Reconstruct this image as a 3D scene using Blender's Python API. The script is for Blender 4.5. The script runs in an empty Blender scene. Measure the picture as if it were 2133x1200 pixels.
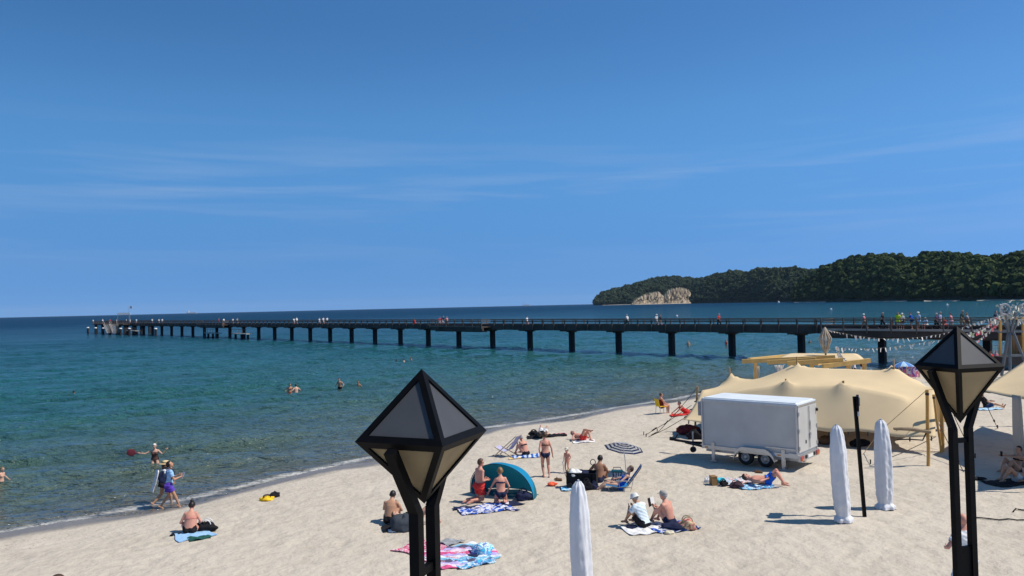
import bpy, math, random
import numpy as np
from mathutils import Vector, Matrix

random.seed(7)
rng = np.random.default_rng(11)
R = math.radians
SC = bpy.context.scene
COL = SC.collection

# ---------------------------------------------------------------- camera
F_PX, CAM_H = 1600.0, 6.9            # focal length in photograph pixels, eye height above the sea
PITCH, ROLL = math.atan(36.9/1600), 0.0226
cam_d = bpy.data.cameras.new('camera')
cam_d.sensor_width = 36.0
cam_d.lens = 36.0*F_PX/2133.0
cam_d.clip_start, cam_d.clip_end = 0.1, 90000
cam = bpy.data.objects.new('camera', cam_d)
COL.objects.link(cam)
_F = np.array((0, math.cos(PITCH), math.sin(PITCH)))
_U0 = np.array((0, -math.sin(PITCH), math.cos(PITCH)))
_R0 = np.array((1.0, 0, 0))
_Rt = math.cos(ROLL)*_R0-math.sin(ROLL)*_U0
_Up = math.sin(ROLL)*_R0+math.cos(ROLL)*_U0
cam.matrix_world = Matrix(((_Rt[0], _Up[0], -_F[0], 0), (_Rt[1], _Up[1], -_F[1], 0), (_Rt[2], _Up[2], -_F[2], CAM_H), (0, 0, 0, 1)))
SC.camera = cam

# ---------------------------------------------------------------- sky and sun
SKY_CURVE = [(0.7418, 1.35), (1.4, 1.0), (1.8842, 0.97)]   # gain, power for red, green, blue
SUN_EL, SUN_AZ = R(54), R(99)        # azimuth clockwise from +Y
world = bpy.data.worlds.new('World')
SC.world = world
world.use_nodes = True
wn = world.node_tree
wn.nodes.clear()
w_out = wn.nodes.new('ShaderNodeOutputWorld')
w_bg = wn.nodes.new('ShaderNodeBackground')
w_bg.inputs['Strength'].default_value = 0.085
sky = wn.nodes.new('ShaderNodeTexSky')
sky.sky_type = 'NISHITA'
sky.sun_disc = False
sky.sun_elevation, sky.sun_rotation = SUN_EL, SUN_AZ
sky.altitude, sky.air_density, sky.dust_density, sky.ozone_density = 0, 1.0, 0.0, 2.0
# clean sea air: the pale band Nishita puts at the horizon is lifted out of the look-up
s_tc = wn.nodes.new('ShaderNodeTexCoord'); s_map = wn.nodes.new('ShaderNodeMapping')
s_map.inputs['Scale'].default_value = (1, 1, 1.0); s_map.inputs['Location'].default_value = (0, 0, 0.28)
wn.links.new(s_tc.outputs['Generated'], s_map.inputs['Vector']); wn.links.new(s_map.outputs[0], sky.inputs['Vector'])
# deep clear-day blue of the photograph's colour rendering, the same curve for the whole dome
w_sepc = wn.nodes.new('ShaderNodeSeparateColor'); w_comb = wn.nodes.new('ShaderNodeCombineColor')
for ch, (gain, power) in enumerate(SKY_CURVE):
    pw = wn.nodes.new('ShaderNodeMath'); pw.operation = 'POWER'; pw.inputs[1].default_value = power
    ml_ = wn.nodes.new('ShaderNodeMath'); ml_.operation = 'MULTIPLY'; ml_.inputs[1].default_value = gain
    wn.links.new(w_sepc.outputs[ch], pw.inputs[0]); wn.links.new(pw.outputs[0], ml_.inputs[0]); wn.links.new(ml_.outputs[0], w_comb.inputs[ch])
# thin cirrus: streaky noise on the sky dome
w_tc = wn.nodes.new('ShaderNodeTexCoord')
w_map = wn.nodes.new('ShaderNodeMapping')
w_map.inputs['Scale'].default_value = (1.6, 1.6, 24)
w_map.inputs['Rotation'].default_value = (0, R(1.5), R(10))
w_no = wn.nodes.new('ShaderNodeTexNoise')
w_no.inputs['Scale'].default_value = 1.5
w_no.inputs['Detail'].default_value = 7
w_no.inputs['Roughness'].default_value = 0.55
w_no.inputs['Distortion'].default_value = 0.35
w_mr = wn.nodes.new('ShaderNodeMapRange')
w_mr.inputs['From Min'].default_value = 0.46
w_mr.inputs['From Max'].default_value = 0.80
w_mr.inputs['To Max'].default_value = 0.26
w_sep = wn.nodes.new('ShaderNodeSeparateXYZ')
w_band = wn.nodes.new('ShaderNodeValToRGB')
cr = w_band.color_ramp
cr.elements[0].position, cr.elements[0].color = 0.04, (0.05, 0.05, 0.05, 1)
cr.elements[1].position, cr.elements[1].color = 0.235, (0.0, 0.0, 0.0, 1)
e = cr.elements.new(0.10); e.color = (0.6, 0.6, 0.6, 1)
e = cr.elements.new(0.15); e.color = (1, 1, 1, 1)
e = cr.elements.new(0.18); e.color = (0.7, 0.7, 0.7, 1)
w_mul = wn.nodes.new('ShaderNodeMath'); w_mul.operation = 'MULTIPLY'
w_mix = wn.nodes.new('ShaderNodeMixRGB')
w_mix.inputs['Color2'].default_value = (8.0, 8.3, 9.0, 1)
L = wn.links.new
L(sky.outputs[0], w_sepc.inputs[0])
L(w_tc.outputs['Generated'], w_map.inputs['Vector']); L(w_map.outputs[0], w_no.inputs['Vector'])
L(w_no.outputs['Fac'], w_mr.inputs['Value'])
L(w_tc.outputs['Generated'], w_sep.inputs[0]); L(w_sep.outputs['Z'], w_band.inputs[0])
L(w_mr.outputs[0], w_mul.inputs[0]); L(w_band.outputs[0], w_mul.inputs[1])
L(w_mul.outputs[0], w_mix.inputs['Fac'])
# a broad thin veil of high haze, brightest about eleven degrees up
w_veil = wn.nodes.new('ShaderNodeValToRGB'); vr = w_veil.color_ramp; vr.interpolation = 'EASE'
vr.elements[0].position, vr.elements[0].color = 0.0, (0.0, 0.0, 0.0, 1)
vr.elements[1].position, vr.elements[1].color = 0.36, (0.0, 0.0, 0.0, 1)
e = vr.elements.new(0.18); e.color = (0.17, 0.17, 0.17, 1)
w_mix2 = wn.nodes.new('ShaderNodeMixRGB'); w_mix2.inputs['Color2'].default_value = (2.4, 7.4, 14.0, 1)
L(w_sep.outputs['Z'], w_veil.inputs[0]); L(w_veil.outputs[0], w_mix2.inputs['Fac']); L(w_comb.outputs[0], w_mix2.inputs['Color1'])
# unseen sky overhead tinted darker and less blue, to lessen blue fill in shadows
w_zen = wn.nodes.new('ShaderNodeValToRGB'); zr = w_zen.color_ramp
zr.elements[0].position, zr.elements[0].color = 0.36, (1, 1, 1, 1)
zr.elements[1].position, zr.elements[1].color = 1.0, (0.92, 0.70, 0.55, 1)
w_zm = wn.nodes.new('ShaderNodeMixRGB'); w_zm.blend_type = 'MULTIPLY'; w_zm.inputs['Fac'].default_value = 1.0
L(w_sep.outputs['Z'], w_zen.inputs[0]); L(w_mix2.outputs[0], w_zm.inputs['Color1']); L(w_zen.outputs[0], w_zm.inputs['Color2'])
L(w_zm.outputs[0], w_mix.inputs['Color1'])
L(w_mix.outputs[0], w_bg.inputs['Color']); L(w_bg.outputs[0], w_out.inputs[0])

sun_d = bpy.data.lights.new('sun', 'SUN')
sun_d.energy, sun_d.angle, sun_d.color = 4.9, R(0.53), (1.0, 0.93, 0.82)
sun = bpy.data.objects.new('sun', sun_d)
COL.objects.link(sun)
to_sun = Vector((math.sin(SUN_AZ)*math.cos(SUN_EL), math.cos(SUN_AZ)*math.cos(SUN_EL), math.sin(SUN_EL)))
sun.rotation_euler = to_sun.to_track_quat('Z', 'Y').to_euler()
sun.location = (30, -10, 60)

SC.view_settings.view_transform = 'Standard'
SC.view_settings.look = 'None'
SC.view_settings.gamma = 1
SC.view_settings.use_curve_mapping = False
SC.view_settings.exposure = 0.0

# ---------------------------------------------------------------- helpers
def ray(px, py):
    """direction of the photograph pixel, in world space"""
    v = _F*F_PX+_Rt*(px-1066.5)+_Up*(600-py)
    return v/np.linalg.norm(v)
def at_depth(px, py, Y):
    d = ray(px, py)
    t = Y/d[1]
    return np.array((d[0]*t, Y, CAM_H+d[2]*t))
def at_z(px, py, z):
    d = ray(px, py)
    t = (z-CAM_H)/d[2]
    return np.array((d[0]*t, d[1]*t, z))

SHORE = np.array([(-400, -320), (-120, -70), (-40, 4), (-16.2, 24.4), (-11.8, 28.6), (-6.8, 34.4), (-1.2, 43), (7.4, 50.6), (13, 55.8), (37, 72.6), (60, 86), (110, 112), (300, 260), (620, 760), (900, 900), (4000, 900)], float)
def shore_dist(x, y):
    """metres inland (+) or out to sea (-) from the waterline"""
    x = np.atleast_1d(np.asarray(x, float)); y = np.atleast_1d(np.asarray(y, float))
    best = np.full(x.shape, 1e18); sg = np.zeros(x.shape)
    for (ax, ay), (bx, by) in zip(SHORE[:-1], SHORE[1:]):
        dx, dy = bx-ax, by-ay
        t = np.clip(((x-ax)*dx+(y-ay)*dy)/(dx*dx+dy*dy), 0, 1)
        d = (x-ax-t*dx)**2+(y-ay-t*dy)**2
        s = (x-ax)*dy-(y-ay)*dx
        m = d < best
        best[m] = d[m]; sg[m] = s[m]
    return np.sqrt(best)*np.sign(sg)
def sand_z(x, y):
    s = shore_dist(x, y)
    s = s+0.5*np.sin(x*0.55+y*0.2)+0.3*np.sin(x*1.3-y*0.4)
    return np.where(s > 0, 0.45*(1-np.exp(-s/3.5))+0.012*s, 0.10*s)

def vnoise(x, y, seed=0):
    xi = np.floor(x).astype(np.int64); yi = np.floor(y).astype(np.int64)
    fx = x-xi; fy = y-yi
    fx = fx*fx*(3-2*fx); fy = fy*fy*(3-2*fy)
    def h(a, b):
        n = (a*374761393+b*668265263+seed*1274126177) & 0x7fffffff
        n = ((n ^ (n >> 13))*1274126177) & 0x7fffffff
        n = n ^ (n >> 16)
        return (n & 0xffff)/65535.0
    return (h(xi, yi)*(1-fx)+h(xi+1, yi)*fx)*(1-fy)+(h(xi, yi+1)*(1-fx)+h(xi+1, yi+1)*fx)*fy
def fbm(x, y, o=4, seed=0):
    a, s, t = 0.5, 0.0, 0.0
    for i in range(o):
        s = s+a*vnoise(x, y, seed+i*17); t += a
        x, y, a = x*2.03+3.1, y*2.03+1.7, a*0.5
    return s/t-0.5

def sand_full(x, y):
    """height of the trampled sand: dents and little heaps on the smooth beach"""
    x = np.atleast_1d(np.asarray(x, float)); y = np.atleast_1d(np.asarray(y, float))
    S = shore_dist(x, y); Z = sand_z(x, y)
    dry = np.clip((S-0.8)/2.5, 0, 1); near = np.clip((110-np.hypot(x, y))/40, 0, 1)
    f1 = np.abs(fbm(x*1.9, y*1.9, 3, 3)); f2 = fbm(x*0.35, y*0.35, 3, 5)
    d1 = np.clip(0.55-vnoise(x*2.3+fbm(x, y, 2, 8)*3, y*2.3, 21), 0, 1)**1.5
    return Z+dry*near*(0.085*(0.25-f1)+0.06*f2-0.12*d1)
def ground(px, py):
    """point of the sand under a photograph pixel"""
    z = 0.4
    for _ in range(12):
        p = at_z(px, py, z)
        z = float(sand_z(p[0], p[1])[0])
    p = at_z(px, py, z)
    p[2] = float(sand_full(p[0], p[1])[0])
    return p

def tag(o, label=None, cat=None, group=None, kind=None):
    if label: o['label'] = label
    if cat: o['category'] = cat
    if group: o['group'] = group
    if kind: o['kind'] = kind
    return o
def thing(name, label, cat, loc=(0, 0, 0), rz=0, group=None):
    o = bpy.data.objects.new(name, None)
    o.empty_display_size = 0.2
    COL.objects.link(o)
    o.location = loc; o.rotation_euler = (0, 0, rz)
    return tag(o, label, cat, group)
def copy_tree(o, parent=None):
    c = o.copy(); COL.objects.link(c); c.parent = parent
    for ch in list(o.children):
        copy_tree(ch, c)
    return c

def link(name, me, mat, parent=None, smooth=False):
    if mat and len(me.materials) == 0:
        for m in (mat if isinstance(mat, (list, tuple)) else [mat]):
            me.materials.append(m)
    if smooth:
        me.polygons.foreach_set('use_smooth', np.ones(len(me.polygons), dtype=bool))
    o = bpy.data.objects.new(name, me)
    COL.objects.link(o)
    o.parent = parent
    return o
def np_mesh(name, V, F):
    """fast mesh from arrays; F is (n,3) or (n,4)"""
    me = bpy.data.meshes.new(name)
    V = np.asarray(V, np.float32); F = np.asarray(F, np.int32)
    me.vertices.add(len(V)); me.vertices.foreach_set('co', V.ravel())
    n, k = F.shape
    me.loops.add(n*k); me.loops.foreach_set('vertex_index', F.ravel())
    me.polygons.add(n); me.polygons.foreach_set('loop_start', np.arange(0, n*k, k, dtype=np.int32))
    me.update(calc_edges=True); me.validate()
    return me
def unit(v):
    v = np.asarray(v, float); n = np.linalg.norm(v)
    return v/n if n > 1e-9 else v
def frame(d, hint=(0, 0, 1)):
    d = unit(d); h = np.asarray(hint, float)
    if abs(np.dot(d, unit(h))) > 0.98: h = np.array((0, 1.0, 0)) if abs(d[1]) < 0.9 else np.array((1.0, 0, 0))
    a = unit(np.cross(h, d)); b = np.cross(d, a)
    return a, b, d
class MB:
    """collects shapes; build() links them as ONE mesh object"""
    def __init__(s): s.v = []; s.f = []; s.m = []; s.mi = 0
    def add(s, vs, fs):
        o = len(s.v)
        s.v += [tuple(map(float, p)) for p in vs]
        s.f += [tuple(i+o for i in f) for f in fs]; s.m += [s.mi]*len(fs)
        return s
    def box(s, c, size, rz=0, axes=None, taper=1.0):
        hx, hy, hz = size[0]/2, size[1]/2, size[2]/2
        if axes is None:
            axes = ((math.cos(rz), math.sin(rz), 0), (-math.sin(rz), math.cos(rz), 0), (0, 0, 1))
        A = np.array(axes, float); c = np.asarray(c, float)
        vs = []
        for z in (-1, 1):
            k = taper if z > 0 else 1
            for x, y in ((-1, -1), (1, -1), (1, 1), (-1, 1)):
                vs.append(c+A[0]*x*hx*k+A[1]*y*hy*k+A[2]*z*hz)
        return s.add(vs, [(0, 3, 2, 1), (4, 5, 6, 7), (0, 1, 5, 4), (1, 2, 6, 5), (2, 3, 7, 6), (3, 0, 4, 7)])
    def bar(s, a, b, w, h=None, hint=(0, 0, 1)):
        a = np.asarray(a, float); b = np.asarray(b, float); h = h or w
        x, y, d = frame(b-a, hint)
        return s.box((a+b)/2, (w, h, np.linalg.norm(b-a)), axes=(x, y, d))
    def tube(s, pts, rad, n=8, cap=True):
        pts = [np.asarray(p, float) for p in pts]
        if not isinstance(rad, (list, tuple, np.ndarray)): rad = [rad]*len(pts)
        vs, fs = [], []; prev = None
        for i, p in enumerate(pts):
            d = pts[min(i+1, len(pts)-1)]-pts[max(i-1, 0)]
            if prev is None: x, y, _ = frame(d)
            else:
                d = unit(d); x = unit(prev-d*np.dot(prev, d)); y = np.cross(d, x)
            prev = x
            for k in range(n):
                t = 2*math.pi*k/n
                vs.append(p+(x*math.cos(t)+y*math.sin(t))*rad[i])
        for i in range(len(pts)-1):
            for k in range(n):
                fs.append((i*n+k, i*n+(k+1) % n, (i+1)*n+(k+1) % n, (i+1)*n+k))
        if cap:
            fs.append(tuple(range(n-1, -1, -1))); fs.append(tuple((len(pts)-1)*n+k for k in range(n)))
        return s.add(vs, fs)
    def lathe(s, prof, n=24, c=(0, 0, 0), wob=None, cap=True):
        vs, fs = [], []
        for i, (r, z) in enumerate(prof):
            for k in range(n):
                t = 2*math.pi*k/n
                rr = r*(wob(t, z) if wob else 1)
                vs.append((c[0]+rr*math.cos(t), c[1]+rr*math.sin(t), c[2]+z))
        for i in range(len(prof)-1):
            for k in range(n):
                fs.append((i*n+k, i*n+(k+1) % n, (i+1)*n+(k+1) % n, (i+1)*n+k))
        if cap:
            fs.append(tuple(range(n-1, -1, -1))); fs.append(tuple((len(prof)-1)*n+k for k in range(n)))
        return s.add(vs, fs)
    def ball(s, c, r, n=12, m=8, axes=None):
        r = (r, r, r) if not isinstance(r, (tuple, list)) else r
        A = np.array(axes if axes is not None else ((1, 0, 0), (0, 1, 0), (0, 0, 1)), float)
        c = np.asarray(c, float)
        vs = [c-A[2]*r[2]]; fs = []
        for i in range(1, m):
            ph = math.pi*i/m-math.pi/2
            for k in range(n):
                t = 2*math.pi*k/n
                vs.append(c+A[0]*r[0]*math.cos(ph)*math.cos(t)+A[1]*r[1]*math.cos(ph)*math.sin(t)+A[2]*r[2]*math.sin(ph))
        vs.append(c+A[2]*r[2]); T = len(vs)-1
        for k in range(n):
            fs.append((0, 1+(k+1) % n, 1+k)); fs.append((T, 1+(m-2)*n+k, 1+(m-2)*n+(k+1) % n))
        for i in range(m-2):
            for k in range(n):
                fs.append((1+i*n+k, 1+i*n+(k+1) % n, 1+(i+1)*n+(k+1) % n, 1+(i+1)*n+k))
        return s.add(vs, fs)
    def grid(s, P):
        """P: array (rows, cols, 3)"""
        P = np.asarray(P, float); r, c = P.shape[:2]
        return s.add(P.reshape(-1, 3), [(i*c+j, i*c+j+1, (i+1)*c+j+1, (i+1)*c+j) for i in range(r-1) for j in range(c-1)])
    def slab(s, P, th):
        """closed sheet of thickness th under the grid P"""
        P = np.asarray(P, float); r, c = P.shape[:2]
        Q = P.copy(); Q[..., 2] -= th
        n = r*c
        fs = [(i*c+j, i*c+j+1, (i+1)*c+j+1, (i+1)*c+j) for i in range(r-1) for j in range(c-1)]
        fs += [tuple(n+k for k in reversed(f)) for f in fs]
        edge = [(0, j) for j in range(c)]+[(i, c-1) for i in range(1, r)]+[(r-1, j) for j in range(c-2, -1, -1)]+[(i, 0) for i in range(r-2, 0, -1)]
        ids = [i*c+j for i, j in edge]
        for a, b in zip(ids, ids[1:]+ids[:1]): fs.append((b, a, n+a, n+b))
        return s.add(np.concatenate([P.reshape(-1, 3), Q.reshape(-1, 3)]), fs)
    def build(s, name, mat, parent=None, smooth=False):
        me = bpy.data.meshes.new(name)
        me.from_pydata(s.v, [], s.f)
        for m in (mat if isinstance(mat, (list, tuple)) else [mat]): me.materials.append(m)
        if s.mi: me.polygons.foreach_set('material_index', np.array(s.m, np.int32))
        me.update()
        return link(name, me, None, parent, smooth)

# ---------------------------------------------------------------- materials
MATS = {}
def mat(name, col, rough=0.7, var=0.12, vscale=6.0, bump=0.0, bscale=40.0, metal=0.0, spec=0.4, trans=0.0, col2=None, stretch=None, sub=0.0):
    """procedural material: base colour broken up by noise, optional fine relief"""
    if name in MATS: return MATS[name]
    m = bpy.data.materials.new(name); m.use_nodes = True
    nt = m.node_tree; b = nt.nodes['Principled BSDF']
    b.inputs['Roughness'].default_value = rough
    b.inputs['Metallic'].default_value = metal
    b.inputs['Specular IOR Level'].default_value = spec
    tc = nt.nodes.new('ShaderNodeTexCoord'); src = tc.outputs['Object']
    if stretch:
        mp = nt.nodes.new('ShaderNodeMapping'); mp.inputs['Scale'].default_value = stretch
        nt.links.new(src, mp.inputs[0]); src = mp.outputs[0]
    n = nt.nodes.new('ShaderNodeTexNoise'); n.inputs['Scale'].default_value = vscale; n.inputs['Detail'].default_value = 5
    nt.links.new(src, n.inputs['Vector'])
    r = nt.nodes.new('ShaderNodeValToRGB')
    c1 = tuple(max(0, c*(1-var)) for c in col); c2 = col2 or tuple(min(1, c*(1+var)) for c in col)
    r.color_ramp.elements[0].position = 0.32; r.color_ramp.elements[0].color = (*c1, 1)
    r.color_ramp.elements[1].position = 0.68; r.color_ramp.elements[1].color = (*c2, 1)
    nt.links.new(n.outputs['Fac'], r.inputs[0]); nt.links.new(r.outputs[0], b.inputs['Base Color'])
    if bump:
        n2 = nt.nodes.new('ShaderNodeTexNoise'); n2.inputs['Scale'].default_value = bscale; n2.inputs['Detail'].default_value = 4
        nt.links.new(src, n2.inputs['Vector'])
        bp = nt.nodes.new('ShaderNodeBump'); bp.inputs['Strength'].default_value = bump; bp.inputs['Distance'].default_value = 0.02
        nt.links.new(n2.outputs['Fac'], bp.inputs['Height']); nt.links.new(bp.outputs[0], b.inputs['Normal'])
    if trans:
        t = nt.nodes.new('ShaderNodeBsdfTranslucent'); nt.links.new(r.outputs[0], t.inputs[0])
        mx = nt.nodes.new('ShaderNodeMixShader'); mx.inputs[0].default_value = trans
        nt.links.new(b.outputs[0], mx.inputs[1]); nt.links.new(t.outputs[0], mx.inputs[2])
        nt.links.new(mx.outputs[0], nt.nodes['Material Output'].inputs[0])
    MATS[name] = m
    return m
def stripes(name, cols, axis=0, period=0.3, rough=0.85, noise=0.04, kind='CONST'):
    """woven cloth with stripes across one object axis"""
    if name in MATS: return MATS[name]
    m = bpy.data.materials.new(name); m.use_nodes = True
    nt = m.node_tree; b = nt.nodes['Principled BSDF']; b.inputs['Roughness'].default_value = rough
    b.inputs['Specular IOR Level'].default_value = 0.2
    tc = nt.nodes.new('ShaderNodeTexCoord'); sp = nt.nodes.new('ShaderNodeSeparateXYZ')
    nt.links.new(tc.outputs['Object'], sp.inputs[0])
    n = nt.nodes.new('ShaderNodeTexNoise'); n.inputs['Scale'].default_value = 5; nt.links.new(tc.outputs['Object'], n.inputs['Vector'])
    ma = nt.nodes.new('ShaderNodeMath'); ma.operation = 'MULTIPLY_ADD'; ma.inputs[1].default_value = noise*4
    nt.links.new(n.outputs['Fac'], ma.inputs[0]); nt.links.new(sp.outputs[axis], ma.inputs[2])
    dv = nt.nodes.new('ShaderNodeMath'); dv.operation = 'DIVIDE'; dv.inputs[1].default_value = period
    nt.links.new(ma.outputs[0], dv.inputs[0])
    fr = nt.nodes.new('ShaderNodeMath'); fr.operation = 'FRACT'; nt.links.new(dv.outputs[0], fr.inputs[0])
    r = nt.nodes.new('ShaderNodeValToRGB'); r.color_ramp.interpolation = 'CONSTANT' if kind == 'CONST' else 'LINEAR'
    k = len(cols)
    r.color_ramp.elements[0].position = 0; r.color_ramp.elements[0].color = (*cols[0], 1)
    r.color_ramp.elements[1].position = 1/k; r.color_ramp.elements[1].color = (*cols[1], 1)
    for i in range(2, k):
        e = r.color_ramp.elements.new(i/k); e.color = (*cols[i], 1)
    nt.links.new(fr.outputs[0], r.inputs[0]); nt.links.new(r.outputs[0], b.inputs['Base Color'])
    MATS[name] = m
    return m
def blotches(name, cols, scale=6.0, rough=0.9):
    """printed cloth: irregular cells in several colours"""
    if name in MATS: return MATS[name]
    m = bpy.data.materials.new(name); m.use_nodes = True
    nt = m.node_tree; b = nt.nodes['Principled BSDF']; b.inputs['Roughness'].default_value = rough
    b.inputs['Specular IOR Level'].default_value = 0.2
    tc = nt.nodes.new('ShaderNodeTexCoord')
    n = nt.nodes.new('ShaderNodeTexNoise'); n.inputs['Scale'].default_value = scale; n.inputs['Detail'].default_value = 2; n.inputs['Distortion'].default_value = 1.2
    nt.links.new(tc.outputs['Object'], n.inputs['Vector'])
    r = nt.nodes.new('ShaderNodeValToRGB'); r.color_ramp.interpolation = 'CONSTANT'
    k = len(cols)
    r.color_ramp.elements[0].position = 0; r.color_ramp.elements[0].color = (*cols[0], 1)
    r.color_ramp.elements[1].position = 0.34; r.color_ramp.elements[1].color = (*cols[1], 1)
    for i in range(2, k):
        e = r.color_ramp.elements.new(0.34+0.34*(i-1)/(k-1)); e.color = (*cols[i], 1)
    nt.links.new(n.outputs['Fac'], r.inputs[0]); nt.links.new(r.outputs[0], b.inputs['Base Color'])
    MATS[name] = m
    return m
def node(nt, kind, **kw):
    n = nt.nodes.new(kind)
    for k, v in kw.items():
        if k in n.inputs: n.inputs[k].default_value = v
        else: setattr(n, k, v)
    return n
def ramp(nt, stops, interp='LINEAR'):
    r = nt.nodes.new('ShaderNodeValToRGB'); cr = r.color_ramp; cr.interpolation = interp
    cr.elements[0].position = stops[0][0]; cr.elements[0].color = (*stops[0][1], 1)
    cr.elements[1].position = stops[-1][0]; cr.elements[1].color = (*stops[-1][1], 1)
    for p, c in stops[1:-1]:
        e = cr.elements.new(p); e.color = (*c, 1)
    return r
# ================================================================ SETTING
def polar(az0, az1, na, radii):
    az = np.radians(np.linspace(az0, az1, na)); r = np.asarray(radii)
    Rr, A = np.meshgrid(r, az, indexing='ij')
    X, Y = Rr*np.sin(A), Rr*np.cos(A)
    nr = len(r)
    i, j = np.meshgrid(np.arange(nr-1), np.arange(na-1), indexing='ij')
    Fq = np.stack([i*na+j, (i+1)*na+j, (i+1)*na+j+1, i*na+j+1], -1).reshape(-1, 4)[:, ::-1]
    return X.ravel(), Y.ravel(), Fq
def prune(V, F, keepv):
    F = F[keepv[F].any(1)]
    used = np.unique(F); mp = np.full(len(V), -1); mp[used] = np.arange(len(used))
    return V[used], mp[F], used
def set_attr(me, name, vals):
    a = me.attributes.new(name, 'FLOAT', 'POINT'); a.data.foreach_set('value', np.asarray(vals, np.float32))

# ---- sand
rad = np.concatenate([np.linspace(2, 14, 14), 14*1.0052**np.arange(1, 460), 155*1.06**np.arange(1, 45)])
X, Y, Fq = polar(-95, 95, 640, rad)
S = shore_dist(X, Y)
Z = sand_full(X, Y)
V = np.stack([X, Y, Z], 1)
V, Fq, used = prune(V, Fq, S > -9)
me = np_mesh('sand_beach', V, Fq); set_attr(me, 'shore', S[used])
m = bpy.data.materials.new('beach_sand'); m.use_nodes = True; MATS['sand'] = m
nt = m.node_tree; b = nt.nodes['Principled BSDF']
b.inputs['Specular IOR Level'].default_value = 0.25
at = node(nt, 'ShaderNodeAttribute', attribute_name='shore')
tc = node(nt, 'ShaderNodeTexCoord')
n1 = node(nt, 'ShaderNodeTexNoise', Scale=0.35, Detail=6, Roughness=0.6)
n2 = node(nt, 'ShaderNodeTexNoise', Scale=55.0, Detail=3)
n3 = node(nt, 'ShaderNodeTexNoise', Scale=2.3, Detail=4, Roughness=0.55)
for q in (n1, n2, n3): nt.links.new(tc.outputs['Object'], q.inputs['Vector'])
c1 = ramp(nt, [(0.3, (0.492, 0.437, 0.362)), (0.7, (0.55, 0.492, 0.413))])
nt.links.new(n1.outputs['Fac'], c1.inputs[0])
c2 = ramp(nt, [(0.33, (0.74, 0.72, 0.70)), (0.50, (0.97, 0.97, 0.97)), (0.8, (1, 1, 1))])
nt.links.new(n3.outputs['Fac'], c2.inputs[0])
mu = node(nt, 'ShaderNodeMixRGB', blend_type='MULTIPLY', Fac=0.4)
nt.links.new(c1.outputs[0], mu.inputs['Color1']); nt.links.new(c2.outputs[0], mu.inputs['Color2'])
# wet strip along the waterline
ad = node(nt, 'ShaderNodeMath', operation='MULTIPLY_ADD'); ad.inputs[1].default_value = 1.6
nt.links.new(n1.outputs['Fac'], ad.inputs[0]); nt.links.new(at.outputs['Fac'], ad.inputs[2])
wet = node(nt, 'ShaderNodeMapRange'); wet.inputs['From Min'].default_value = 1.5; wet.inputs['From Max'].default_value = 2.2
nt.links.new(ad.outputs[0], wet.inputs['Value'])
mw = node(nt, 'ShaderNodeMixRGB'); mw.inputs['Color1'].default_value = (0.20, 0.175, 0.15, 1)
nt.links.new(wet.outputs[0], mw.inputs['Fac']); nt.links.new(mu.outputs[0], mw.inputs['Color2'])
# weed and shell fragments washed up just above the wet sand
n4 = node(nt, 'ShaderNodeTexNoise', Scale=9.0, Detail=3, Roughness=0.7); nt.links.new(tc.outputs['Object'], n4.inputs['Vector'])
dr = ramp(nt, [(0.0, (0, 0, 0)), (0.10, (0, 0, 0)), (0.22, (1, 1, 1)), (0.42, (0.25, 0.25, 0.25)), (0.65, (0, 0, 0))])
dv = node(nt, 'ShaderNodeMath', operation='DIVIDE'); dv.inputs[1].default_value = 10.0
nt.links.new(at.outputs['Fac'], dv.inputs[0]); nt.links.new(dv.outputs[0], dr.inputs[0])
th = node(nt, 'ShaderNodeMapRange'); th.inputs['From Min'].default_value = 0.60; th.inputs['From Max'].default_value = 0.68
nt.links.new(n4.outputs['Fac'], th.inputs['Value'])
ml = node(nt, 'ShaderNodeMath', operation='MULTIPLY'); nt.links.new(th.outputs[0], ml.inputs[0]); nt.links.new(dr.outputs[0], ml.inputs[1])
md = node(nt, 'ShaderNodeMixRGB'); md.inputs['Color2'].default_value = (0.17, 0.14, 0.11, 1)
nt.links.new(ml.outputs[0], md.inputs['Fac']); nt.links.new(mw.outputs[0], md.inputs['Color1'])
nt.links.new(md.outputs[0], b.inputs['Base Color'])
rr = node(nt, 'ShaderNodeMapRange'); rr.inputs['To Min'].default_value = 0.35; rr.inputs['To Max'].default_value = 0.95
nt.links.new(wet.outputs[0], rr.inputs['Value']); nt.links.new(rr.outputs[0], b.inputs['Roughness'])
n5 = node(nt, 'ShaderNodeTexNoise', Scale=6.0, Detail=3, Roughness=0.5); nt.links.new(tc.outputs['Object'], n5.inputs['Vector'])
bp0 = node(nt, 'ShaderNodeBump', Strength=0.5, Distance=0.05); nt.links.new(n5.outputs['Fac'], bp0.inputs['Height'])
bp = node(nt, 'ShaderNodeBump', Strength=0.75, Distance=0.14); nt.links.new(bp0.outputs[0], bp.inputs['Normal']); nt.links.new(n3.outputs['Fac'], bp.inputs['Height'])
bp2 = node(nt, 'ShaderNodeBump', Strength=0.25, Distance=0.01); nt.links.new(n2.outputs['Fac'], bp2.inputs['Height']); nt.links.new(bp.outputs[0], bp2.inputs['Normal'])
nt.links.new(bp2.outputs[0], b.inputs['Normal'])
tag(link('sand_beach', me, m, smooth=True), kind='structure')

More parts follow.
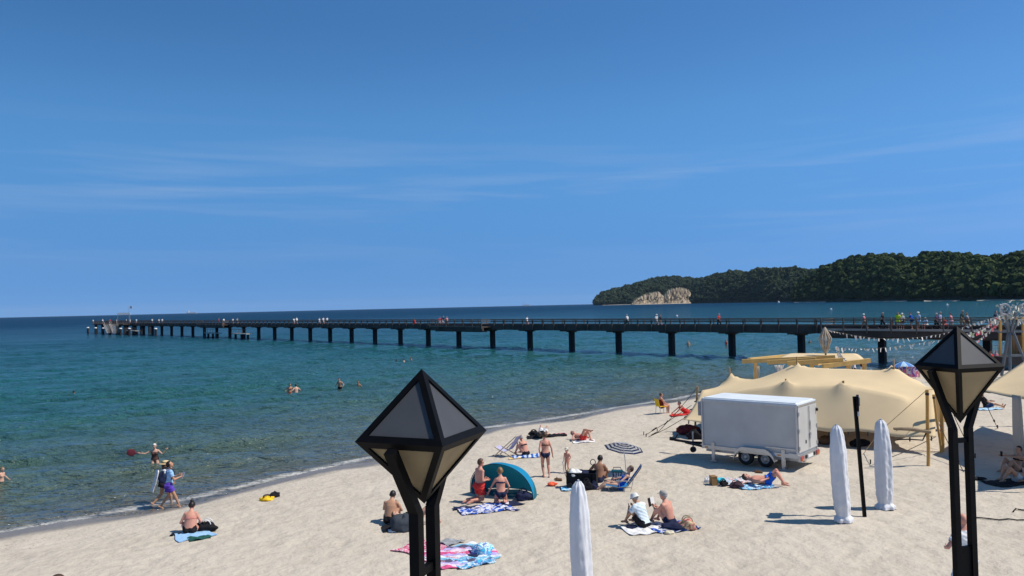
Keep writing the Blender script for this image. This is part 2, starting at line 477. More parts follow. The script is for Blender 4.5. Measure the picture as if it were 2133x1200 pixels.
# ---- sea
rad = np.concatenate([17*1.0062**np.arange(0, 440), 258*1.03**np.arange(1, 90), 3800*1.12**np.arange(1, 15)])
X, Y, Fq = polar(-80, 80, 620, rad)
S = shore_dist(X, Y)
dist = np.hypot(X, Y)
amp = np.clip((-S)/7, 0.06, 1)*np.clip((420-dist)/250, 0, 1)
u = X*0.72+Y*0.69; w = -X*0.69+Y*0.72      # along / out from the shore
wob = fbm(X*0.05, Y*0.05, 3, 31)*16
ph = w+wob
Z = 0.115*amp*np.sin(ph*2*math.pi/5.4+fbm(u*0.08, w*0.08, 2, 35)*9)*(0.4+1.2*vnoise(u*0.09, w*0.16, 37))
Z += 0.30*amp*fbm(u*0.35, w*0.85, 4, 41)
Z += 0.11*amp*fbm(u*1.1, w*2.6, 3, 43)
V = np.stack([X, Y, Z], 1)
Vp, Fp, used = prune(V, Fq, (S < 2.0) | (dist > 200))
me = np_mesh('sea', Vp, Fp); set_attr(me, 'shore', -S[used]); set_attr(me, 'crest', Z[used]/0.1)
m = bpy.data.materials.new('sea_water'); m.use_nodes = True; MATS['sea'] = m
nt = m.node_tree; b = nt.nodes['Principled BSDF']
at = node(nt, 'ShaderNodeAttribute', attribute_name='shore')
tc = node(nt, 'ShaderNodeTexCoord')
mp = node(nt, 'ShaderNodeMapping'); mp.inputs['Rotation'].default_value = (0, 0, R(-44)); mp.inputs['Scale'].default_value = (0.5, 1.0, 1.0)
nt.links.new(tc.outputs['Object'], mp.inputs[0])
nb = node(nt, 'ShaderNodeTexNoise', Scale=0.045, Detail=4, Roughness=0.6); nt.links.new(mp.outputs[0], nb.inputs['Vector'])
# log scale of the distance from the beach -> depth of water
ab = node(nt, 'ShaderNodeMath', operation='MAXIMUM'); ab.inputs[1].default_value = 0.25; nt.links.new(at.outputs['Fac'], ab.inputs[0])
lg = node(nt, 'ShaderNodeMath', operation='LOGARITHM'); lg.inputs[1].default_value = 10.0; nt.links.new(ab.outputs[0], lg.inputs[0])
pa = node(nt, 'ShaderNodeMath', operation='MULTIPLY_ADD'); pa.inputs[1].default_value = 0.55; nt.links.new(nb.outputs['Fac'], pa.inputs[0]); nt.links.new(lg.outputs[0], pa.inputs[2])
sc = node(nt, 'ShaderNodeMath', operation='MULTIPLY_ADD'); sc.inputs[1].default_value = 0.2; sc.inputs[2].default_value = 0.065
nt.links.new(pa.outputs[0], sc.inputs[0])    # (log10+0.27..)/5
SEA = [(0.03, (0.21, 0.185, 0.145)), (0.10, (0.155, 0.142, 0.104)), (0.17, (0.115, 0.122, 0.086)), (0.26, (0.092, 0.122, 0.090)), (0.34, (0.066, 0.120, 0.094)),
       (0.42, (0.026, 0.108, 0.100)), (0.49, (0.014, 0.105, 0.113)), (0.57, (0.009, 0.066, 0.098)), (0.66, (0.007, 0.042, 0.092)), (0.85, (0.008, 0.038, 0.092))]
cr_ = ramp(nt, SEA); nt.links.new(sc.outputs[0], cr_.inputs[0])
# dark weed patches and paler sand bars
nw = node(nt, 'ShaderNodeTexNoise', Scale=0.16, Detail=5, Roughness=0.6); nt.links.new(mp.outputs[0], nw.inputs['Vector'])
wr = ramp(nt, [(0.30, (0.60, 0.63, 0.66)), (0.55, (1, 1, 1)), (0.75, (1.0, 1.0, 1.0))]); nt.links.new(nw.outputs['Fac'], wr.inputs[0])
mm = node(nt, 'ShaderNodeMixRGB', blend_type='MULTIPLY', Fac=0.8); nt.links.new(cr_.outputs[0], mm.inputs['Color1']); nt.links.new(wr.outputs[0], mm.inputs['Color2'])
# foam: broken lines close to the waterline
nf = node(nt, 'ShaderNodeTexNoise', Scale=1.1, Detail=6, Roughness=0.65); nt.links.new(mp.outputs[0], nf.inputs['Vector'])
nl = node(nt, 'ShaderNodeTexNoise', Scale=0.10, Detail=2); nt.links.new(tc.outputs['Object'], nl.inputs['Vector'])
sh = node(nt, 'ShaderNodeMath', operation='MULTIPLY_ADD'); sh.inputs[1].default_value = 2.0; nt.links.new(nl.outputs['Fac'], sh.inputs[0]); nt.links.new(at.outputs['Fac'], sh.inputs[2])
s5 = node(nt, 'ShaderNodeMath', operation='MULTIPLY'); s5.inputs[1].default_value = 0.1; nt.links.new(sh.outputs[0], s5.inputs[0])
fr = ramp(nt, [(0.0, (0, 0, 0)), (0.10, (0.1, 0.1, 0.1)), (0.13, (0.5, 0.5, 0.5)), (0.17, (0.95, 0.95, 0.95)), (0.215, (0.6, 0.6, 0.6)), (0.26, (0.0, 0.0, 0.0)), (0.44, (0.0, 0.0, 0.0)), (0.47, (0.25, 0.25, 0.25)), (0.50, (0, 0, 0))])
nt.links.new(s5.outputs[0], fr.inputs[0])
ft = node(nt, 'ShaderNodeMath', operation='ADD'); nt.links.new(fr.outputs[0], ft.inputs[0]); nt.links.new(nf.outputs['Fac'], ft.inputs[1])
fm = node(nt, 'ShaderNodeMapRange'); fm.inputs['From Min'].default_value = 1.08; fm.inputs['From Max'].default_value = 1.50; fm.inputs['To Max'].default_value = 0.8
nt.links.new(ft.outputs[0], fm.inputs['Value'])
mf = node(nt, 'ShaderNodeMixRGB'); mf.inputs['Color2'].default_value = (0.62, 0.62, 0.60, 1)
nt.links.new(fm.outputs[0], mf.inputs['Fac']); nt.links.new(mm.outputs[0], mf.inputs['Color1'])
nt.links.new(mf.outputs[0], b.inputs['Base Color'])
b.inputs['IOR'].default_value = 1.33
# waves too fine to resolve far out turn the surface away from the low sky
spr = ramp(nt, [(0.0, (0.75,)*3), (0.30, (0.72,)*3), (0.50, (0.26,)*3), (0.66, (0.07,)*3), (1.0, (0.05,)*3)])
nt.links.new(sc.outputs[0], spr.inputs[0]); nt.links.new(spr.outputs[0], b.inputs['Specular IOR Level'])
rg = node(nt, 'ShaderNodeMapRange'); rg.inputs['To Min'].default_value = 0.12; rg.inputs['To Max'].default_value = 0.8
nt.links.new(fm.outputs[0], rg.inputs['Value']); nt.links.new(rg.outputs[0], b.inputs['Roughness'])
mp2 = node(nt, 'ShaderNodeMapping'); mp2.inputs['Rotation'].default_value = (0, 0, R(-44)); mp2.inputs['Scale'].default_value = (0.55, 1.25, 1.0)
nt.links.new(tc.outputs['Object'], mp2.inputs[0])
r1 = node(nt, 'ShaderNodeTexNoise', Scale=0.75, Detail=5, Roughness=0.62, Distortion=0.3); nt.links.new(mp2.outputs[0], r1.inputs['Vector'])
r2 = node(nt, 'ShaderNodeTexNoise', Scale=0.16, Detail=4, Roughness=0.6); nt.links.new(mp2.outputs[0], r2.inputs['Vector'])
r3 = node(nt, 'ShaderNodeTexNoise', Scale=2.1, Detail=3, Roughness=0.55); nt.links.new(mp2.outputs[0], r3.inputs['Vector'])
b1 = node(nt, 'ShaderNodeBump', Strength=1.0, Distance=1.3); nt.links.new(r2.outputs['Fac'], b1.inputs['Height'])
b2 = node(nt, 'ShaderNodeBump', Strength=1.0, Distance=1.05); nt.links.new(r1.outputs['Fac'], b2.inputs['Height']); nt.links.new(b1.outputs[0], b2.inputs['Normal'])
b3 = node(nt, 'ShaderNodeBump', Strength=1.0, Distance=0.42); nt.links.new(r3.outputs['Fac'], b3.inputs['Height']); nt.links.new(b2.outputs[0], b3.inputs['Normal'])
nt.links.new(b3.outputs[0], b.inputs['Normal'])
# far out the unresolved waves hide most of the mirror image
df = node(nt, 'ShaderNodeBsdfDiffuse'); nt.links.new(mf.outputs[0], df.inputs[0]); nt.links.new(b1.outputs[0], df.inputs['Normal'])
fr2 = ramp(nt, [(0.0, (0, 0, 0)), (0.50, (0, 0, 0)), (0.60, (0.45,)*3), (0.68, (0.86,)*3), (1.0, (0.9,)*3)]); nt.links.new(sc.outputs[0], fr2.inputs[0])
mxs = node(nt, 'ShaderNodeMixShader'); nt.links.new(fr2.outputs[0], mxs.inputs[0]); nt.links.new(b.outputs[0], mxs.inputs[1]); nt.links.new(df.outputs[0], mxs.inputs[2])
nt.links.new(mxs.outputs[0], nt.nodes['Material Output'].inputs[0])
tag(link('sea', me, m, smooth=True), kind='structure')
# the open sea beside and behind the view, coarse
V, Fo = [], []
for a in range(33):
    t = R(78+a*204/32)
    V += [(400*math.sin(t), 400*math.cos(t), -0.4), (11000*math.sin(t), 11000*math.cos(t), -0.4)]
Fo = [(2*i, 2*i+1, 2*i+3, 2*i+2) for i in range(32)]
me = np_mesh('sea_floor', V, Fo)
tag(link('land_behind', me, MATS['sand']), kind='structure')

# ---- wooded headland
EARTH = mat('woodland_floor', (0.035, 0.045, 0.025), 0.95, 0.3, 0.05)
def leaf_mat(name, a, b_, c):
    m = bpy.data.materials.new(name); m.use_nodes = True
    nt = m.node_tree; bs = nt.nodes['Principled BSDF']; bs.inputs['Roughness'].default_value = 0.85; bs.inputs['Specular IOR Level'].default_value = 0.15
    at = node(nt, 'ShaderNodeAttribute', attribute_name='tone')
    r = ramp(nt, [(0.0, a), (0.5, b_), (1.0, c)])
    nt.links.new(at.outputs['Fac'], r.inputs[0]); nt.links.new(r.outputs[0], bs.inputs['Base Color'])
    return m
LEAF = leaf_mat('beech_leaves', (0.026, 0.048, 0.016), (0.040, 0.070, 0.020), (0.070, 0.098, 0.025))
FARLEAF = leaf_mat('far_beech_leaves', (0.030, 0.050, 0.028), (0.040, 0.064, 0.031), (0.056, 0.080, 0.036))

def interp(tab, x):
    tab = np.array(tab, float)
    return np.interp(x, tab[:, 0], tab[:, 1])
def crown_proto(n, seed):
    """one crown: leaf clumps (small quads) over and inside an uneven dome; unit radius"""
    r = np.random.default_rng(seed)
    lob = r.normal(size=(7, 3)); lob /= np.linalg.norm(lob, axis=1)[:, None]; lob[:, 2] = np.abs(lob[:, 2])*0.8
    c = lob[r.integers(0, 7, n)]*0.40
    d = r.normal(size=(n, 3)); d /= np.linalg.norm(d, axis=1)[:, None]
    d[:, 2] = np.where(d[:, 2] < -0.35, -d[:, 2], d[:, 2])
    p = c+d*(0.62*r.uniform(0.8, 1.08, (n, 1)))
    nrm = d+r.normal(size=(n, 3))*0.22; nrm /= np.linalg.norm(nrm, axis=1)[:, None]
    t = np.cross(nrm, r.normal(size=(n, 3))); t /= np.linalg.norm(t, axis=1)[:, None]
    bt = np.cross(nrm, t)
    sz = r.uniform(0.12, 0.24, (n, 1))
    V = np.stack([p-t*sz-bt*sz, p+t*sz-bt*sz*0.7, p+t*sz*0.8+bt*sz, p-t*sz*0.7+bt*sz], 1)
    return V
def forest(name, spots, proto_n, material, label):
    """spots: (x,y,z,radius,height,tone)"""
    protos = [crown_proto(proto_n, 100+i) for i in range(6)]
    Vs, tone = [], []
    for k, (x, y, z, rr, hh, tn) in enumerate(spots):
        P = protos[k % 6]
        a = rng.uniform(0, 6.28); ca, sa = math.cos(a), math.sin(a)
        Q = np.empty_like(P)
        Q[..., 0] = (P[..., 0]*ca-P[..., 1]*sa)*rr+x
        Q[..., 1] = (P[..., 0]*sa+P[..., 1]*ca)*rr+y
        Q[..., 2] = P[..., 2]*rr*hh+z
        Vs.append(Q.reshape(-1, 3))
        tone.append(np.clip(tn+np.repeat(rng.normal(0, 0.10, len(P)), 4), 0, 1))
    V = np.concatenate(Vs); tone = np.concatenate(tone)
    me = np_mesh(name, V, np.arange(len(V)).reshape(-1, 4)); set_attr(me, 'tone', tone)
    o = link(name, me, material)
    return tag(o, label, 'forest', kind='stuff')
def hill(name, base, top, p0, p1, step, depth_back, crown, proto_n, leaf, label, seed, extra=0.0):
    """base: (px, depth) of the coast; top: (px, py) of the tree line in the photograph. Ground rises from the coast to the ridge."""
    px = np.arange(p0, p1+1e-3, step); nv = 15
    G = np.zeros((nv, len(px), 3))
    tree = crown*1.5
    for j, x in enumerate(px):
        d0 = interp(base, x); d1 = d0+depth_back
        ty = interp(top, x)
        P1 = at_depth(x, ty, d1)
        zr = max(P1[2]-tree, 2.0)
        P0 = at_depth(x, 640, d0)
        for i in range(nv):
            t = i/(nv-1)
            k = min(t/0.7, 1.0)
            zz = 1.0+(zr-1.0)*(1-(1-k)**1.7)
            if t > 0.7: zz = zr*(1-0.35*((t-0.7)/0.3)**2)
            kk = t/0.7
            G[i, j] = (P0[0]+(P1[0]-P0[0])*kk, d0+depth_back*kk, zz)
    bx, by = G[..., 0].copy(), G[..., 1].copy()
    G[1:, :, 2] += fbm(bx[1:]*0.02, by[1:]*0.02, 3, seed)*crown*1.0
    b = MB(); b.grid(np.concatenate([np.stack([G[0, :, 0], G[0, :, 1], G[0, :, 2]*0-2], -1)[None], G]))
    tag(b.build(name, EARTH, smooth=True), kind='structure')
    # crowns spread over the slope facing the sea
    spots = []
    r = np.random.default_rng(seed)
    w = abs(G[0, -1, 0]-G[0, 0, 0])+abs(G[0, -1, 1]-G[0, 0, 1])*0.6
    ncol = int(len(px)*step/ (crown*0.62*1600/np.mean(interp(base, px))))
    slope = math.hypot(depth_back, np.mean(G[10, :, 2]))
    nrow = max(6, int(slope/(crown*0.85)))
    for i in range(nrow):
        for j in range(ncol):
            u = (j+r.uniform(0.1, 0.9))/ncol*(len(px)-1); v = (0.01+(i+r.uniform(0.0, 1.0))/nrow*0.76)*(nv-1)
            a, c = int(v), int(u); a = min(a, nv-2); c = min(c, len(px)-2)
            fv, fu = v-a, u-c
            p = (G[a, c]*(1-fu)+G[a, c+1]*fu)*(1-fv)+(G[a+1, c]*(1-fu)+G[a+1, c+1]*fu)*fv
            rr = crown*min(1.6, 0.55+0.75*r.gamma(1.6, 0.33))
            if skip_cliff(p): continue
            tn = 0.42+0.55*fbm(np.array([p[0]*0.012]), np.array([p[1]*0.012+p[2]*0.03]), 3, seed+5)[0]*2+r.normal(0, 0.24)
            spots.append((p[0], p[1], p[2]+rr*0.55, rr, r.uniform(0.75, 1.45), min(max(tn, 0), 1)))
    forest('forest', spots, proto_n, leaf, label)
    return G
CLIFF = [(1316, 632), (1322, 620), (1340, 612), (1362, 609), (1375, 606), (1392, 604), (1405, 601), (1422, 600), (1438, 607), (1437, 618), (1428, 631)]
def project(p):
    v = np.asarray(p, float)-np.array((0, 0, CAM_H))
    z = v@_F
    return 1066.5+F_PX*(v@_Rt)/z, 600-F_PX*(v@_Up)/z
def inside(poly, x, y):
    c = False
    for (x1, y1), (x2, y2) in zip(poly, poly[1:]+poly[:1]):
        if (y1 > y) != (y2 > y) and x < (x2-x1)*(y-y1)/(y2-y1)+x1: c = not c
    return c
CL_BASE = at_depth(1320, 633, 3300); CL_END = at_depth(1440, 632, 3050)
def skip_cliff(p):
    if p[1] < 2700: return False
    x, y = project(p)
    return inside([(1312, 640), (1322, 622), (1345, 611), (1370, 605), (1382, 615), (1394, 602), (1424, 598), (1440, 606), (1441, 618), (1436, 640)], x, y)
hill('far_headland', [(1236, 3450), (1260, 3350), (1320, 3220), (1440, 3240), (1500, 3000), (1640, 2700)],
     [(1238, 628), (1243, 619), (1250, 613), (1270, 606), (1300, 599), (1320, 593), (1345, 586), (1370, 580), (1400, 577), (1415, 578), (1440, 582), (1470, 580), (1500, 574), (1640, 565)],
     1237, 1640, 6, 260, 8.5, 60, FARLEAF, 'dense dark woodland covering the far low headland round the pale cliff', 51)
hill('middle_headland', [(1440, 2750), (1520, 2500), (1600, 2200), (1720, 1900)],
     [(1440, 627), (1450, 592), (1475, 578), (1500, 571), (1525, 565), (1532, 566), (1560, 569), (1580, 562), (1610, 560), (1650, 561), (1700, 566), (1740, 570)],
     1440, 1735, 6, 240, 7.5, 80, FARLEAF, 'bluish green woodland on the middle hill right of the pale cliff', 57)
hill('near_headland', [(1652, 1640), (1680, 1560), (1760, 1370), (1850, 1200), (2000, 980), (2133, 840), (2300, 720)],
     [(1652, 618), (1660, 600), (1680, 578), (1705, 561), (1730, 550), (1760, 543), (1790, 537), (1815, 533), (1860, 534), (1885, 540), (1910, 537), (1950, 532), (1990, 533), (2020, 537), (2060, 541), (2090, 538), (2133, 530), (2300, 520)],
     1652, 2290, 7, 190, 6.2, 150, LEAF, 'dense green beech wood on the nearest hill at right', 63)
# eroded sandy bluff in the far headland
CB = [(1316, 633, 600), (1322, 621, 0), (1345, 612, 0), (1365, 609, 0), (1376, 605, 0), (1394, 603, 0), (1408, 600, 0), (1424, 599, 0), (1438, 606, 0), (1434, 631, 0)]
nu, nv2 = 90, 16
P = np.zeros((nv2, nu, 3))
for j in range(nu):
    x = 1316+(1440-1316)*j/(nu-1)
    top = rng.normal(0, 1.2)+interp([(1316, 632), (1326, 623), (1345, 613), (1362, 609), (1372, 607), (1378, 614), (1384, 618), (1392, 605), (1408, 600), (1424, 599), (1436, 605), (1440, 612)], x)+rng.normal(0, 0.7)
    d0 = 3110+(x-1316)*0.5
    A = at_z(x, 634.6-(x-1316)*0.022, 0.5); A = at_depth(x, 634, d0); A[2] = 0.6
    B = at_depth(x, top, d0+35)
    for i in range(nv2):
        t = i/(nv2-1)
        sl = j-t*9
        g = fbm(np.array([sl*0.42]), np.array([t*2.0]), 3, 77)[0]
        q = A+(B-A)*t
        q[1] -= 44*g*math.sin(math.pi*min(t*1.1, 1))
        P[i, j] = q
SANDST = mat('cliff_marl', (0.40, 0.30, 0.20), 0.95, 0.75, 0.10, stretch=(1.6, 0.2, 0.5), col2=(0.50, 0.41, 0.30))
b = MB(); b.grid(P)
tag(b.build('cliff', SANDST, smooth=False), kind='structure')
# pale strips of beach below the woods
BEACHST = mat('far_beach_sand', (0.46, 0.41, 0.33), 0.95, 0.2, 0.03)
b = MB()
for seg in ([(1255, 3340), (1300, 3230), (1320, 3090), (1380, 3110), (1440, 3130)], [(1655, 1610), (1690, 1520), (1720, 1440)], [(1795, 1290), (1850, 1190), (1890, 1130)], [(1925, 1060), (1970, 1005), (2000, 970)], [(2035, 930), (2080, 880), (2133, 832), (2200, 780)]):
    px = np.linspace(seg[0][0], seg[-1][0], 14); P = np.zeros((2, 14, 3))
    for j, x in enumerate(px):
        d = interp(seg, x); wv = d*0.011*(0.6+0.5*math.sin(j*1.3))
        c = at_depth(x, 640, d)
        P[0, j] = (c[0]*(d-wv)/d, d-wv, 0.12); P[1, j] = (c[0]*(d+wv)/d, d+wv, 1.4)
    b.grid(P)
tag(b.build('far_beach', BEACHST), kind='structure')
# ================================================================ PIER
PIER_O = np.array((39.2, 81.8)); PA = unit((-0.677, 0.737)); PB = np.array((-PA[1], PA[0]))
if PB[1] > 0: PB = -PB                       # towards the beach the camera stands on
def pp(t, s, z): return (PIER_O[0]+PA[0]*t+PB[0]*s, PIER_O[1]+PA[1]*t+PB[1]*s, z)
PAX = ((PA[0], PA[1], 0), (PB[0], PB[1], 0), (0, 0, 1))
DARKWOOD = mat('dark_oiled_timber', (0.072, 0.055, 0.046), 0.75, 0.35, 0.5, bump=0.3, bscale=6)
RAILWOOD = mat('weathered_rail_timber', (0.115, 0.092, 0.078), 0.8, 0.3, 1.2)
PILECON = mat('dark_pile', (0.022, 0.022, 0.025), 0.8, 0.35, 0.6)
DECKWOOD = mat('deck_boards', (0.17, 0.14, 0.115), 0.85, 0.25, 1.5)
GREYCON = mat('pale_concrete', (0.36, 0.33, 0.30), 0.9, 0.2, 0.8)
T0, T1, HW, ZD = -40.0, 296.0, 1.9, 3.62
pier = thing('pier', 'long dark timber pier on black pillars reaching out into the sea', 'pier', pp(0, 0, 0))
pier.location = (0, 0, 0)
b = MB(); b.box(pp((T0+T1)/2, 0, ZD-0.08), (T1-T0, 2*HW, 0.16), axes=PAX); b.build('deck', DECKWOOD, pier)
for sgn in (1, -1):
    b = MB(); b.box(pp((T0+T1)/2, sgn*(HW+0.09), 3.52), (T1-T0, 0.16, 0.86), axes=PAX); b.build('edge_beam', DARKWOOD, pier)
b = MB()
for s_ in (-1.0, 0, 1.0): b.box(pp((T0+T1)/2, s_, 3.28), (T1-T0, 0.3, 0.5), axes=PAX)
b.build('girder', DARKWOOD, pier)
# gaps in the near railing where the wide platforms are
def near_gap(t): return (-22 < t < 4.2) or (61 < t < 75) or (166 < t < 184)
post_me = None
for t in np.arange(T0+1.1, T1, 2.25):
    for sgn in (1, -1):
        if sgn > 0 and near_gap(t): continue
        if post_me is None:
            q = MB(); q.box((0, 0, 0.75), (0.13, 0.13, 1.62), axes=PAX)
            o = q.build('railing_post', RAILWOOD, pier); post_me = o.data
        else:
            o = bpy.data.objects.new('railing_post', post_me); COL.objects.link(o); o.parent = pier
        o.location = pp(t, sgn*(HW+0.24), 3.16)
def rail_runs(sgn):
    if sgn < 0: return [(T0, T1)]
    return [(4.2, 61), (75, 166), (184, T1), (T0, -22)]
for sgn in (1, -1):
    for a, c in rail_runs(sgn):
        for z, h in ((4.66, 0.09), (4.36, 0.10)):
            b = MB(); b.box(pp((a+c)/2, sgn*(HW+0.14), z), (c-a, 0.07 if z < 4.6 else 0.16, h), axes=PAX)
            b.build('handrail' if z > 4.6 else 'middle_rail', RAILWOOD, pier)
pil_me = None
for k in [-1.1, 0, 1, 2, 3, 4, 5, 6, 7, 8, 9, 10, 11, 12, 13, 14, 15, 16, 17, 18, 19, 20, 21, 22, 23, 24, 25, 26, 27, 28, 29, 30]:
    if pil_me is None:
        q = MB(); q.box((0, 0, 0.5), (0.64, 0.66, 5.2), axes=PAX); o = q.build('pillar', PILECON, pier); pil_me = o.data
        q = MB(); q.box((0, 0, 2.98), (1.7, 3.3, 0.16), axes=PAX); q.box((0, 0, 2.82), (1.0, 1.2, 0.14), axes=PAX); o2 = q.build('pillar_head', DARKWOOD, o); cap_me = o2.data
    else:
        o = bpy.data.objects.new('pillar', pil_me); COL.objects.link(o); o.parent = pier
        o2 = bpy.data.objects.new('pillar_head', cap_me); COL.objects.link(o2); o2.parent = o
    o.location = pp(9*k, 0, 0)
    if k == 34: pass
# wide platforms on the near side
for a, c, w, nm, bright in ((-22, 4.2, 2.9, 'viewing_platform', True), (61, 75, 1.9, 'viewing_platform', False), (166, 184, 1.9, 'viewing_platform', False)):
    b = MB(); b.box(pp((a+c)/2, HW+0.19+w/2, ZD-0.09), (c-a, w, 0.17), axes=PAX)
    b.box(pp((a+c)/2, HW+0.19+w-0.25, ZD-0.45), (c-a, 0.3, 0.52), axes=PAX)
    b.box(pp((a+c)/2, HW+0.19+w/2-0.25, ZD-0.75), (c-a-1.6, w-0.6, 0.3), axes=PAX)
    pl = b.build(nm, DARKWOOD, pier)
    b = MB(); b.box(pp((a+c)/2, HW+0.2+w+0.02, ZD+0.02), (c-a+0.1, 0.08, 0.20), axes=PAX); b.build('edge_board', GREYCON if bright else DECKWOOD, pl)  # near platform: the sunlit deck edge is put into a paler board colour
    n = max(3, int((c-a)/2.2))
    for i in range(n+1):
        b = MB(); b.box(pp(a+(c-a)*i/n, HW+0.2+w+0.06, 4.05), (0.12, 0.12, 1.55), axes=PAX); b.build('railing_post', RAILWOOD, pl)
    for z in (4.7, 4.42, 4.12):
        b = MB(); b.box(pp((a+c)/2, HW+0.2+w-0.03, z), (c-a, 0.06, 0.09), axes=PAX)
        for e_ in (a, c): b.box(pp(e_, HW+0.25+w/2, z), (0.06, w, 0.09), axes=PAX)
        b.build('railing_bar', RAILWOOD, pl)
# lower landing stages of pale concrete beside the pier
for a, c, s0 in ((168, 176, 4.2), (150, 159, 3.8), (236, 246, 4.0)):
    b = MB(); b.box(pp((a+c)/2, s0, 1.4), (c-a, 1.6, 0.22), axes=PAX); ls = b.build('landing_stage', GREYCON, pier)
    for i in range(3):
        b = MB(); b.box(pp(a+0.8+(c-a-1.6)*i/2, s0, 0.2), (0.28, 0.5, 2.0), axes=PAX); b.build('stage_leg', PILECON, ls)
    b = MB()
    for i in range(5): b.box(pp(a+0.3+(c-a-0.6)*i/4, s0+0.75, 2.0), (0.07, 0.07, 1.0), axes=PAX)
    b.box(pp((a+c)/2, s0+0.75, 2.5), (c-a, 0.07, 0.07), axes=PAX); b.build('railing', RAILWOOD, ls)
# wide head of the pier with stairs
def tpx(px, s_):
    k_ = (px-1066.5)/1600.0
    return ((PIER_O[0]+PB[0]*s_)-k_*(PIER_O[1]+PB[1]*s_))/(k_*PA[1]-PA[0])
TE = tpx(191, 5.0); TS = TE-38; TM = (TE+TS)/2
b = MB(); b.box(pp(TM, 0, ZD-0.05), (38, 10, 0.3), axes=PAX); head = b.build('pier_head', DARKWOOD, pier)
b = MB()
for t in np.arange(TS, TE, 2.5):
    for s_ in (4.95, -4.95): b.box(pp(t, s_, 4.15), (0.12, 0.12, 1.1), axes=PAX)
for z in (4.65, 4.3):
    for s_ in (4.95, -4.95): b.box(pp(TM, s_, z), (38, 0.07, 0.1), axes=PAX)
    b.box(pp(TE, 0, z), (0.07, 9.8, 0.1), axes=PAX)
b.build('railing', RAILWOOD, head)
for t in (TS+1, TS+10, TS+19, TS+28, TE-1.2):
    for s_ in (4, -4):
        b = MB(); b.box(pp(t, s_, 1.0), (0.8, 0.8, 5.0), axes=PAX); b.build('head_pile', PILECON, head)
for px in (226, 238):
    t = tpx(px, 6.4)
    b = MB()
    for i in range(11): b.box(pp(t+i*0.40-2.0, 6.4, 0.7+i*0.28), (0.5, 2.2, 0.09), axes=PAX)
    st = b.build('boat_stairs', GREYCON, head)
    b = MB()
    for s2 in (-1.15, 1.15): b.bar(pp(t-2.2, 6.4+s2, 0.55), pp(t+2.3, 6.4+s2, 3.6), 0.14, 0.3)
    for s2 in (-1.15, 1.15): b.bar(pp(t-2.2, 6.4+s2, 1.6), pp(t+2.3, 6.4+s2, 4.6), 0.09)
    b.build('stringer', GREYCON, st)
# mooring posts with white caps
WHITE = mat('white_paint', (0.78, 0.78, 0.77), 0.5, 0.05)
for px, s_, where in ((182, 7.0, 'leftmost, standing clear of the pier head'), (198, 7.5, 'second from the left in front of the pier head'), (214, 8.0, 'left of the pale boat stairs'), (250, 8.0, 'just right of the pale boat stairs'), (268, 7.0, 'under the white board, right of the pier head'), (323, 5, 'farthest right, beside a pier pillar')):
    g = thing('mooring_post', 'white capped mooring post '+where, 'mooring post', pp(tpx(px, s_), s_, 0), group='white capped mooring posts by the pier head')
    b = MB(); b.lathe([(0.36, -3), (0.36, 2.15)], 10); b.build('post', PILECON, g)
    b = MB(); b.lathe([(0.46, 2.15), (0.46, 2.35), (0.3, 2.5)], 10); b.build('cap', WHITE, g)
# white board on two legs at the head, facing the beach; flag post beside it
g = thing('notice_board', 'wide white board on legs standing on the pier head', 'sign', pp(tpx(257, 0), 0, ZD+0.1))
b = MB(); b.box((0, 0, 3.45), (4.6, 0.12, 0.75), rz=0.0); b.build('board', WHITE, g)
for x in (-2.2, 2.2):
    b = MB(); b.box((x, 0, 1.55), (0.12, 0.14, 3.1)); b.build('leg', mat('galvanised_steel', (0.42, 0.43, 0.45), 0.45, 0.1, metal=0.6), g)
g = thing('flagpole', 'thin flagpole with a pale flag beside the white board', 'flagpole', pp(tpx(268, 0), 0, ZD+0.1))
b = MB(); b.tube([(0, 0, 0), (0, 0, 6.3)], 0.07, 6); b.build('pole', MATS['galvanised_steel'], g)
b = MB(); b.grid([[(0.05+0.25*i, 0.12*math.sin(i*1.2), 6.2-0.05*i-z) for i in range(6)] for z in (0, 0.4, 0.8)]); b.build('flag', mat('pale_flag', (0.55, 0.6, 0.68), 0.8), g)

# far ships on the horizon
HULL = mat('ship_hull', (0.55, 0.56, 0.58), 0.6); SUPER = mat('ship_white', (0.8, 0.8, 0.8), 0.5)
for px, d, lab, ln in ((400, 9500, 'far pale cargo ship on the horizon above the pier', 130), (1097, 9500, 'tiny pale ship on the horizon left of the headland', 90)):
    p = at_depth(px, 640, d)
    g = thing('ship', lab, 'ship', (p[0], d, 0))
    b = MB(); hl, hw = ln/2, 9
    b.add([(-hl, -hw, 0), (hl*0.8, -hw, 0), (hl, 0, 0), (hl*0.8, hw, 0), (-hl, hw, 0), (-hl, -hw, 12), (hl*0.85, -hw, 12), (hl*1.06, 0, 15), (hl*0.85, hw, 12), (-hl, hw, 12)],
          [(0, 1, 6, 5), (1, 2, 7, 6), (2, 3, 8, 7), (3, 4, 9, 8), (4, 0, 5, 9), (5, 6, 7, 8, 9)]); b.build('hull', HULL, g)
    b = MB(); b.box((-hl*0.72, 0, 22), (ln*0.14, 14, 22)); b.box((-hl*0.72, 0, 36), (ln*0.05, 5, 10)); b.build('bridge_house', SUPER, g)
    b = MB()
    for k in range(3): b.box((-hl*0.2+k*hl*0.4, 0, 15), (ln*0.12, 10, 7))
    b.build('hatch', HULL, g)
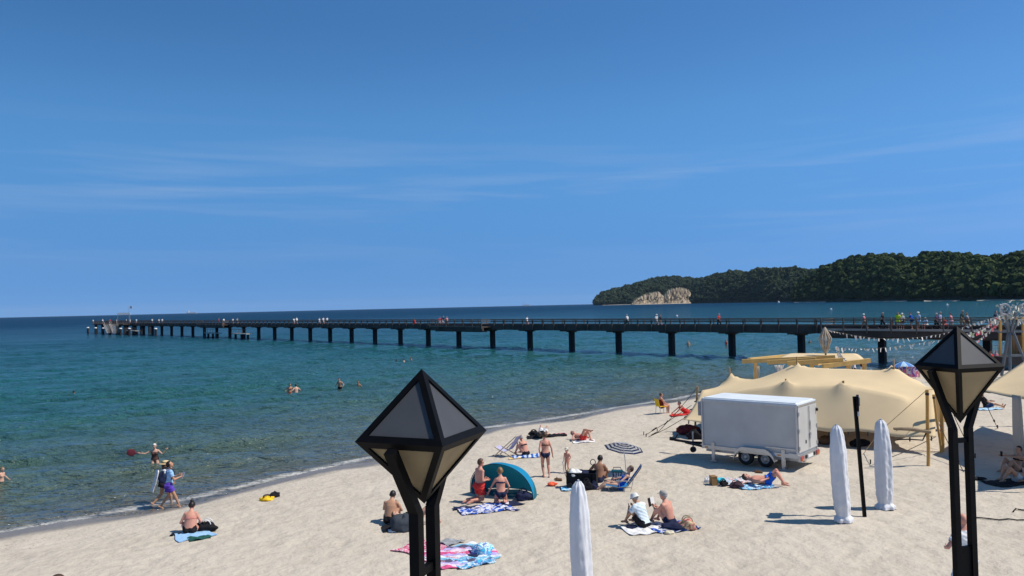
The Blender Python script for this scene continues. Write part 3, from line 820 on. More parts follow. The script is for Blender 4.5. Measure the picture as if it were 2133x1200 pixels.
# buoys
for px, py, where in ((1410, 659, 'above the pier railing left of someone in red'), (1731, 645, 'above the pier near the person in pink'), (1973, 636, 'above the people crowding the near pier platform'), (1622, 631, 'below the foot of the hills')):
    p = at_z(px, py, 0.2); r_ = 2.3*p[1]/1600
    g = thing('buoy', 'small white buoy floating on the sea '+where, 'buoy', (p[0], p[1], 0), group='white buoys beyond the pier')
    b = MB(); b.ball((0, 0, r_*0.5), r_, 10, 8); b.build('float', WHITE, g)
    b = MB(); b.tube([(0, 0, r_), (0, 0, r_*2.1)], r_*0.15, 6); b.build('top_mark', WHITE, g)

# ================================================================ STREET LAMPS
BLACK = mat('black_lamp_paint', (0.0032, 0.003, 0.0035), 0.55, 0.3, 12, spec=0.10)
def pane_mat(name, col, alpha, rough, tl_mix=0.35):
    m = bpy.data.materials.new(name); m.use_nodes = True; nt = m.node_tree; bs = nt.nodes['Principled BSDF']
    n = node(nt, 'ShaderNodeTexNoise', Scale=5.0, Detail=4); tc = node(nt, 'ShaderNodeTexCoord'); nt.links.new(tc.outputs['Object'], n.inputs['Vector'])
    r = ramp(nt, [(0.3, tuple(c*0.85 for c in col)), (0.7, col)]); nt.links.new(n.outputs['Fac'], r.inputs[0])
    nt.links.new(r.outputs[0], bs.inputs['Base Color']); bs.inputs['Roughness'].default_value = rough
    bs.inputs['Specular IOR Level'].default_value = 0.35
    tl = node(nt, 'ShaderNodeBsdfTranslucent'); nt.links.new(r.outputs[0], tl.inputs[0])
    tr = node(nt, 'ShaderNodeBsdfTransparent'); tr.inputs[0].default_value = (0.75, 0.74, 0.70, 1)
    m1 = node(nt, 'ShaderNodeMixShader', Fac=tl_mix); nt.links.new(bs.outputs[0], m1.inputs[1]); nt.links.new(tl.outputs[0], m1.inputs[2])
    m2 = node(nt, 'ShaderNodeMixShader', Fac=alpha); nt.links.new(m1.outputs[0], m2.inputs[1]); nt.links.new(tr.outputs[0], m2.inputs[2])
    nt.links.new(m2.outputs[0], nt.nodes['Material Output'].inputs[0])
    return m
PANE_UP = pane_mat('frosted_upper_glass', (0.125, 0.13, 0.14), 0.12, 0.35)
PANE_LO = pane_mat('frosted_lower_glass', (0.78, 0.62, 0.37), 0.15, 0.4, 0.6)
def street_lamp(px, py_eq, d, half_px, up_px, dn_px, ang, label, plate):
    """octahedral lantern: half diagonal, heights above and below the equator in photograph pixels"""
    k = d/1600.0
    c = at_depth(px, py_eq, d)
    Rr, hu, hd = half_px*k, up_px*k, dn_px*k
    z0 = float(c[2]-sand_full(c[0], c[1])[0])+0.05
    g = thing('street_lamp', label, 'street lamp', (c[0], c[1], c[2]-z0), group='black double post street lamps with diamond lanterns')
    co = [np.array((Rr*math.cos(ang+i*math.pi/2), Rr*math.sin(ang+i*math.pi/2), z0)) for i in range(4)]
    top = np.array((0, 0, z0+hu)); bot = np.array((0, 0, z0-hd))
    w = 0.041*Rr/0.44
    for apex, m_, nm, fnm, we in ((top, PANE_UP, 'upper_pane', 'upper_frame', 1.15), (bot, PANE_LO, 'lower_pane', 'lower_frame', 1.25)):
        fb_ = MB()
        for i in range(4):
            a, c2 = co[i], co[(i+1) % 4]
            n_ = unit(np.cross(c2-a, apex-a)); ctr = (a+c2+apex)/3
            if np.dot(n_, ctr-np.array((0, 0, z0))) < 0: n_ = -n_
            tri = [a, c2, apex]; wid = [w*we, w, w]        # width of the strip along edges 0-1, 1-2, 2-0
            def off_line(e_):
                p_, q_ = tri[e_], tri[(e_+1) % 3]; d_ = unit(q_-p_); nn = unit(tri[(e_+2) % 3]-p_-d_*np.dot(tri[(e_+2) % 3]-p_, d_)); return p_+nn*wid[e_], d_
            L3 = [off_line(e_) for e_ in range(3)]; inn = []
            for e_ in range(3):
                (p1, d1), (p2, d2) = L3[(e_+2) % 3], L3[e_]
                A_ = np.stack([d1, -d2], 1); sol = np.linalg.lstsq(A_, p2-p1, rcond=None)[0]; inn.append(p1+d1*sol[0])
            lo = [q-n_*0.022 for q in inn]
            vs = tri+inn+lo
            fb_.add(vs, [f for e_ in range(3) for f in ((e_, (e_+1) % 3, 3+(e_+1) % 3, 3+e_), (3+e_, 3+(e_+1) % 3, 6+(e_+1) % 3, 6+e_))])
            pb = MB(); v1 = [q-n_*0.014+(q-ctr)*.02 for q in inn]; v2 = [q-n_*0.006 for q in v1]
            pb.add(v1+v2, [(0, 1, 2), (5, 4, 3), (0, 3, 4, 1), (1, 4, 5, 2), (2, 5, 3, 0)]); pb.build(nm, m_, g)
        fb_.build(fnm, BLACK, g)
    # bulb inside
    bb = MB(); bb.lathe([(0.03, -0.16), (0.035, -0.08), (0.06, 0.0), (0.055, 0.08), (0.02, 0.12)], 10, (0, 0, z0-hd*0.25)); bb.build('bulb', mat('bulb_glass', (0.6, 0.6, 0.58), 0.3), g)
    # two flat arms rising from the twin posts to the middles of opposite edges
    bw = 21.5*5.2/1600*(Rr/0.445)
    sep = 66*5.2/1600*(Rr/0.445)/2
    fm_ = Rr*math.cos(math.pi/4)
    for sgn, fi in ((1, 2), (-1, 0)):
        nd = unit((co[fi]+co[(fi+1) % 4])/2-np.array((0, 0, z0))); tdir = np.array((-nd[1], nd[0], 0)); sgn0 = 1.0
        a = nd*(fm_+bw*0.30)+tdir*(-0.035*sgn0)+np.array((0, 0, z0-0.05*Rr/0.44))
        kz = z0-hd*1.08
        b2 = nd*sep+np.array((0, 0, kz))
        arm = MB(); x_, y_, d_ = frame(b2-a, tdir)
        arm.box((a+b2)/2, (bw*0.85, bw, np.linalg.norm(b2-a)+bw*0.35), axes=(x_, y_, d_))
        arm.build('arm', BLACK, g)
        po = MB(); po.box(nd*sep+np.array((0, 0, (kz+0)/2)), (bw, bw, kz), axes=(nd, tdir, (0, 0, 1))); po.build('post', BLACK, g)
    nd = unit((co[0]+co[1])/2-np.array((0, 0, z0))); tdir = np.array((-nd[1], nd[0], 0))
    for zz in plate['bars']:
        po = MB(); po.box((0, 0, z0-zz*k), (2*sep-bw*0.96, bw*0.55, bw*0.75), axes=(nd, tdir, (0, 0, 1))); po.build('cross_bar', BLACK, g)
    zt = z0-plate['plate']*k
    po = MB(); po.box((0, 0, zt/2), (2*sep-bw*0.96, bw*0.5, zt), axes=(nd, tdir, (0, 0, 1))); po.build('service_panel', BLACK, g)
    return g
lamp_l = street_lamp(881, 908, 5.2, 141, 139, 140, R(202), 'large black lamp with diamond lantern in front of the open beach, nearest the camera', dict(bars=[274], plate=330))
lamp_r = street_lamp(1996, 762, 8.5, 82, 83, 119, R(150), 'smaller black lamp with diamond lantern in front of the beige tent, at right', dict(bars=[154], plate=372))
# ================================================================ STRETCH TENT
TENTF = mat('beige_stretch_fabric', (0.74, 0.59, 0.375), 0.85, 0.05, 0.8, trans=0.14, spec=0.1)
POLEW = mat('tent_pole_wood', (0.42, 0.25, 0.09), 0.6, 0.2, 3, stretch=(3, 3, 0.4))
ROPE = mat('dark_rope', (0.03, 0.028, 0.025), 0.9)
def membrane(nu, nv, edge, pins, it=2500, sag=0.0, soft={}):
    """relaxed height field with pinned points: edge(u,v)->height for the border, pins {(i,j):z}"""
    Z = np.zeros((nv, nu)); fixed = np.zeros((nv, nu), bool)
    for j in range(nu):
        for i in (0, nv-1): Z[i, j] = edge(j/(nu-1), i/(nv-1)); fixed[i, j] = True
    for i in range(nv):
        for j in (0, nu-1): Z[i, j] = edge(j/(nu-1), i/(nv-1)); fixed[i, j] = True
    for (i, j), z in soft.items(): Z[i, j] = z; fixed[i, j] = True
    for (i, j), z in pins.items():
        Z[i, j] = z; fixed[i, j] = True
        for di in (-1, 0, 1):
            for dj in (-1, 0, 1):
                if (di or dj) and 0 < i+di < nv-1 and 0 < j+dj < nu-1: Z[i+di, j+dj] = z-0.17*math.hypot(di, dj); fixed[i+di, j+dj] = True
    Z[~fixed] = np.mean(Z[fixed])
    for _ in range(it):
        A = Z.copy()
        A[1:-1, 1:-1] = 0.25*(Z[:-2, 1:-1]+Z[2:, 1:-1]+Z[1:-1, :-2]+Z[1:-1, 2:])-sag
        Z = np.where(fixed, Z, A)
    return Z
FL = np.array((7.8, 35.9)); FR = np.array((16.4, 30.1))
EU = unit(FR-FL); EV = np.array((-EU[1], EU[0])); WU = float(np.linalg.norm(FR-FL)); DV = 7.0
ZS = 0.62                                       # sand under the tent
def tp(u, v, z=0): return np.array((FL[0]+EU[0]*u+EV[0]*v, FL[1]+EU[1]*u+EV[1]*v, z))
tent = thing('stretch_tent', 'large beige stretch tent with pointed peaks behind the box trailer', 'tent')
NU, NV = 69, 53
def vshape(j, i):
    """plan position of a grid node: the hems bow inwards between their anchors"""
    u = j/(NU-1); v = i/(NV-1)
    inu = 0.25*math.sin(math.pi*v)*(1 if u < .5 else -1)*(abs(u-.5)*2)**3
    inv = 0.12*math.sin(math.pi*u)*(1 if v < .5 else -1)*(abs(v-.5)*2)**3
    return u*WU+inu, v*DV+inv
def pin_at(u, v): return (int(round(v/DV*(NV-1))), int(round(u/WU*(NU-1))))
def tent_edge(u, v):
    if v < 1e-6: return ZS+0.74+0.06*math.cos(u*math.pi*8)
    if v > 1-1e-6: return ZS+0.35+0.05*math.cos(u*math.pi*6)
    if u < 1e-6: return float(np.interp(v*DV, [0, 0.7, 1.4, 2.1, 3.2, 5.0, DV], [ZS+0.74, 1.65, 2.08, 2.58, 2.55, 2.2, ZS+0.35]))
    return float(np.interp(v*DV, [0, 0.8, 2.0, 3.3, 4.5, DV], [ZS+0.74, 1.9, 2.6, 3.08, 2.6, ZS+0.35]))
def find_uv(px, py, v):
    """where the photograph's ray crosses the vertical plane v of the tent: u and height"""
    d = ray(px, py)
    n = EV; t = ((FL+EV*v)@n)/(d[:2]@n)
    p = d*t
    return float((p[:2]-FL)@EU), CAM_H+p[2]
PEAKS = []
for px, py, v in ((1520, 779, 4.0), (1660, 757, 4.0), (1862, 763, 4.0), (1637, 790, 1.5), (1757, 794, 1.5)):
    u, z = find_uv(px, py, v); PEAKS.append((u, v, z))
pins = {}
for u, v, z in PEAKS: pins[pin_at(u, v)] = z+.05
soft = {}
for v_, line in ((4.0, [(1475, 806), (1490, 800), (1505, 791), (1535, 786), (1550, 788), (1568, 789), (1585, 785), (1600, 780), (1617, 774), (1635, 766), (1683, 764), (1700, 765), (1720, 766), (1740, 767), (1760, 767), (1780, 768), (1800, 769), (1820, 770), (1840, 770), (1885, 775), (1900, 784), (1916, 791), (1932, 797)]),
                 (1.5, [(1500, 822), (1530, 812), (1560, 806), (1590, 802), (1615, 799), (1660, 799), (1685, 801), (1710, 801), (1735, 800), (1780, 802), (1805, 806), (1830, 811), (1860, 817), (1890, 824)])):
    uz = sorted([find_uv(px, py, v_) for px, py in [(a_, b_+(5 if v_ < 2 else 1.5)) for a_, b_ in line]]+[(u, z+.05) for u, v, z in PEAKS if v == v_])
    us = [q[0]/WU*(NU-1) for q in uz]
    for j in range(max(2, int(us[0])+1), min(NU-2, int(us[-1])+1)): soft[(int(round(v_/DV*(NV-1))), j)] = float(np.interp(j, us, [q[1] for q in uz]))
Zt = membrane(NU, NV, tent_edge, pins, 3500, 0.0002, soft)
P = np.zeros((NV, NU, 3))
for i in range(NV):
    for j in range(NU):
        u, v = vshape(j, i); P[i, j] = tp(u, v, Zt[i, j])
b = MB(); b.grid(P)
can = b.build('canopy', TENTF, tent, smooth=True)
sm = can.modifiers.new('thick', 'SOLIDIFY'); sm.thickness = 0.01
for u, v, z in PEAKS[:3]:
    b = MB(); b.tube([tp(u, v, ZS-0.4), tp(u, v, z+0.32)], [0.05, 0.035], 8); b.build('tent_pole', POLEW, tent)
for u, v, z in PEAKS[3:]:
    b = MB(); b.tube([tp(u, v, ZS-0.4), tp(u, v, z+0.02)], [0.05, 0.04], 8); b.build('tent_pole', POLEW, tent)
# props, guy ropes and pegs at the ends
u0, z0_ = find_uv(1446, 806, 3.2)
props = [((0.02, 4.5), z0_ if z0_ < 4 else 3.3)]
pl_ = tp(0.02, 4.5); b = MB(); b.tube([tp(-0.25, 2.1, ZS-0.4), tp(-0.02, 2.1, 2.75)], 0.05, 8); b.build('prop_pole', POLEW, tent)
def guy(a, px, py):
    e = ground(px, py); e[2] -= 0.05
    b = MB(); b.tube([a, (np.asarray(a)+e)/2+np.array((0, 0, -0.06)), e], 0.014, 5); b.build('guy_rope', ROPE, tent)
    b = MB(); b.bar(e+np.array((0, 0, -0.25)), e+np.array((0.03, 0, 0.22)), 0.035); b.build('peg', ROPE, tent)
    b = MB(); m_ = np.asarray(a)*0.28+e*0.72; b.bar(m_, m_+unit(e-a)*0.28, 0.06, 0.05); b.build('ratchet', ROPE, tent)
guy(tp(-0.02, 2.1, 2.7), 1368, 900); guy(tp(0, 1.2, 1.95), 1340, 908); guy(tp(0.0, 0.3, ZS+0.85), 1345, 912)
guy(P[0, NU-1], 1812, 968); guy(tp(WU, 0.8, ZS+1.3), 2010, 985); guy(tp(WU, 3.0, ZS+2.4), 2030, 952)
b = MB()
for j in range(2, NU-1, 5): b.tube([P[0, j]+np.array((0, 0, -0.01)), P[0, j]+np.array((EV[0]*-0.05, EV[1]*-0.05, -0.16))], 0.03, 5)
for i in range(3, int(NV*0.6), 4): b.tube([P[i, 0], P[i, 0]+np.array((-0.12, 0, -0.05))], 0.03, 5)
b.build('hem_hook', ROPE, tent)
# freestanding wooden props right of the tent
def pole_px(px0, py0, px1, py1, r_, name, lab, m_=None, d=None):
    gnd = ground(px1, py1); a = at_depth(px0, py0, gnd[1]+(d or 0))
    g = thing(name, lab, 'pole', tuple(gnd))
    L_ = a-gnd; n = 9
    pts = [-0.3*unit(L_)]+[L_*t+np.array((0.012*math.sin(t*9), 0.012*math.cos(t*7), 0)) for t in np.linspace(0, 1, n)]
    b = MB(); b.tube(pts, [r_]*len(pts), 9); b.build('shaft', m_ or POLEW, g)
    b = MB(); b.tube([L_*0.93, L_*0.96], r_*1.15, 9); b.build('rope_binding', ROPE, g)
    return a, gnd
HONEY = mat('honey_wood', (0.55, 0.30, 0.075), 0.55, 0.18, 3, stretch=(4, 4, 0.4))
a1, g1 = pole_px(1931, 812, 1934, 972, 0.06, 'wooden_pole', 'straight wooden pole at the right front corner of the beige tent', HONEY)
a2, g2 = pole_px(1944, 822, 1961, 943, 0.045, 'wooden_pole', 'leaning thin wooden pole right of the tent corner', HONEY)
a3, g3 = pole_px(1961, 810, 1963, 940, 0.075, 'wooden_pole', 'thick wooden pole just left of the smaller lamp post', HONEY)
a4, g4 = pole_px(1968, 815, 1969, 853, 0.05, 'wooden_pole', 'short wooden pole half hidden behind the smaller lamp post', HONEY)
g = thing('rope', 'thin rope strung from the corner pole down to the tent front', 'rope')
b = MB(); b.tube([a1, tp(WU-1.9, -0.6, ZS+0.95), ground(1797, 948)], 0.012, 5); b.build('line', mat('hemp_rope', (0.35, 0.25, 0.14), 0.9), g)
b = MB(); b.tube([a1, a3], 0.012, 5); b.build('line', MATS['hemp_rope'], g)
g = thing('driftwood_branch', 'bare branch tied across the pole at the tent corner', 'branch')
b = MB(); q0 = at_depth(1862, 893, g1[1]-0.12); q1 = at_depth(1938, 900, g1[1]-0.12)
b.tube([q0, q0*0.6+q1*0.4+np.array((0, 0, 0.04)), q1], [0.05, 0.07, 0.06], 7); b.tube([q0*0.85+q1*0.15, at_depth(1866, 898, g1[1]-0.2)], [0.03, 0.012], 6); b.build('stem', mat('grey_driftwood', (0.23, 0.17, 0.11), 0.85, 0.25, 5), g)
g = thing('driftwood_branch', 'dark twig hanging under the bare branch at the tent corner', 'branch')
b = MB(); b.tube([at_depth(1868, 916, g1[1]-0.1), at_depth(1895, 915, g1[1]-0.1), at_depth(1922, 917, g1[1]-0.1), at_depth(1930, 900, g1[1]-0.05)], 0.025, 6); b.build('stem', ROPE, g)

# ================================================================ BOX TRAILER
TW = mat('trailer_panel', (0.49, 0.49, 0.475), 0.38, 0.09, 1.1, spec=0.4)
TROOF = mat('trailer_roof', (0.72, 0.76, 0.78), 0.4, 0.06, 2)
ALU = mat('trailer_aluminium', (0.50, 0.51, 0.53), 0.35, 0.06, metal=0.75)
RUB = mat('black_rubber', (0.014, 0.014, 0.015), 0.8, 0.2)
GALV = MATS['galvanised_steel']
fl = ground(1467, 962); rr_ = ground(1664, 984)
tl = unit((rr_-fl)*np.array((1, 1, 0)))
TRW = 1.9; TRL = 3.78
trailer = thing('box_trailer', 'white twin axle box trailer parked in front of the beige tent', 'trailer', (rr_[0], rr_[1], float(sand_z(rr_[0], rr_[1])[0])+0.02), math.atan2(tl[1], tl[0]))
# local axes: x to the rear (0 = rear end), y away from the camera side, z up. near side at y=0
ZB, ZT = 0.47, 2.36
b = MB(); b.box((-TRL/2, TRW/2, (ZB+ZT)/2), (TRL-0.06, TRW-0.06, ZT-ZB)); b.build('body', TW, trailer)
b = MB(); b.box((-TRL/2, TRW/2, ZT+0.03), (TRL-0.02, TRW-0.02, 0.06)); b.box((-TRL/2, TRW/2, ZT+0.075), (TRL-0.16, TRW-0.2, 0.04)); b.build('roof', TROOF, trailer)
b = MB()
for x in (-TRL+0.02, -0.03):
    for y in (0.01, TRW-0.01): b.box((x, y, (ZB+ZT)/2), (0.06, 0.06, ZT-ZB+0.02))
for y in (-0.004, TRW+0.004): b.box((-TRL/2, y, ZT-0.02), (TRL-0.1, 0.03, 0.07)); b.box((-TRL/2, y, ZB+0.06), (TRL-0.1, 0.03, 0.14))
b.box((-0.0, TRW/2, ZT-0.02), (0.05, TRW-0.04, 0.07))
b.build('corner_trim', ALU, trailer)
# rear door in two leaves
for y0, y1 in ((0.05, TRW/2-0.008), (TRW/2+0.008, TRW-0.05)):
    b = MB(); b.box((0.0, (y0+y1)/2, (ZB+0.18+ZT-0.06)/2), (0.05, y1-y0, ZT-ZB-0.26)); dr_ = b.build('rear_door', TW, trailer)
    yo = y0 if y0 < 0.5 else y1
    for z in (ZB+0.35, 1.45, ZT-0.3):
        b = MB(); b.box((0.035, yo+(0.02 if y0 < .5 else -0.02), z), (0.03, 0.09, 0.13)); b.build('hinge', GALV, dr_)
b = MB(); b.tube([(0.05, TRW/2+0.1, ZB+0.25), (0.05, TRW/2+0.1, ZT-0.1)], 0.014, 6); b.box((0.06, TRW/2+0.1, 1.15), (0.03, 0.05, 0.2)); b.build('locking_bar', GALV, trailer)
b = MB(); b.box((0.05, TRW*0.95, ZT-0.32), (0.10, 0.06, 0.10)); b.build('door_stop', RUB, trailer)
# dark scribbled mark on the door: bottle shape and strokes
b = MB()
for y, z, h, w in ((1.08, 1.55, 0.30, 0.020), (1.15, 1.60, 0.22, 0.018), (1.20, 1.52, 0.34, 0.02)): b.box((0.028, y, z), (0.006, w, h))
b.build('door_print', mat('dark_print', (0.03, 0.03, 0.04), 0.6), trailer)
b = MB(); b.box((0.028, 1.14, 1.20), (0.006, 0.20, 0.10)); b.box((0.028, 1.14, 1.10), (0.006, 0.14, 0.05)); b.box((0.028, 0.72, 0.98), (0.006, 0.12, 0.12)); b.build('door_print', MATS['dark_print'], trailer)
# rear bumper, lights, plate
b = MB(); b.box((0.03, TRW/2, ZB-0.02), (0.08, TRW-0.05, 0.22)); b.build('rear_bar', ALU, trailer)
REDL = mat('red_lamp_plastic', (0.38, 0.02, 0.015), 0.25, spec=0.6)
for y in (0.17, TRW-0.17):
    b = MB(); b.box((0.082, y, ZB-0.02), (0.03, 0.28, 0.17)); tlmp = b.build('tail_light', REDL, trailer)
    b = MB(); b.box((0.10, y+0.03, ZB-0.06), (0.012, 0.12, 0.05)); b.build('indicator', mat('orange_lamp_plastic', (0.6, 0.2, 0.02), 0.3), tlmp)
b = MB(); b.box((0.08, TRW*0.52, ZB-0.02), (0.015, 0.48, 0.11)); b.build('number_plate', mat('plate_white', (0.7, 0.7, 0.68), 0.4), trailer)
for y in (TRW*0.3, TRW*0.73):
    b = MB(); b.box((0.078, y, ZB-0.01), (0.02, 0.16, 0.12)); b.build('lamp_housing', RUB, trailer)
# chassis, axles, wheels
b = MB()
for y in (0.25, TRW-0.25): b.box((-TRL/2, y, 0.39), (TRL-0.1, 0.08, 0.14))
for x in (-1.25, -2.02): b.box((x, TRW/2, 0.31), (0.09, TRW, 0.09))
b.build('chassis', GALV, trailer)
def wheel(x, y, s):
    b = MB(); prof = [(0.17, -0.085), (0.255, -0.095), (0.295, -0.07), (0.305, 0.0), (0.295, 0.07), (0.255, 0.095), (0.17, 0.085)]
    vs, fs = [], []; n = 28
    for i, (r_, w_) in enumerate(prof):
        for k in range(n):
            t = 2*math.pi*k/n; vs.append((x+r_*math.cos(t), y+w_*s, 0.305+r_*math.sin(t)))
    for i in range(len(prof)-1):
        for k in range(n): fs.append((i*n+k, i*n+(k+1) % n, (i+1)*n+(k+1) % n, (i+1)*n+k))
    b.add(vs, fs); wh = b.build('wheel', RUB, trailer, smooth=True)
    b = MB(); vs, fs = [], []
    prof = [(0.185, -0.085), (0.165, -0.06), (0.12, -0.045), (0.075, -0.06), (0.05, -0.085), (0.0, -0.085)]
    for i, (r_, w_) in enumerate(prof):
        for k in range(n):
            t = 2*math.pi*k/n; dish = 0.018*max(0, math.sin(t*5)) if 1 <= i <= 2 else 0
            vs.append((x+r_*math.cos(t), y+(w_+dish)*s, 0.305+r_*math.sin(t)))
    for i in range(len(prof)-1):
        for k in range(n): fs.append((i*n+k, i*n+(k+1) % n, (i+1)*n+(k+1) % n, (i+1)*n+k))
    b.add(vs, fs); b.build('rim', mat('wheel_rim_silver', (0.30, 0.29, 0.28), 0.5, 0.25, 8, metal=0.4), wh, smooth=True)
for x in (-1.25, -2.02):
    wheel(x, 0.09, 1); wheel(x, TRW-0.09, -1)
for y0, y1 in ((-0.14, 0.14), (TRW-0.14, TRW+0.14)):
    pr = []
    for k in range(17):
        t = math.pi*k/16
        pr.append((-1.635-0.80*math.cos(t)*(1.0 if True else 1), 0.27+0.42*min(1, math.sin(t)*1.25)))
    P2 = np.array([[(x, y, z) for x, z in pr] for y in (y0, y1)])
    b = MB(); b.grid(P2)
    Q2 = np.array([[(x, y0-0.005, z-dz) for x, z in pr] for dz in (-0.01, 0.12)])
    b.grid(Q2); b.build('fender', ALU, trailer, smooth=True)
for x in (-0.55, -3.32):
    b = MB(); b.box((x, 0.0, 0.42), (0.13, 0.05, 0.62)); b.box((x, -0.01, 0.12), (0.09, 0.05, 0.22)); b.box((x, 0.0, 0.015), (0.2, 0.16, 0.03)); b.build('corner_steady', ALU, trailer)
    b = MB(); b.box((x, TRW, 0.42), (0.13, 0.05, 0.62)); b.box((x, TRW, 0.015), (0.2, 0.16, 0.03)); b.build('corner_steady', ALU, trailer)
for x in (-0.7, -3.6):
    b = MB(); b.box((x, -0.02, ZB+0.05), (0.12, 0.015, 0.045)); b.build('marker_lamp', MATS['orange_lamp_plastic'], trailer)
b = MB(); b.box((-0.65, -0.016, ZB+0.3), (1.15, 0.01, 0.05)); b.box((-0.2, -0.016, ZB+0.1), (0.3, 0.01, 0.12)); b.build('side_rail', ALU, trailer)
b = MB(); b.box((-TRL-0.06, 0.16, 2.0), (0.2, 0.3, 0.55)); b.build('front_box', mat('grey_box', (0.25, 0.26, 0.29), 0.5), trailer)
b = MB(); b.bar((-TRL+0.1, 0.4, 0.42), (-TRL-1.25, TRW/2, 0.42), 0.09); b.bar((-TRL+0.1, TRW-0.4, 0.42), (-TRL-1.25, TRW/2, 0.42), 0.09); b.bar((-TRL-1.1, TRW/2, 0.44), (-TRL-1.75, TRW/2, 0.47), 0.09); b.build('drawbar', RUB, trailer)
b = MB(); b.box((-TRL-1.85, TRW/2, 0.50), (0.26, 0.1, 0.13)); b.bar((-TRL-1.75, TRW/2, 0.5), (-TRL-1.6, TRW/2, 0.72), 0.04); b.build('coupling', RUB, trailer)
b = MB(); b.tube([(-TRL-1.0, TRW/2+0.15, 0.85), (-TRL-1.0, TRW/2+0.15, 0.15)], 0.035, 8); b.build('jockey_tube', GALV, trailer)
b = MB(); b.tube([(-TRL-1.0, TRW/2+0.10, 0.13), (-TRL-1.0, TRW/2+0.20, 0.13)], 0.12, 14); b.build('jockey_wheel', RUB, trailer)
b = MB(); b.box((-TRL-0.03, TRW/2, ZB+0.05), (0.05, TRW-0.1, 0.14)); b.build('front_bar', ALU, trailer)

# ================================================================ CLOSED PARASOLS, POLE
COVER = mat('white_parasol_cover', (0.66, 0.67, 0.70), 0.8, 0.06, 3, bump=0.7, bscale=9, stretch=(1, 1, 0.35), spec=0.25)
def closed_parasol(base, hgt, rmax, lean, label, seed, under=0.0):
    g = thing('closed_parasol', label, 'parasol', tuple(base), group='closed parasols in white covers on the sand')
    g.rotation_euler = (0, lean, 0)
    r = np.random.default_rng(seed)
    n, mrow = 56, 120
    Pp = np.zeros((mrow, n+1, 3))
    folds = r.uniform(0, 6.28, 4)
    for i in range(mrow):
        t = i/(mrow-1); z = 0.02+t*hgt
        base_r = np.interp(t, [0, 0.03, 0.06, 0.16, 0.45, 0.72, 0.90, 0.965, 1.0], [1.12, 1.10, 0.80, 0.97, 1.0, 0.95, 0.74, 0.54, 0.22])*rmax
        off = 0.05*rmax*math.sin(t*5+seed)
        for k in range(n+1):
            a = 2*math.pi*(k % n)/n
            w_ = 0.06*math.sin(5*a+folds[0]+1.5*t)+0.035*math.sin(8*a+folds[1]-4*t)+0.02*math.sin(13*a+folds[2]+9*t)
            cr2 = 0.02*math.sin(t*48+3*math.sin(2*a+folds[3])+4*a)*(1.3 if t < 0.25 else 0.6)+0.011*math.sin(t*95+5*math.sin(3*a+folds[1])-6*a)*(1.2 if t < .35 else .6)
            top_f = 0.14*math.sin(8*a)*max(0, (t-0.82)/0.18)
            rr2 = base_r*(1+w_+cr2+top_f+.06*math.sin(11*a+folds[2]+3*math.sin(2*a))*max(0, 1-t/.07))
            Pp[i, k] = (off+rr2*math.cos(a), rr2*math.sin(a), z)
    b = MB(); b.grid(Pp); c = b.build('cover', COVER, g, smooth=True)
    b = MB(); b.tube([(0.05*rmax*math.sin(5+seed), 0, hgt-0.02), (0.05*rmax*math.sin(5+seed), 0, hgt+0.05)], [0.035, 0.02], 10); b.build('finial', mat('grey_plastic_cap', (0.42, 0.44, 0.50), 0.5), g)
    b = MB(); b.lathe([(rmax*0.70, 0.075), (rmax*0.74, 0.09), (rmax*0.70, 0.105)], 30, cap=False); b.build('draw_cord', WHITE, g)
    b = MB(); b.tube([(0, 0, -0.5), (0, 0, 0.5)], 0.03, 8); b.build('pole', GALV, g)
    return g
pb_ = ground(1757, 1088); s_px = pb_[1]/1600
closed_parasol(pb_, 198*s_px, 16.5*s_px, -0.045, 'white closed parasol left of the black pole, its foot nearest', 2)
pb_ = ground(1845, 1060); s_px = pb_[1]/1600
closed_parasol(pb_, 182*s_px, 16.5*s_px, -0.02, 'white closed parasol right of the black pole, in front of the tent', 5)
pb_ = at_depth(1209, 1000, 15.6); pb_[2] = float(sand_z(pb_[0], pb_[1])[0]); s_px = 15.6/1600
zt_ = at_depth(1209, 1004, 15.6)[2]-pb_[2]
closed_parasol(pb_, zt_, 21.5*s_px, -0.018, 'large white closed parasol alone in the middle of the beach, cut by the photo edge', 8)

gp = ground(1801, 1076); tp_ = at_depth(1780, 826, gp[1])
pole = thing('loudspeaker_pole', 'black pole with a flat box at its top between two closed parasols', 'pole', tuple(gp))
L_ = tp_-gp
b = MB(); b.bar(-0.3*unit(L_), L_, 0.085, 0.085); b.build('shaft', BLACK, pole)
b = MB(); hd_ = L_*0.945; b.box(hd_+np.array((0.07, 0.0, 0)), (0.07, 0.50, 0.42), rz=R(-25)); bx = b.build('head_box', BLACK, pole)
b = MB(); b.box(hd_+np.array((0.125, 0.03, 0.04)), (0.05, 0.2, 0.24), rz=R(-25)); b.build('lens_plate', mat('pole_box_glass', (0.25, 0.27, 0.3), 0.3), bx)
b = MB(); b.box(L_*0.86+np.array((0.05, 0, 0)), (0.05, 0.1, 0.16)); b.build('clamp', GALV, pole)
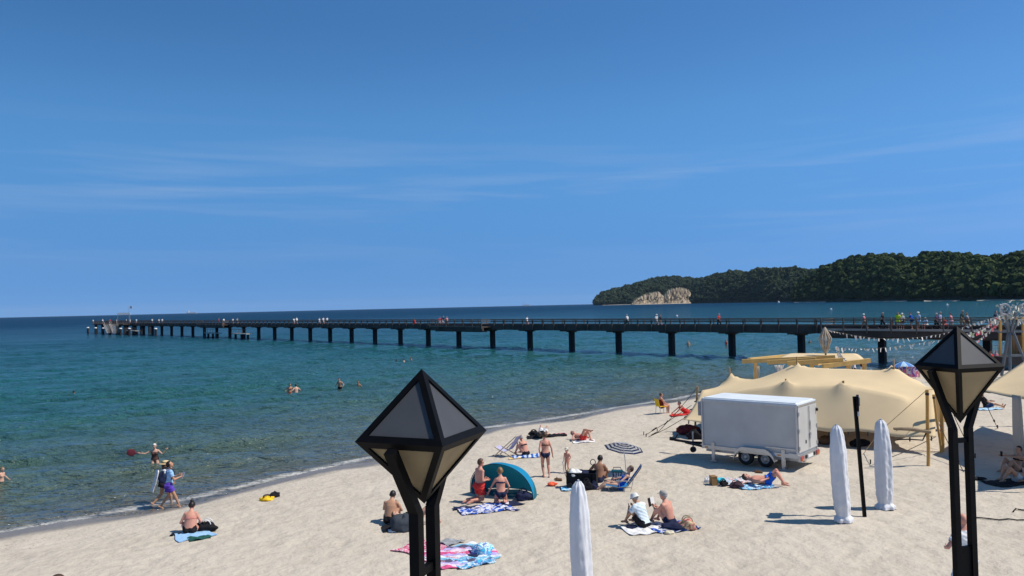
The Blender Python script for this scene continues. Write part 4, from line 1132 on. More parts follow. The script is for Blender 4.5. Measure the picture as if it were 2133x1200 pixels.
# ================================================================ PEOPLE: one continuous body each, clothes and hair as its children
def skin(name, c): return mat('skin_'+name, c, 0.55, 0.10, 7, spec=0.3, sub=0.1)
SKIN = dict(fair=skin('fair', (0.60, 0.36, 0.26)), tan=skin('tan', (0.46, 0.25, 0.155)), red=skin('sunburnt', (0.58, 0.28, 0.205)), brown=skin('brown', (0.30, 0.155, 0.10)), deep=skin('deep', (0.12, 0.07, 0.05)), pale=skin('pale', (0.66, 0.43, 0.33)))
HAIR = dict(black=mat('black_hair', (0.012, 0.009, 0.008), 0.5, 0.3, 20), brown=mat('brown_hair', (0.075, 0.04, 0.022), 0.5, 0.3, 20), blond=mat('blond_hair', (0.42, 0.28, 0.13), 0.5, 0.25, 20), grey=mat('grey_hair', (0.36, 0.34, 0.32), 0.55, 0.25, 20), white=mat('white_hair', (0.7, 0.66, 0.6), 0.55, 0.1, 20), darkblond=mat('dark_blond_hair', (0.22, 0.13, 0.06), 0.5, 0.25, 20))
CL = {}
def cloth(nm, c): return mat('cloth_'+nm, c, 0.85, 0.12, 9, bump=0.25, bscale=25, spec=0.15)
def two_bone(a, t, l1, l2, hint):
    a = np.asarray(a, float); t = np.asarray(t, float)
    d = t-a; L_ = np.linalg.norm(d)
    mx = (l1+l2)*0.998
    if L_ > mx: t = a+d/L_*mx; d = t-a; L_ = mx
    if L_ < 1e-6: L_ = 1e-6
    x = (l1*l1-l2*l2+L_*L_)/(2*L_); hh = math.sqrt(max(l1*l1-x*x, 0)); u = d/L_
    n = np.asarray(hint, float)-u*np.dot(hint, u)
    n = unit(n) if np.linalg.norm(n) > 1e-6 else frame(u)[0]
    return a+u*x+n*hh, t
def rot_about(v, axis, ang):
    axis = unit(axis); c, s = math.cos(ang), math.sin(ang); v = np.asarray(v, float)
    return v*c+np.cross(axis, v)*s+axis*np.dot(axis, v)*(1-c)
POSE = dict(
    stand=dict(pel=(0, 0, .905), aL=(-.10, 0, .08), aR=(.10, .02, .08), hL=(-.25, .06, .80), hR=(.25, .06, .80), lean=2),
    pause=dict(pel=(-.02, 0, .90), aL=(-.09, 0.02, .08), aR=(.11, -.03, .08), hL=(-.20, .12, .93), hR=(.26, .0, .82), lean=3),
    walk=dict(pel=(0, 0, .88), aL=(-.09, .30, .08), aR=(.09, -.34, .14), hL=(-.24, -.20, .88), hR=(.24, .24, .90), lean=5, tR=(0, .75, -.6)),
    sit_knees=dict(pel=(0, 0, .115), aL=(-.13, .52, .08), aR=(.12, .48, .08), hL=(-.12, .40, .44), hR=(.10, .38, .44), lean=10, curve=26, eL=(-.8, -.4, -.8), eR=(.8, -.4, -.8)),
    sit_read=dict(pel=(0, 0, .115), aL=(-.13, .50, .08), aR=(.13, .46, .08), hL=(-.07, .44, .40), hR=(.07, .44, .40), lean=4, curve=24, hp=-22, eL=(-.8, -.3, -1), eR=(.8, -.3, -1)),
    cross=dict(pel=(0, 0, .11), aL=(.12, .30, .07), aR=(-.12, .36, .07), hL=(-.20, .30, .22), hR=(.20, .30, .24), lean=6, curve=24, kL=(-1, .5, .15), kR=(1, .5, .15)),
    side_sit=dict(pel=(0, 0, .11), aL=(-.30, .30, .07), aR=(-.10, .50, .07), hL=(-.16, .34, .30), hR=(.14, .34, .30), lean=6, curve=20, kL=(-.3, .6, .8), kR=(.2, .6, .9)),
    kneel=dict(pel=(0, 0, .485), aL=(-.11, -.38, .07), aR=(.11, -.36, .07), hL=(-.09, .22, .62), hR=(.13, .20, .62), lean=4, kL=(0, 1, -.6), kR=(0, 1, -.6), tL=(0, -1, -.1), tR=(0, -1, -.1)),
    kneel_sit=dict(pel=(0, 0, .33), aL=(-.10, -.20, .07), aR=(.10, -.20, .07), hL=(-.42, .28, .22), hR=(.24, .20, .34), lean=6, curve=8, kL=(-.2, 1, -.3), kR=(.2, 1, -.3), tL=(0, -1, -.1), tR=(0, -1, -.1)),
    lie_knees=dict(pel=(0, 0, .125), aL=(-.10, .46, .08), aR=(.14, .40, .08), hL=(-.30, .05, .08), hR=(.24, -.05, .22), lean=-86, kL=(-.1, 0, 1), kR=(.3, 0, 1), eL=(-1, 0, 0), eR=(1, 0, 0), hp=15),
    lie_cross=dict(pel=(0, 0, .125), aL=(-.10, .42, .08), aR=(.10, .62, .52), hL=(-.30, .0, .08), hR=(.26, -.1, .08), lean=-84, kL=(0, 0, 1), kR=(0, -.3, 1), hp=15, tR=(0, .8, .5)),
    lie_flat=dict(pel=(0, 0, .12), aL=(-.13, .82, .08), aR=(.13, .80, .08), hL=(-.32, .0, .07), hR=(.32, .0, .07), lean=-88, tL=(-.3, .3, 1), tR=(.3, .3, 1), hp=10),
    prone=dict(pel=(0, 0, .13), aL=(-.11, -.80, .09), aR=(.11, -.82, .09), hL=(-.16, .78, .10), hR=(.16, .76, .10), lean=62, curve=-30, tL=(0, -1, -.3), tR=(0, -1, -.3), hp=-45, kL=(0, 0, -1), kR=(0, 0, -1), eL=(-1, 0, -.6), eR=(1, 0, -.6)),
    chair=dict(pel=(0, 0, .47), aL=(-.13, .44, .08), aR=(.12, .40, .08), hL=(-.12, .32, .58), hR=(.12, .32, .58), lean=-12, curve=12, kL=(0, 1, 1), kR=(0, 1, 1)),
    recline=dict(pel=(0, 0, .28), aL=(-.10, .82, .10), aR=(.10, .80, .10), hL=(-.26, .20, .40), hR=(.26, .20, .40), lean=-42, curve=10, kL=(0, 0, 1), kR=(0, 0, 1)),
    wade=dict(pel=(0, 0, .905), aL=(-.11, 0, .08), aR=(.11, 0, .08), hL=(-.36, .12, .98), hR=(.36, .12, .98), lean=6),
    swing=dict(pel=(0, 0, .905), aL=(-.14, 0, .08), aR=(.14, .06, .08), hL=(-.50, .20, 1.32), hR=(.66, .12, 1.26), lean=12, eL=(0, 0, -1), eR=(0, 0, -1)),
    rail=dict(pel=(0, 0, .90), aL=(-.10, 0, .08), aR=(.10, -.05, .08), hL=(-.18, .38, 1.02), hR=(.18, .38, 1.02), lean=14),
    bench=dict(pel=(0, 0, .47), aL=(-.13, .42, .08), aR=(.12, .40, .08), hL=(-.14, .34, .52), hR=(.14, .34, .52), lean=4, curve=12, kL=(0, 1, 1), kR=(0, 1, 1)),
)
def raw_body(pose, sex='m', heavy=1.0, headk=1.0, fingers=True):
    p = dict(POSE[pose]) if isinstance(pose, str) else dict(pose)
    pel = np.array(p['pel'], float)
    lean, curve = R(p.get('lean', 0)), R(p.get('curve', 0)); side = R(p.get('side', 0)); twist = R(p.get('twist', 0))
    X = np.array((1.0, 0, 0))
    # spine: curved line from pelvis to neck
    def sdir(a): return np.array((math.sin(side), math.sin(a)*math.cos(side), math.cos(a)*math.cos(side)))
    sp = []; q = pel.copy(); N = 16; ds = 0.53/N
    for i in range(N+1):
        a = lean+curve*(i/N); sp.append((q.copy(), sdir(a), np.array((0, math.cos(a), -math.sin(a))))); q = q+sdir(a)*ds
    def spine(s):
        f = s/ds
        if f <= 0: return sp[0][0]+sp[0][1]*s, sp[0][1], sp[0][2]
        i = min(int(f), N-1); fr_ = f-i
        return sp[i][0]*(1-fr_)+sp[i+1][0]*fr_, unit(sp[i][1]*(1-fr_)+sp[i+1][1]*fr_), unit(sp[i][2]*(1-fr_)+sp[i+1][2]*fr_)
    male = [(-.115, .085, .075), (-.06, .158, .118), (.02, .160, .120), (.11, .148, .108), (.20, .148, .106), (.32, .172, .116), (.41, .182, .108), (.47, .150, .088), (.51, .090, .070), (.55, .058, .058)]
    fem = [(-.115, .09, .08), (-.06, .168, .125), (.02, .165, .118), (.11, .132, .098), (.18, .128, .094), (.30, .145, .108), (.39, .155, .100), (.45, .128, .080), (.50, .075, .060), (.55, .048, .048)]
    mb = MB(); bones = []
    rings = []
    for s, rx, ry in (male if sex == 'm' else fem):
        kx = 1+(heavy-1)*math.exp(-((s-.12)/.22)**2); c, d, f = spine(s)
        lat = unit(np.cross(f, d)); lat = lat if lat[0] > 0 else -lat
        off = f*(kx-1)*ry*0.6
        rings.append([c+off+lat*rx*kx*math.cos(t)+f*ry*kx*math.sin(t) for t in np.linspace(0, 2*math.pi, 17)[:-1]])
    n = 16; vs = [v for r_ in rings for v in r_]
    fs = [(i*n+k, i*n+(k+1) % n, (i+1)*n+(k+1) % n, (i+1)*n+k) for i in range(len(rings)-1) for k in range(n)]
    fs += [tuple(range(n-1, -1, -1)), tuple((len(rings)-1)*n+k for k in range(n))]
    mb.add(vs, fs)
    for i in range(N): bones.append(('torso', sp[i][0], sp[i+1][0], .125, .125, i*ds, (i+1)*ds, 0))
    bones.append(('torso', spine(-.10)[0], spine(0)[0], .12, .125, -.10, 0, 0))
    # buttocks, breasts
    for sx in (-1, 1):
        c, d, f = spine(-.05); mb.ball(c+X*sx*.075-f*.065, (.085*heavy**.5, .08*heavy**.5, .09), 10, 8)
        if sex == 'f':
            c, d, f = spine(.315); mb.ball(c+X*sx*.072+f*.082, (.062, .055, .058), 10, 8)
    # legs
    J = {}
    kt = heavy**0.5*(1.06 if sex == 'f' else 1.0)
    for sx, S_ in ((-1, 'L'), (1, 'R')):
        hip = pel+X*sx*.088-sp[0][1]*.02
        kn, an = two_bone(hip, p['a'+S_], .425, .415, p.get('k'+S_, (sx*.12, 1, .15)))
        m1 = hip*.55+kn*.45; c1 = kn*.68+an*.32
        back = unit(np.cross(np.cross(an-kn, kn-hip), an-kn)) if np.linalg.norm(np.cross(an-kn, kn-hip)) > 1e-3 else np.array((0, -1.0, 0))
        mb.tube([hip, m1, kn], [.090*kt, .075*kt, .054*kt], 10); mb.ball(hip, .088*kt, 10, 8); mb.ball(kn, .055*kt, 10, 8)
        mb.tube([kn, c1-back*0*.01, kn*.35+an*.65, an], [.052*kt, .058*kt, .042*kt, .033], 10); mb.ball(an, .036, 8, 6)
        bones.append(('thigh', hip, kn, .09*kt, .054*kt, 0, 1, sx)); bones.append(('shin', kn, an, .055*kt, .034, 0, 1, sx))
        td = unit(p.get('t'+S_, (sx*.22, 1, 0)))
        sh = unit(an-kn); dn = unit(sh-td*np.dot(sh, td)) if abs(np.dot(sh, td)) < .97 else np.array((0, 0, -1.0))
        heel = an-td*.055+dn*.045; ball = an+td*.115+dn*.058; toe = an+td*.175+dn*.064
        mb.tube([heel, an*.5+ball*.5+dn*.01, ball, toe], [.034, .036, .034, .018], 10); mb.ball(heel, .036, 8, 6)
        bones.append(('foot', heel, toe, .036, .02, 0, 1, sx))
        J['kn'+S_] = kn; J['an'+S_] = an
    # arms
    sw = .178 if sex == 'm' else .152
    hands = []
    for sx, S_ in ((-1, 'L'), (1, 'R')):
        c, d, f = spine(.435); lat = rot_about(X, d, twist)
        shd = c+lat*sx*sw-d*.005
        c2, _, _ = spine(.41)
        ak = (1.0 if sex == 'm' else .88)*heavy**.3
        mb.tube([c2+lat*sx*sw*.35, shd], [.075, .060*ak], 10); mb.ball(shd, .060*ak, 10, 8)
        el, wr = two_bone(shd, p['h'+S_], .285, .25, p.get('e'+S_, (sx*.6, -1, -.2)))
        mb.tube([shd, shd*.5+el*.5, el], [.052*ak, .047*ak, .037*ak], 9); mb.ball(el, .038*ak, 8, 6)
        mb.tube([el, el*.7+wr*.3, wr], [.037*ak, .040*ak, .025], 9)
        bones.append(('uarm', shd, el, .052*ak, .037*ak, 0, 1, sx)); bones.append(('farm', el, wr, .04*ak, .026, 0, 1, sx))
        fd = unit(wr-el); pn = unit(np.cross(fd, np.array((0, 0, 1.0)) if abs(fd[2]) < .9 else np.array((0, 1.0, 0))))
        lt = np.cross(fd, pn)
        mb.tube([wr, wr+fd*.045, wr+fd*.085], [.025, .033, .031], 8)
        bones.append(('hand', wr, wr+fd*.10, .03, .03, 0, 1, sx))
        hands.append((wr, fd, pn, lt, sx)); J['wr'+S_] = wr; J['fd'+S_] = fd; J['el'+S_] = el
    # neck and head
    c, d, f = spine(.53)
    hy, hp = R(p.get('hy', 0)), R(p.get('hp', 0))
    hd = unit(d*0.8+np.array((0, 0, .35)) if pose_lying(p) is False else d)
    hf = unit(f-hd*np.dot(f, hd)); hf = rot_about(hf, hd, hy)
    hl = unit(np.cross(hf, hd)); hf2 = rot_about(hf, hl, -hp); hu = rot_about(hd, hl, -hp)
    hk = headk
    nt_ = c+hd*.045; hc = nt_+hu*.085*hk+hf2*.022
    mb.tube([c-d*.03, nt_, hc], [.062 if sex == 'm' else .050, .054 if sex == 'm' else .045, .05], 10)
    A = (hl, hf2, hu)
    mb.ball(hc+hu*.018*hk, (.074*hk, .094*hk, .098*hk), 14, 10, A)
    mb.ball(hc-hu*.045*hk+hf2*.028*hk, (.056*hk, .062*hk, .064*hk), 12, 8, A)
    mb.ball(hc-hu*.095*hk+hf2*.058*hk, (.026*hk, .026*hk, .022*hk), 8, 6, A)
    mb.tube([hc+hu*.012*hk+hf2*.085*hk, hc-hu*.022*hk+hf2*.112*hk, hc-hu*.034*hk+hf2*.094*hk], [.010*hk, .016*hk, .014*hk], 7)
    for sx in (-1, 1): mb.ball(hc+hl*sx*.076*hk-hu*.008*hk-hf2*.005, (.012*hk, .022*hk, .032*hk), 8, 6, A)
    bones.append(('neck', c, nt_, .055, .055, 0, 1, 0)); bones.append(('head', hc-hu*.05*hk, hc+hu*.04*hk, .085*hk, .088*hk, 0, 1, 0))
    fm = MB()
    if fingers:
        for wr, fd, pn, lt, sx in hands:
            for q, (o_, ln) in enumerate(((-.024, .070), (-.008, .080), (.008, .074), (.023, .058))):
                a0 = wr+fd*.078+lt*o_; a1 = a0+fd*ln*.5+pn*sx*ln*.10; a2 = a1+fd*ln*.38+pn*sx*ln*.32
                fm.tube([a0, a1, a2], [.0095, .0088, .0065], 6)
            a0 = wr+fd*.03-lt*.026; fm.tube([a0, a0-lt*.028+fd*.030, a0-lt*.034+fd*.058+pn*sx*.012], [.012, .0105, .008], 6)
    J.update(hc=hc, hl=hl, hf=hf2, hu=hu, hk=hk, spine=spine, pel=pel)
    return mb, fm, bones, J
def pose_lying(p): return abs(p.get('lean', 0)) > 40
def bake(mb, voxel, fm=None):
    me = bpy.data.meshes.new('tmp'); me.from_pydata(mb.v, [], mb.f); me.update()
    o = bpy.data.objects.new('tmp', me); COL.objects.link(o)
    m_ = o.modifiers.new('r', 'REMESH'); m_.mode = 'VOXEL'; m_.voxel_size = voxel; m_.adaptivity = 0
    s_ = o.modifiers.new('s', 'SMOOTH'); s_.factor = 0.5; s_.iterations = 3
    dg = bpy.context.evaluated_depsgraph_get()
    ev = o.evaluated_get(dg); me2 = ev.to_mesh()
    n = len(me2.vertices); V = np.zeros(n*3, np.float32); me2.vertices.foreach_get('co', V); V = V.reshape(-1, 3)
    Fq = [tuple(p_.vertices) for p_ in me2.polygons]
    ev.to_mesh_clear(); bpy.data.objects.remove(o); bpy.data.meshes.remove(me)
    nb = len(V)
    if fm and fm.v:
        Fq += [tuple(i+nb for i in f) for f in fm.f]; V = np.concatenate([V, np.array(fm.v, np.float32)])
    return V, Fq, nb
def classify(V, bones):
    best = np.full(len(V), 1e9); reg = np.zeros(len(V), int); tt = np.zeros(len(V)); sd = np.zeros(len(V), int)
    for bi, (nm, a, b_, ra, rb, t0, t1, sx) in enumerate(bones):
        d = b_-a; L2 = float(d@d)+1e-12
        t = np.clip((V-a)@d/L2, 0, 1); q = a+t[:, None]*d
        ds = np.linalg.norm(V-q, axis=1)/(ra+(rb-ra)*t)
        m_ = ds < best
        best[m_] = ds[m_]; reg[m_] = bi; tt[m_] = (t0+(t1-t0)*t)[m_]; sd[m_] = sx
    names = np.array([b_[0] for b_ in bones])[reg]
    return names, tt, sd
# ---- garments: which part of the body they cover
def G_briefs(n, t, P): return ((n == 'torso') & (t < .035)) | ((n == 'thigh') & (t < .10))
def G_shorts(n, t, P): return ((n == 'torso') & (t < .075)) | ((n == 'thigh') & (t < .66))
def G_trunks(n, t, P): return ((n == 'torso') & (t < .06)) | ((n == 'thigh') & (t < .36))
def G_trousers(n, t, P): return ((n == 'torso') & (t < .09)) | (n == 'thigh') | ((n == 'shin') & (t < .9))
def G_bra(n, t, P): return (n == 'torso') & (t > .285) & (t < .345)
def G_bandeau(n, t, P): return (n == 'torso') & (t > .27) & (t < .33)
def G_swimsuit(n, t, P): return ((n == 'torso') & (t < .40)) | ((n == 'thigh') & (t < .10))
def G_shirt(n, t, P): return ((n == 'torso') & (t > -.04) & (t < .505)) | ((n == 'uarm') & (t < .62))
def G_longshirt(n, t, P): return ((n == 'torso') & (t > -.06) & (t < .505)) | (n == 'uarm') | ((n == 'farm') & (t < .85))
def G_dress(n, t, P): return ((n == 'torso') & (t < .47)) | ((n == 'thigh') & (t < .8))
def G_vest(n, t, P): return (n == 'torso') & (t > -.05) & (t < .47)
GARM = dict(briefs=(G_briefs, .008), shorts=(G_shorts, .022), trunks=(G_trunks, .014), trousers=(G_trousers, .018), bra=(G_bra, .010), bandeau=(G_bandeau, .010), swimsuit=(G_swimsuit, .008), shirt=(G_shirt, .020), long_shirt=(G_longshirt, .022), dress=(G_dress, .028), vest=(G_vest, .014))
GNAME = dict(briefs='swim_briefs', shorts='shorts', trunks='swim_trunks', trousers='trousers', bra='bikini_top', bandeau='bikini_top', swimsuit='swimsuit', shirt='shirt', long_shirt='shirt', dress='dress', vest='vest')
def shell(V, Fq, N, mask, off, P=None):
    keep = [f for f in Fq if all(mask[i] for i in f)]
    if not keep: return None
    used = sorted({i for f in keep for i in f}); mp = {u: k for k, u in enumerate(used)}
    return [V[u]+N[u]*(off[u] if hasattr(off, '__len__') else off) for u in used], [tuple(mp[i] for i in f) for f in keep]
def vnormals(V, Fq):
    N = np.zeros_like(V)
    q = np.array([f if len(f) == 4 else (f[0], f[1], f[2], f[2]) for f in Fq if len(f) <= 4])
    a = V[q[:, 2]]-V[q[:, 0]]; b_ = V[q[:, 3]]-V[q[:, 1]]; tri = q[:, 2] == q[:, 3]
    b_[tri] = V[q[tri, 1]]-V[q[tri, 0]]; a[tri], b_[tri] = b_[tri], a[tri].copy()
    fn = np.cross(a, b_)
    for k in range(4): np.add.at(N, q[:, k], fn)
    return N/np.maximum(np.linalg.norm(N, axis=1), 1e-12)[:, None]
PROTO = {}
def proto(pose, sex, heavy, headk, h, voxel, garments, hair, fingers):
    """baked meshes of one figure; reused when the same figure is asked for again"""
    key = (str(pose), sex, heavy, headk, h, voxel, tuple(garments), hair, fingers)
    if key in PROTO: return PROTO[key]
    mb, fm, bones, J = raw_body(pose, sex, heavy, headk*1.09, fingers)
    V, Fq, nb = bake(mb, voxel, fm)
    k = h/1.72
    names, tt, sd = classify(V, bones)
    N = vnormals(V, Fq)
    me = bpy.data.meshes.new('person'); me.from_pydata([tuple(v*k) for v in V.astype(float)], [], Fq); me.update()
    me.polygons.foreach_set('use_smooth', np.ones(len(me.polygons), dtype=bool))
    parts = []
    for g in garments:
        fn, off = GARM[g]
        m_ = fn(names, tt, V); m_[nb:] = False
        o_ = np.full(len(V), off)
        if g in ('shorts', 'dress', 'trousers', 'shirt', 'long_shirt'):
            fl_ = (names == 'thigh')*tt*.022+(names == 'uarm')*tt*.012+((names == 'torso') & (g in ('shirt', 'long_shirt')))*np.clip(.2-tt, 0, .3)*.05
            o_ = o_+fl_
            wob = .007*np.sin(V[:, 2]*70+V[:, 0]*40)+.006*np.sin(V[:, 1]*60-V[:, 2]*35)
            o_ = o_+wob*0.7
        r_ = shell(V, Fq, N, m_, o_)
        if r_: parts.append((g, r_))
    hc, hl, hf, hu, hk = J['hc'], J['hl'], J['hf'], J['hu'], J['hk']
    hair_m = None
    rel = V-hc; a = rel@hl/hk; f = rel@hf/hk; u = rel@hu/hk
    hm = MB()
    if hair and hair != 'bald':
        cap = (names == 'head') | (names == 'neck')
        line = np.where(f > .02, .055+.25*np.clip(f-.02, 0, 1), np.where(f > -.03, -.015, -.06))
        if hair == 'short': m_ = cap & (u > line)
        elif hair == 'bun': m_ = cap & (u > line-.0)
        else: m_ = cap & (u > line-.03*(f < -.02))
        m_[nb:] = False
        r_ = shell(V, Fq, N, m_, .014*hk)
        if r_: hm.add(*r_)
        if hair == 'bun': hm.ball(hc+hu*.125*hk-hf*.045*hk, (.048*hk, .048*hk, .042*hk), 10, 8, (hl, hf, hu))
        if hair == 'lowbun': hm.ball(hc+hu*.03*hk-hf*.115*hk, (.045*hk, .042*hk, .045*hk), 10, 8, (hl, hf, hu))
        if hair == 'long':
            hm.ball(hc-hu*.06*hk-hf*.07*hk, (.078*hk, .05*hk, .13*hk), 12, 8, (hl, hf, hu))
        if hair == 'tail': hm.tube([hc+hu*.05-hf*.09, hc+hu*.02-hf*.14, hc-hu*.10-hf*.13, hc-hu*.17-hf*.11], [.025, .032, .028, .01], 8)
    if hm.v:
        hair_m = bpy.data.meshes.new('hair'); hair_m.from_pydata([tuple(np.array(v)*k) for v in hm.v], [], hm.f); hair_m.update()
        hair_m.polygons.foreach_set('use_smooth', np.ones(len(hair_m.polygons), dtype=bool))
    gm = []
    for g, (vs, fs) in parts:
        m_ = bpy.data.meshes.new(GNAME[g]); m_.from_pydata([tuple(v*k) for v in np.asarray(vs, float)], [], fs); m_.update()
        m_.polygons.foreach_set('use_smooth', np.ones(len(m_.polygons), dtype=bool)); gm.append((GNAME[g], m_))
    JJ = {q: (np.asarray(v)*k if isinstance(v, np.ndarray) and q[:2] in ('kn', 'an', 'wr', 'hc', 'el', 'pe') else v) for q, v in J.items()}
    PROTO[key] = (me, gm, hair_m, JJ, k)
    return PROTO[key]
def inst(name, me, m_, parent=None):
    o = bpy.data.objects.new(name, me); COL.objects.link(o); o.parent = parent
    if len(me.materials) == 0: me.materials.append(m_)
    o.material_slots[0].link = 'OBJECT'; o.material_slots[0].material = m_
    return o
def person(label, loc, rz, pose='stand', sex='m', h=1.72, heavy=1.1, headk=1.0, skin_='fair', wear=(), hair='short', hairc='brown', group=None, big=True, voxel=None, sink=0.0):
    voxel = voxel or (0.017 if big else 0.034)
    garments = [w[0] for w in wear]
    me, gm, hm, J, k = proto(pose, sex, heavy, headk, h, voxel, garments, hair, big)
    o = inst('person', me, SKIN[skin_]); tag(o, label, 'person', group)
    o.location = (loc[0], loc[1], loc[2]-sink); o.rotation_euler = (0, 0, rz)
    for (nm, m2), (g, mm) in zip(gm, wear): inst(nm, m2, mm, o)
    if hm: inst('hair', hm, HAIR[hairc], o)
    if big:
        hc, hl, hf, hu, hk = J['hc'], J['hl'], J['hf'], J['hu'], J['hk']*k
        for sx in (-1, 1):
            b = MB(); b.ball(hc+hl*sx*.031*hk+hf*.088*hk+hu*.010*hk, .0105*hk, 8, 6); b.build('eye', EYEM, o)
        b = MB(); b.ball(hc-hu*.062*hk+hf*.089*hk, (.022*hk, .008*hk, .007*hk), 8, 6, (hl, hf, hu)); b.build('mouth', LIPM, o)
    return o, J, k
EYEM = mat('eye_dark', (0.03, 0.02, 0.018), 0.2); LIPM = mat('lips', (0.36, 0.12, 0.10), 0.5)
def hat(o, J, k, kind, m_, m2=None):
    hc, hl, hf, hu, hk = J['hc'], J['hl'], J['hf'], J['hu'], J['hk']*k
    A = np.array((hl, hf, hu)); b = MB(); vs = []; n = 18
    prof = dict(cap=[(.086, .03), (.094, .05), (.092, .085), (.072, .115), (.03, .128), (.002, .131)], straw=[(.19, .035), (.185, .045), (.10, .055), (.096, .09), (.088, .13), (.05, .148), (.002, .15)], sun=[(.13, .015), (.10, .045), (.094, .085), (.075, .115), (.03, .13), (.002, .132)])[kind]
    for r_, z in prof:
        for i in range(n):
            t = 2*math.pi*i/n; vs.append(hc+(A[0]*r_*.92*math.cos(t)+A[1]*r_*1.12*math.sin(t)+A[2]*(z-.004))*hk)
    fs = [(i*n+q, i*n+(q+1) % n, (i+1)*n+(q+1) % n, (i+1)*n+q) for i in range(len(prof)-1) for q in range(n)]
    b.add(vs, fs)
    if kind == 'cap':
        P = [[hc+(A[0]*x*(1 if r_ < .1 else .8)+A[1]*r_*1.05+A[2]*(.045-.12*x*x*4-(r_-.09)*.25))*hk for x in np.linspace(-.075, .075, 7)] for r_ in (.085, .15)]
        b.slab(P, .006)
    ht = b.build('cap' if kind == 'cap' else 'hat', m_, o, smooth=True)
    if m2:
        b = MB(); vs = []
        for z in (.058, .085):
            for i in range(n):
                t = 2*math.pi*i/n; vs.append(hc+(A[0]*.103*.92*math.cos(t)+A[1]*.103*1.12*math.sin(t)+A[2]*z)*hk)
        b.add(vs, [(q, (q+1) % n, n+(q+1) % n, n+q) for q in range(n)]); b.build('hat_band', m2, ht)
    return ht
# ================================================================ BEACH THINGS
def lay(px, py): return ground(px, py)
def towel(px, py, w, l, rz, m_, label, name='towel', cat='towel', rumple=0.02, seed=0, fold=None, group=None):
    """cloth spread on the uneven sand"""
    c = ground(px, py); r = np.random.default_rng(seed)
    nu, nv = max(8, int(w/0.08)), max(8, int(l/0.08))
    P = np.zeros((nv, nu, 3)); ph = r.uniform(0, 6, 6)
    for i in range(nv):
        for j in range(nu):
            x = (j/(nu-1)-.5)*w; y = (i/(nv-1)-.5)*l
            x2 = x*(1+.05*math.sin(y*4+ph[0]))+.04*math.sin(y*5+ph[1]); y2 = y*(1+.05*math.sin(x*5+ph[2]))+.03*math.sin(x*6+ph[3])
            P[i, j, :2] = x2*math.cos(rz)-y2*math.sin(rz), x2*math.sin(rz)+y2*math.cos(rz)
            P[i, j, 2] = rumple*(.5+.5*math.sin(x*17+y*6+ph[4]))*(.4+.6*math.sin(y*9-x*4+ph[5])**2)
    z = sand_full(P[..., 0].ravel()+c[0], P[..., 1].ravel()+c[1]).reshape(nv, nu)
    zs = z.copy()
    for _ in range(2):
        zp = np.pad(zs, 1, mode='edge'); zs = np.maximum(z, (zp[:-2, 1:-1]+zp[2:, 1:-1]+zp[1:-1, :-2]+zp[1:-1, 2:])/4)
    P[..., 2] += zs-c[2]+.028
    b = MB(); b.slab(P, .02)
    o = b.build(name, m_, smooth=False); o.location = c
    return tag(o, label, cat, group)
def lump(size, seed, m_, name, parent=None, n=22, m=14, squash=0.3, rough=.12):
    """soft bundle resting on z=0"""
    r = np.random.default_rng(seed); ph = r.uniform(0, 6, 8)
    b = MB(); b.ball((0, 0, 0), 1.0, n, m)
    V = np.array(b.v); a = np.arctan2(V[:, 1], V[:, 0])
    k = 1+rough*(np.sin(3*a+ph[0]+V[:, 2]*2)+.7*np.sin(5*a+ph[1]-V[:, 2]*5)+.6*np.sin(V[:, 2]*7+ph[2]+2*a)+.4*np.sin(9*a+V[:, 0]*6+ph[3]))
    V = V*k[:, None]
    V = V*np.array(size)/2
    lo = -size[2]/2*(1-squash); V[:, 2] = np.maximum(V[:, 2], lo)-lo
    b.v = [tuple(v) for v in V]
    return b.build(name, m_, parent, smooth=True)
def bag(px, py, size, m_, label, seed, rz=0, straps=True, strap_m=None, cat='bag', name='bag', flap=None):
    c = ground(px, py); c[2] -= .01
    g = thing(name, label, cat, tuple(c), rz)
    lump(size, seed, m_, 'bag_body', g)
    if straps:
        for s_ in (-1, 1):
            b = MB(); pts = [(size[0]*.28*math.cos(t)*1.0, s_*size[1]*.22, size[2]*.70+size[2]*.38*math.sin(t)) for t in np.linspace(0, math.pi, 9)]
            b.tube(pts, .014, 6); b.build('strap', strap_m or m_, g)
    if flap:
        o = lump((size[0]*.6, size[1]*.7, size[2]*.35), seed+3, flap, 'flap', g); o.location = (0, 0, size[2]*.62)
    return g
NAVY = cloth('navy', (0.018, 0.024, 0.06)); BLK = cloth('black', (0.014, 0.014, 0.017)); CWHITE = cloth('white', (0.74, 0.74, 0.74))
CRED = cloth('red', (0.62, 0.045, 0.04)); CBLUE = cloth('royal_blue', (0.015, 0.11, 0.55)); CLBLUE = cloth('light_blue', (0.42, 0.62, 0.80))
CYAN = cloth('cyan', (0.06, 0.48, 0.66)); CDGREY = cloth('dark_grey', (0.045, 0.055, 0.07)); CPURP = cloth('purple', (0.10, 0.05, 0.40))
CPINK = cloth('pink', (0.72, 0.26, 0.30)); CCORAL = cloth('coral', (0.66, 0.24, 0.19)); CYEL = cloth('yellow', (0.80, 0.50, 0.03)); CNEON = cloth('neon', (0.55, 0.75, 0.05))
CGREEN = cloth('dark_green', (0.02, 0.09, 0.075)); CGREY = cloth('grey', (0.30, 0.31, 0.33)); CBROWN = cloth('brown', (0.14, 0.075, 0.04)); CTEAL = cloth('teal', (0.015, 0.22, 0.29)); CSALM = cloth('sky', (0.30, 0.50, 0.75))
CLILAC = cloth('lilac', (0.40, 0.40, 0.60)); CORANGE = cloth('orange', (0.85, 0.16, 0.06)); CKHAKI = cloth('khaki', (0.33, 0.27, 0.17))
BLUEWHITE = stripes('blue_white_stripes', [(0.03, 0.12, 0.45), (0.72, 0.75, 0.8), (0.03, 0.12, 0.45), (0.5, 0.6, 0.78)], 0, .42)
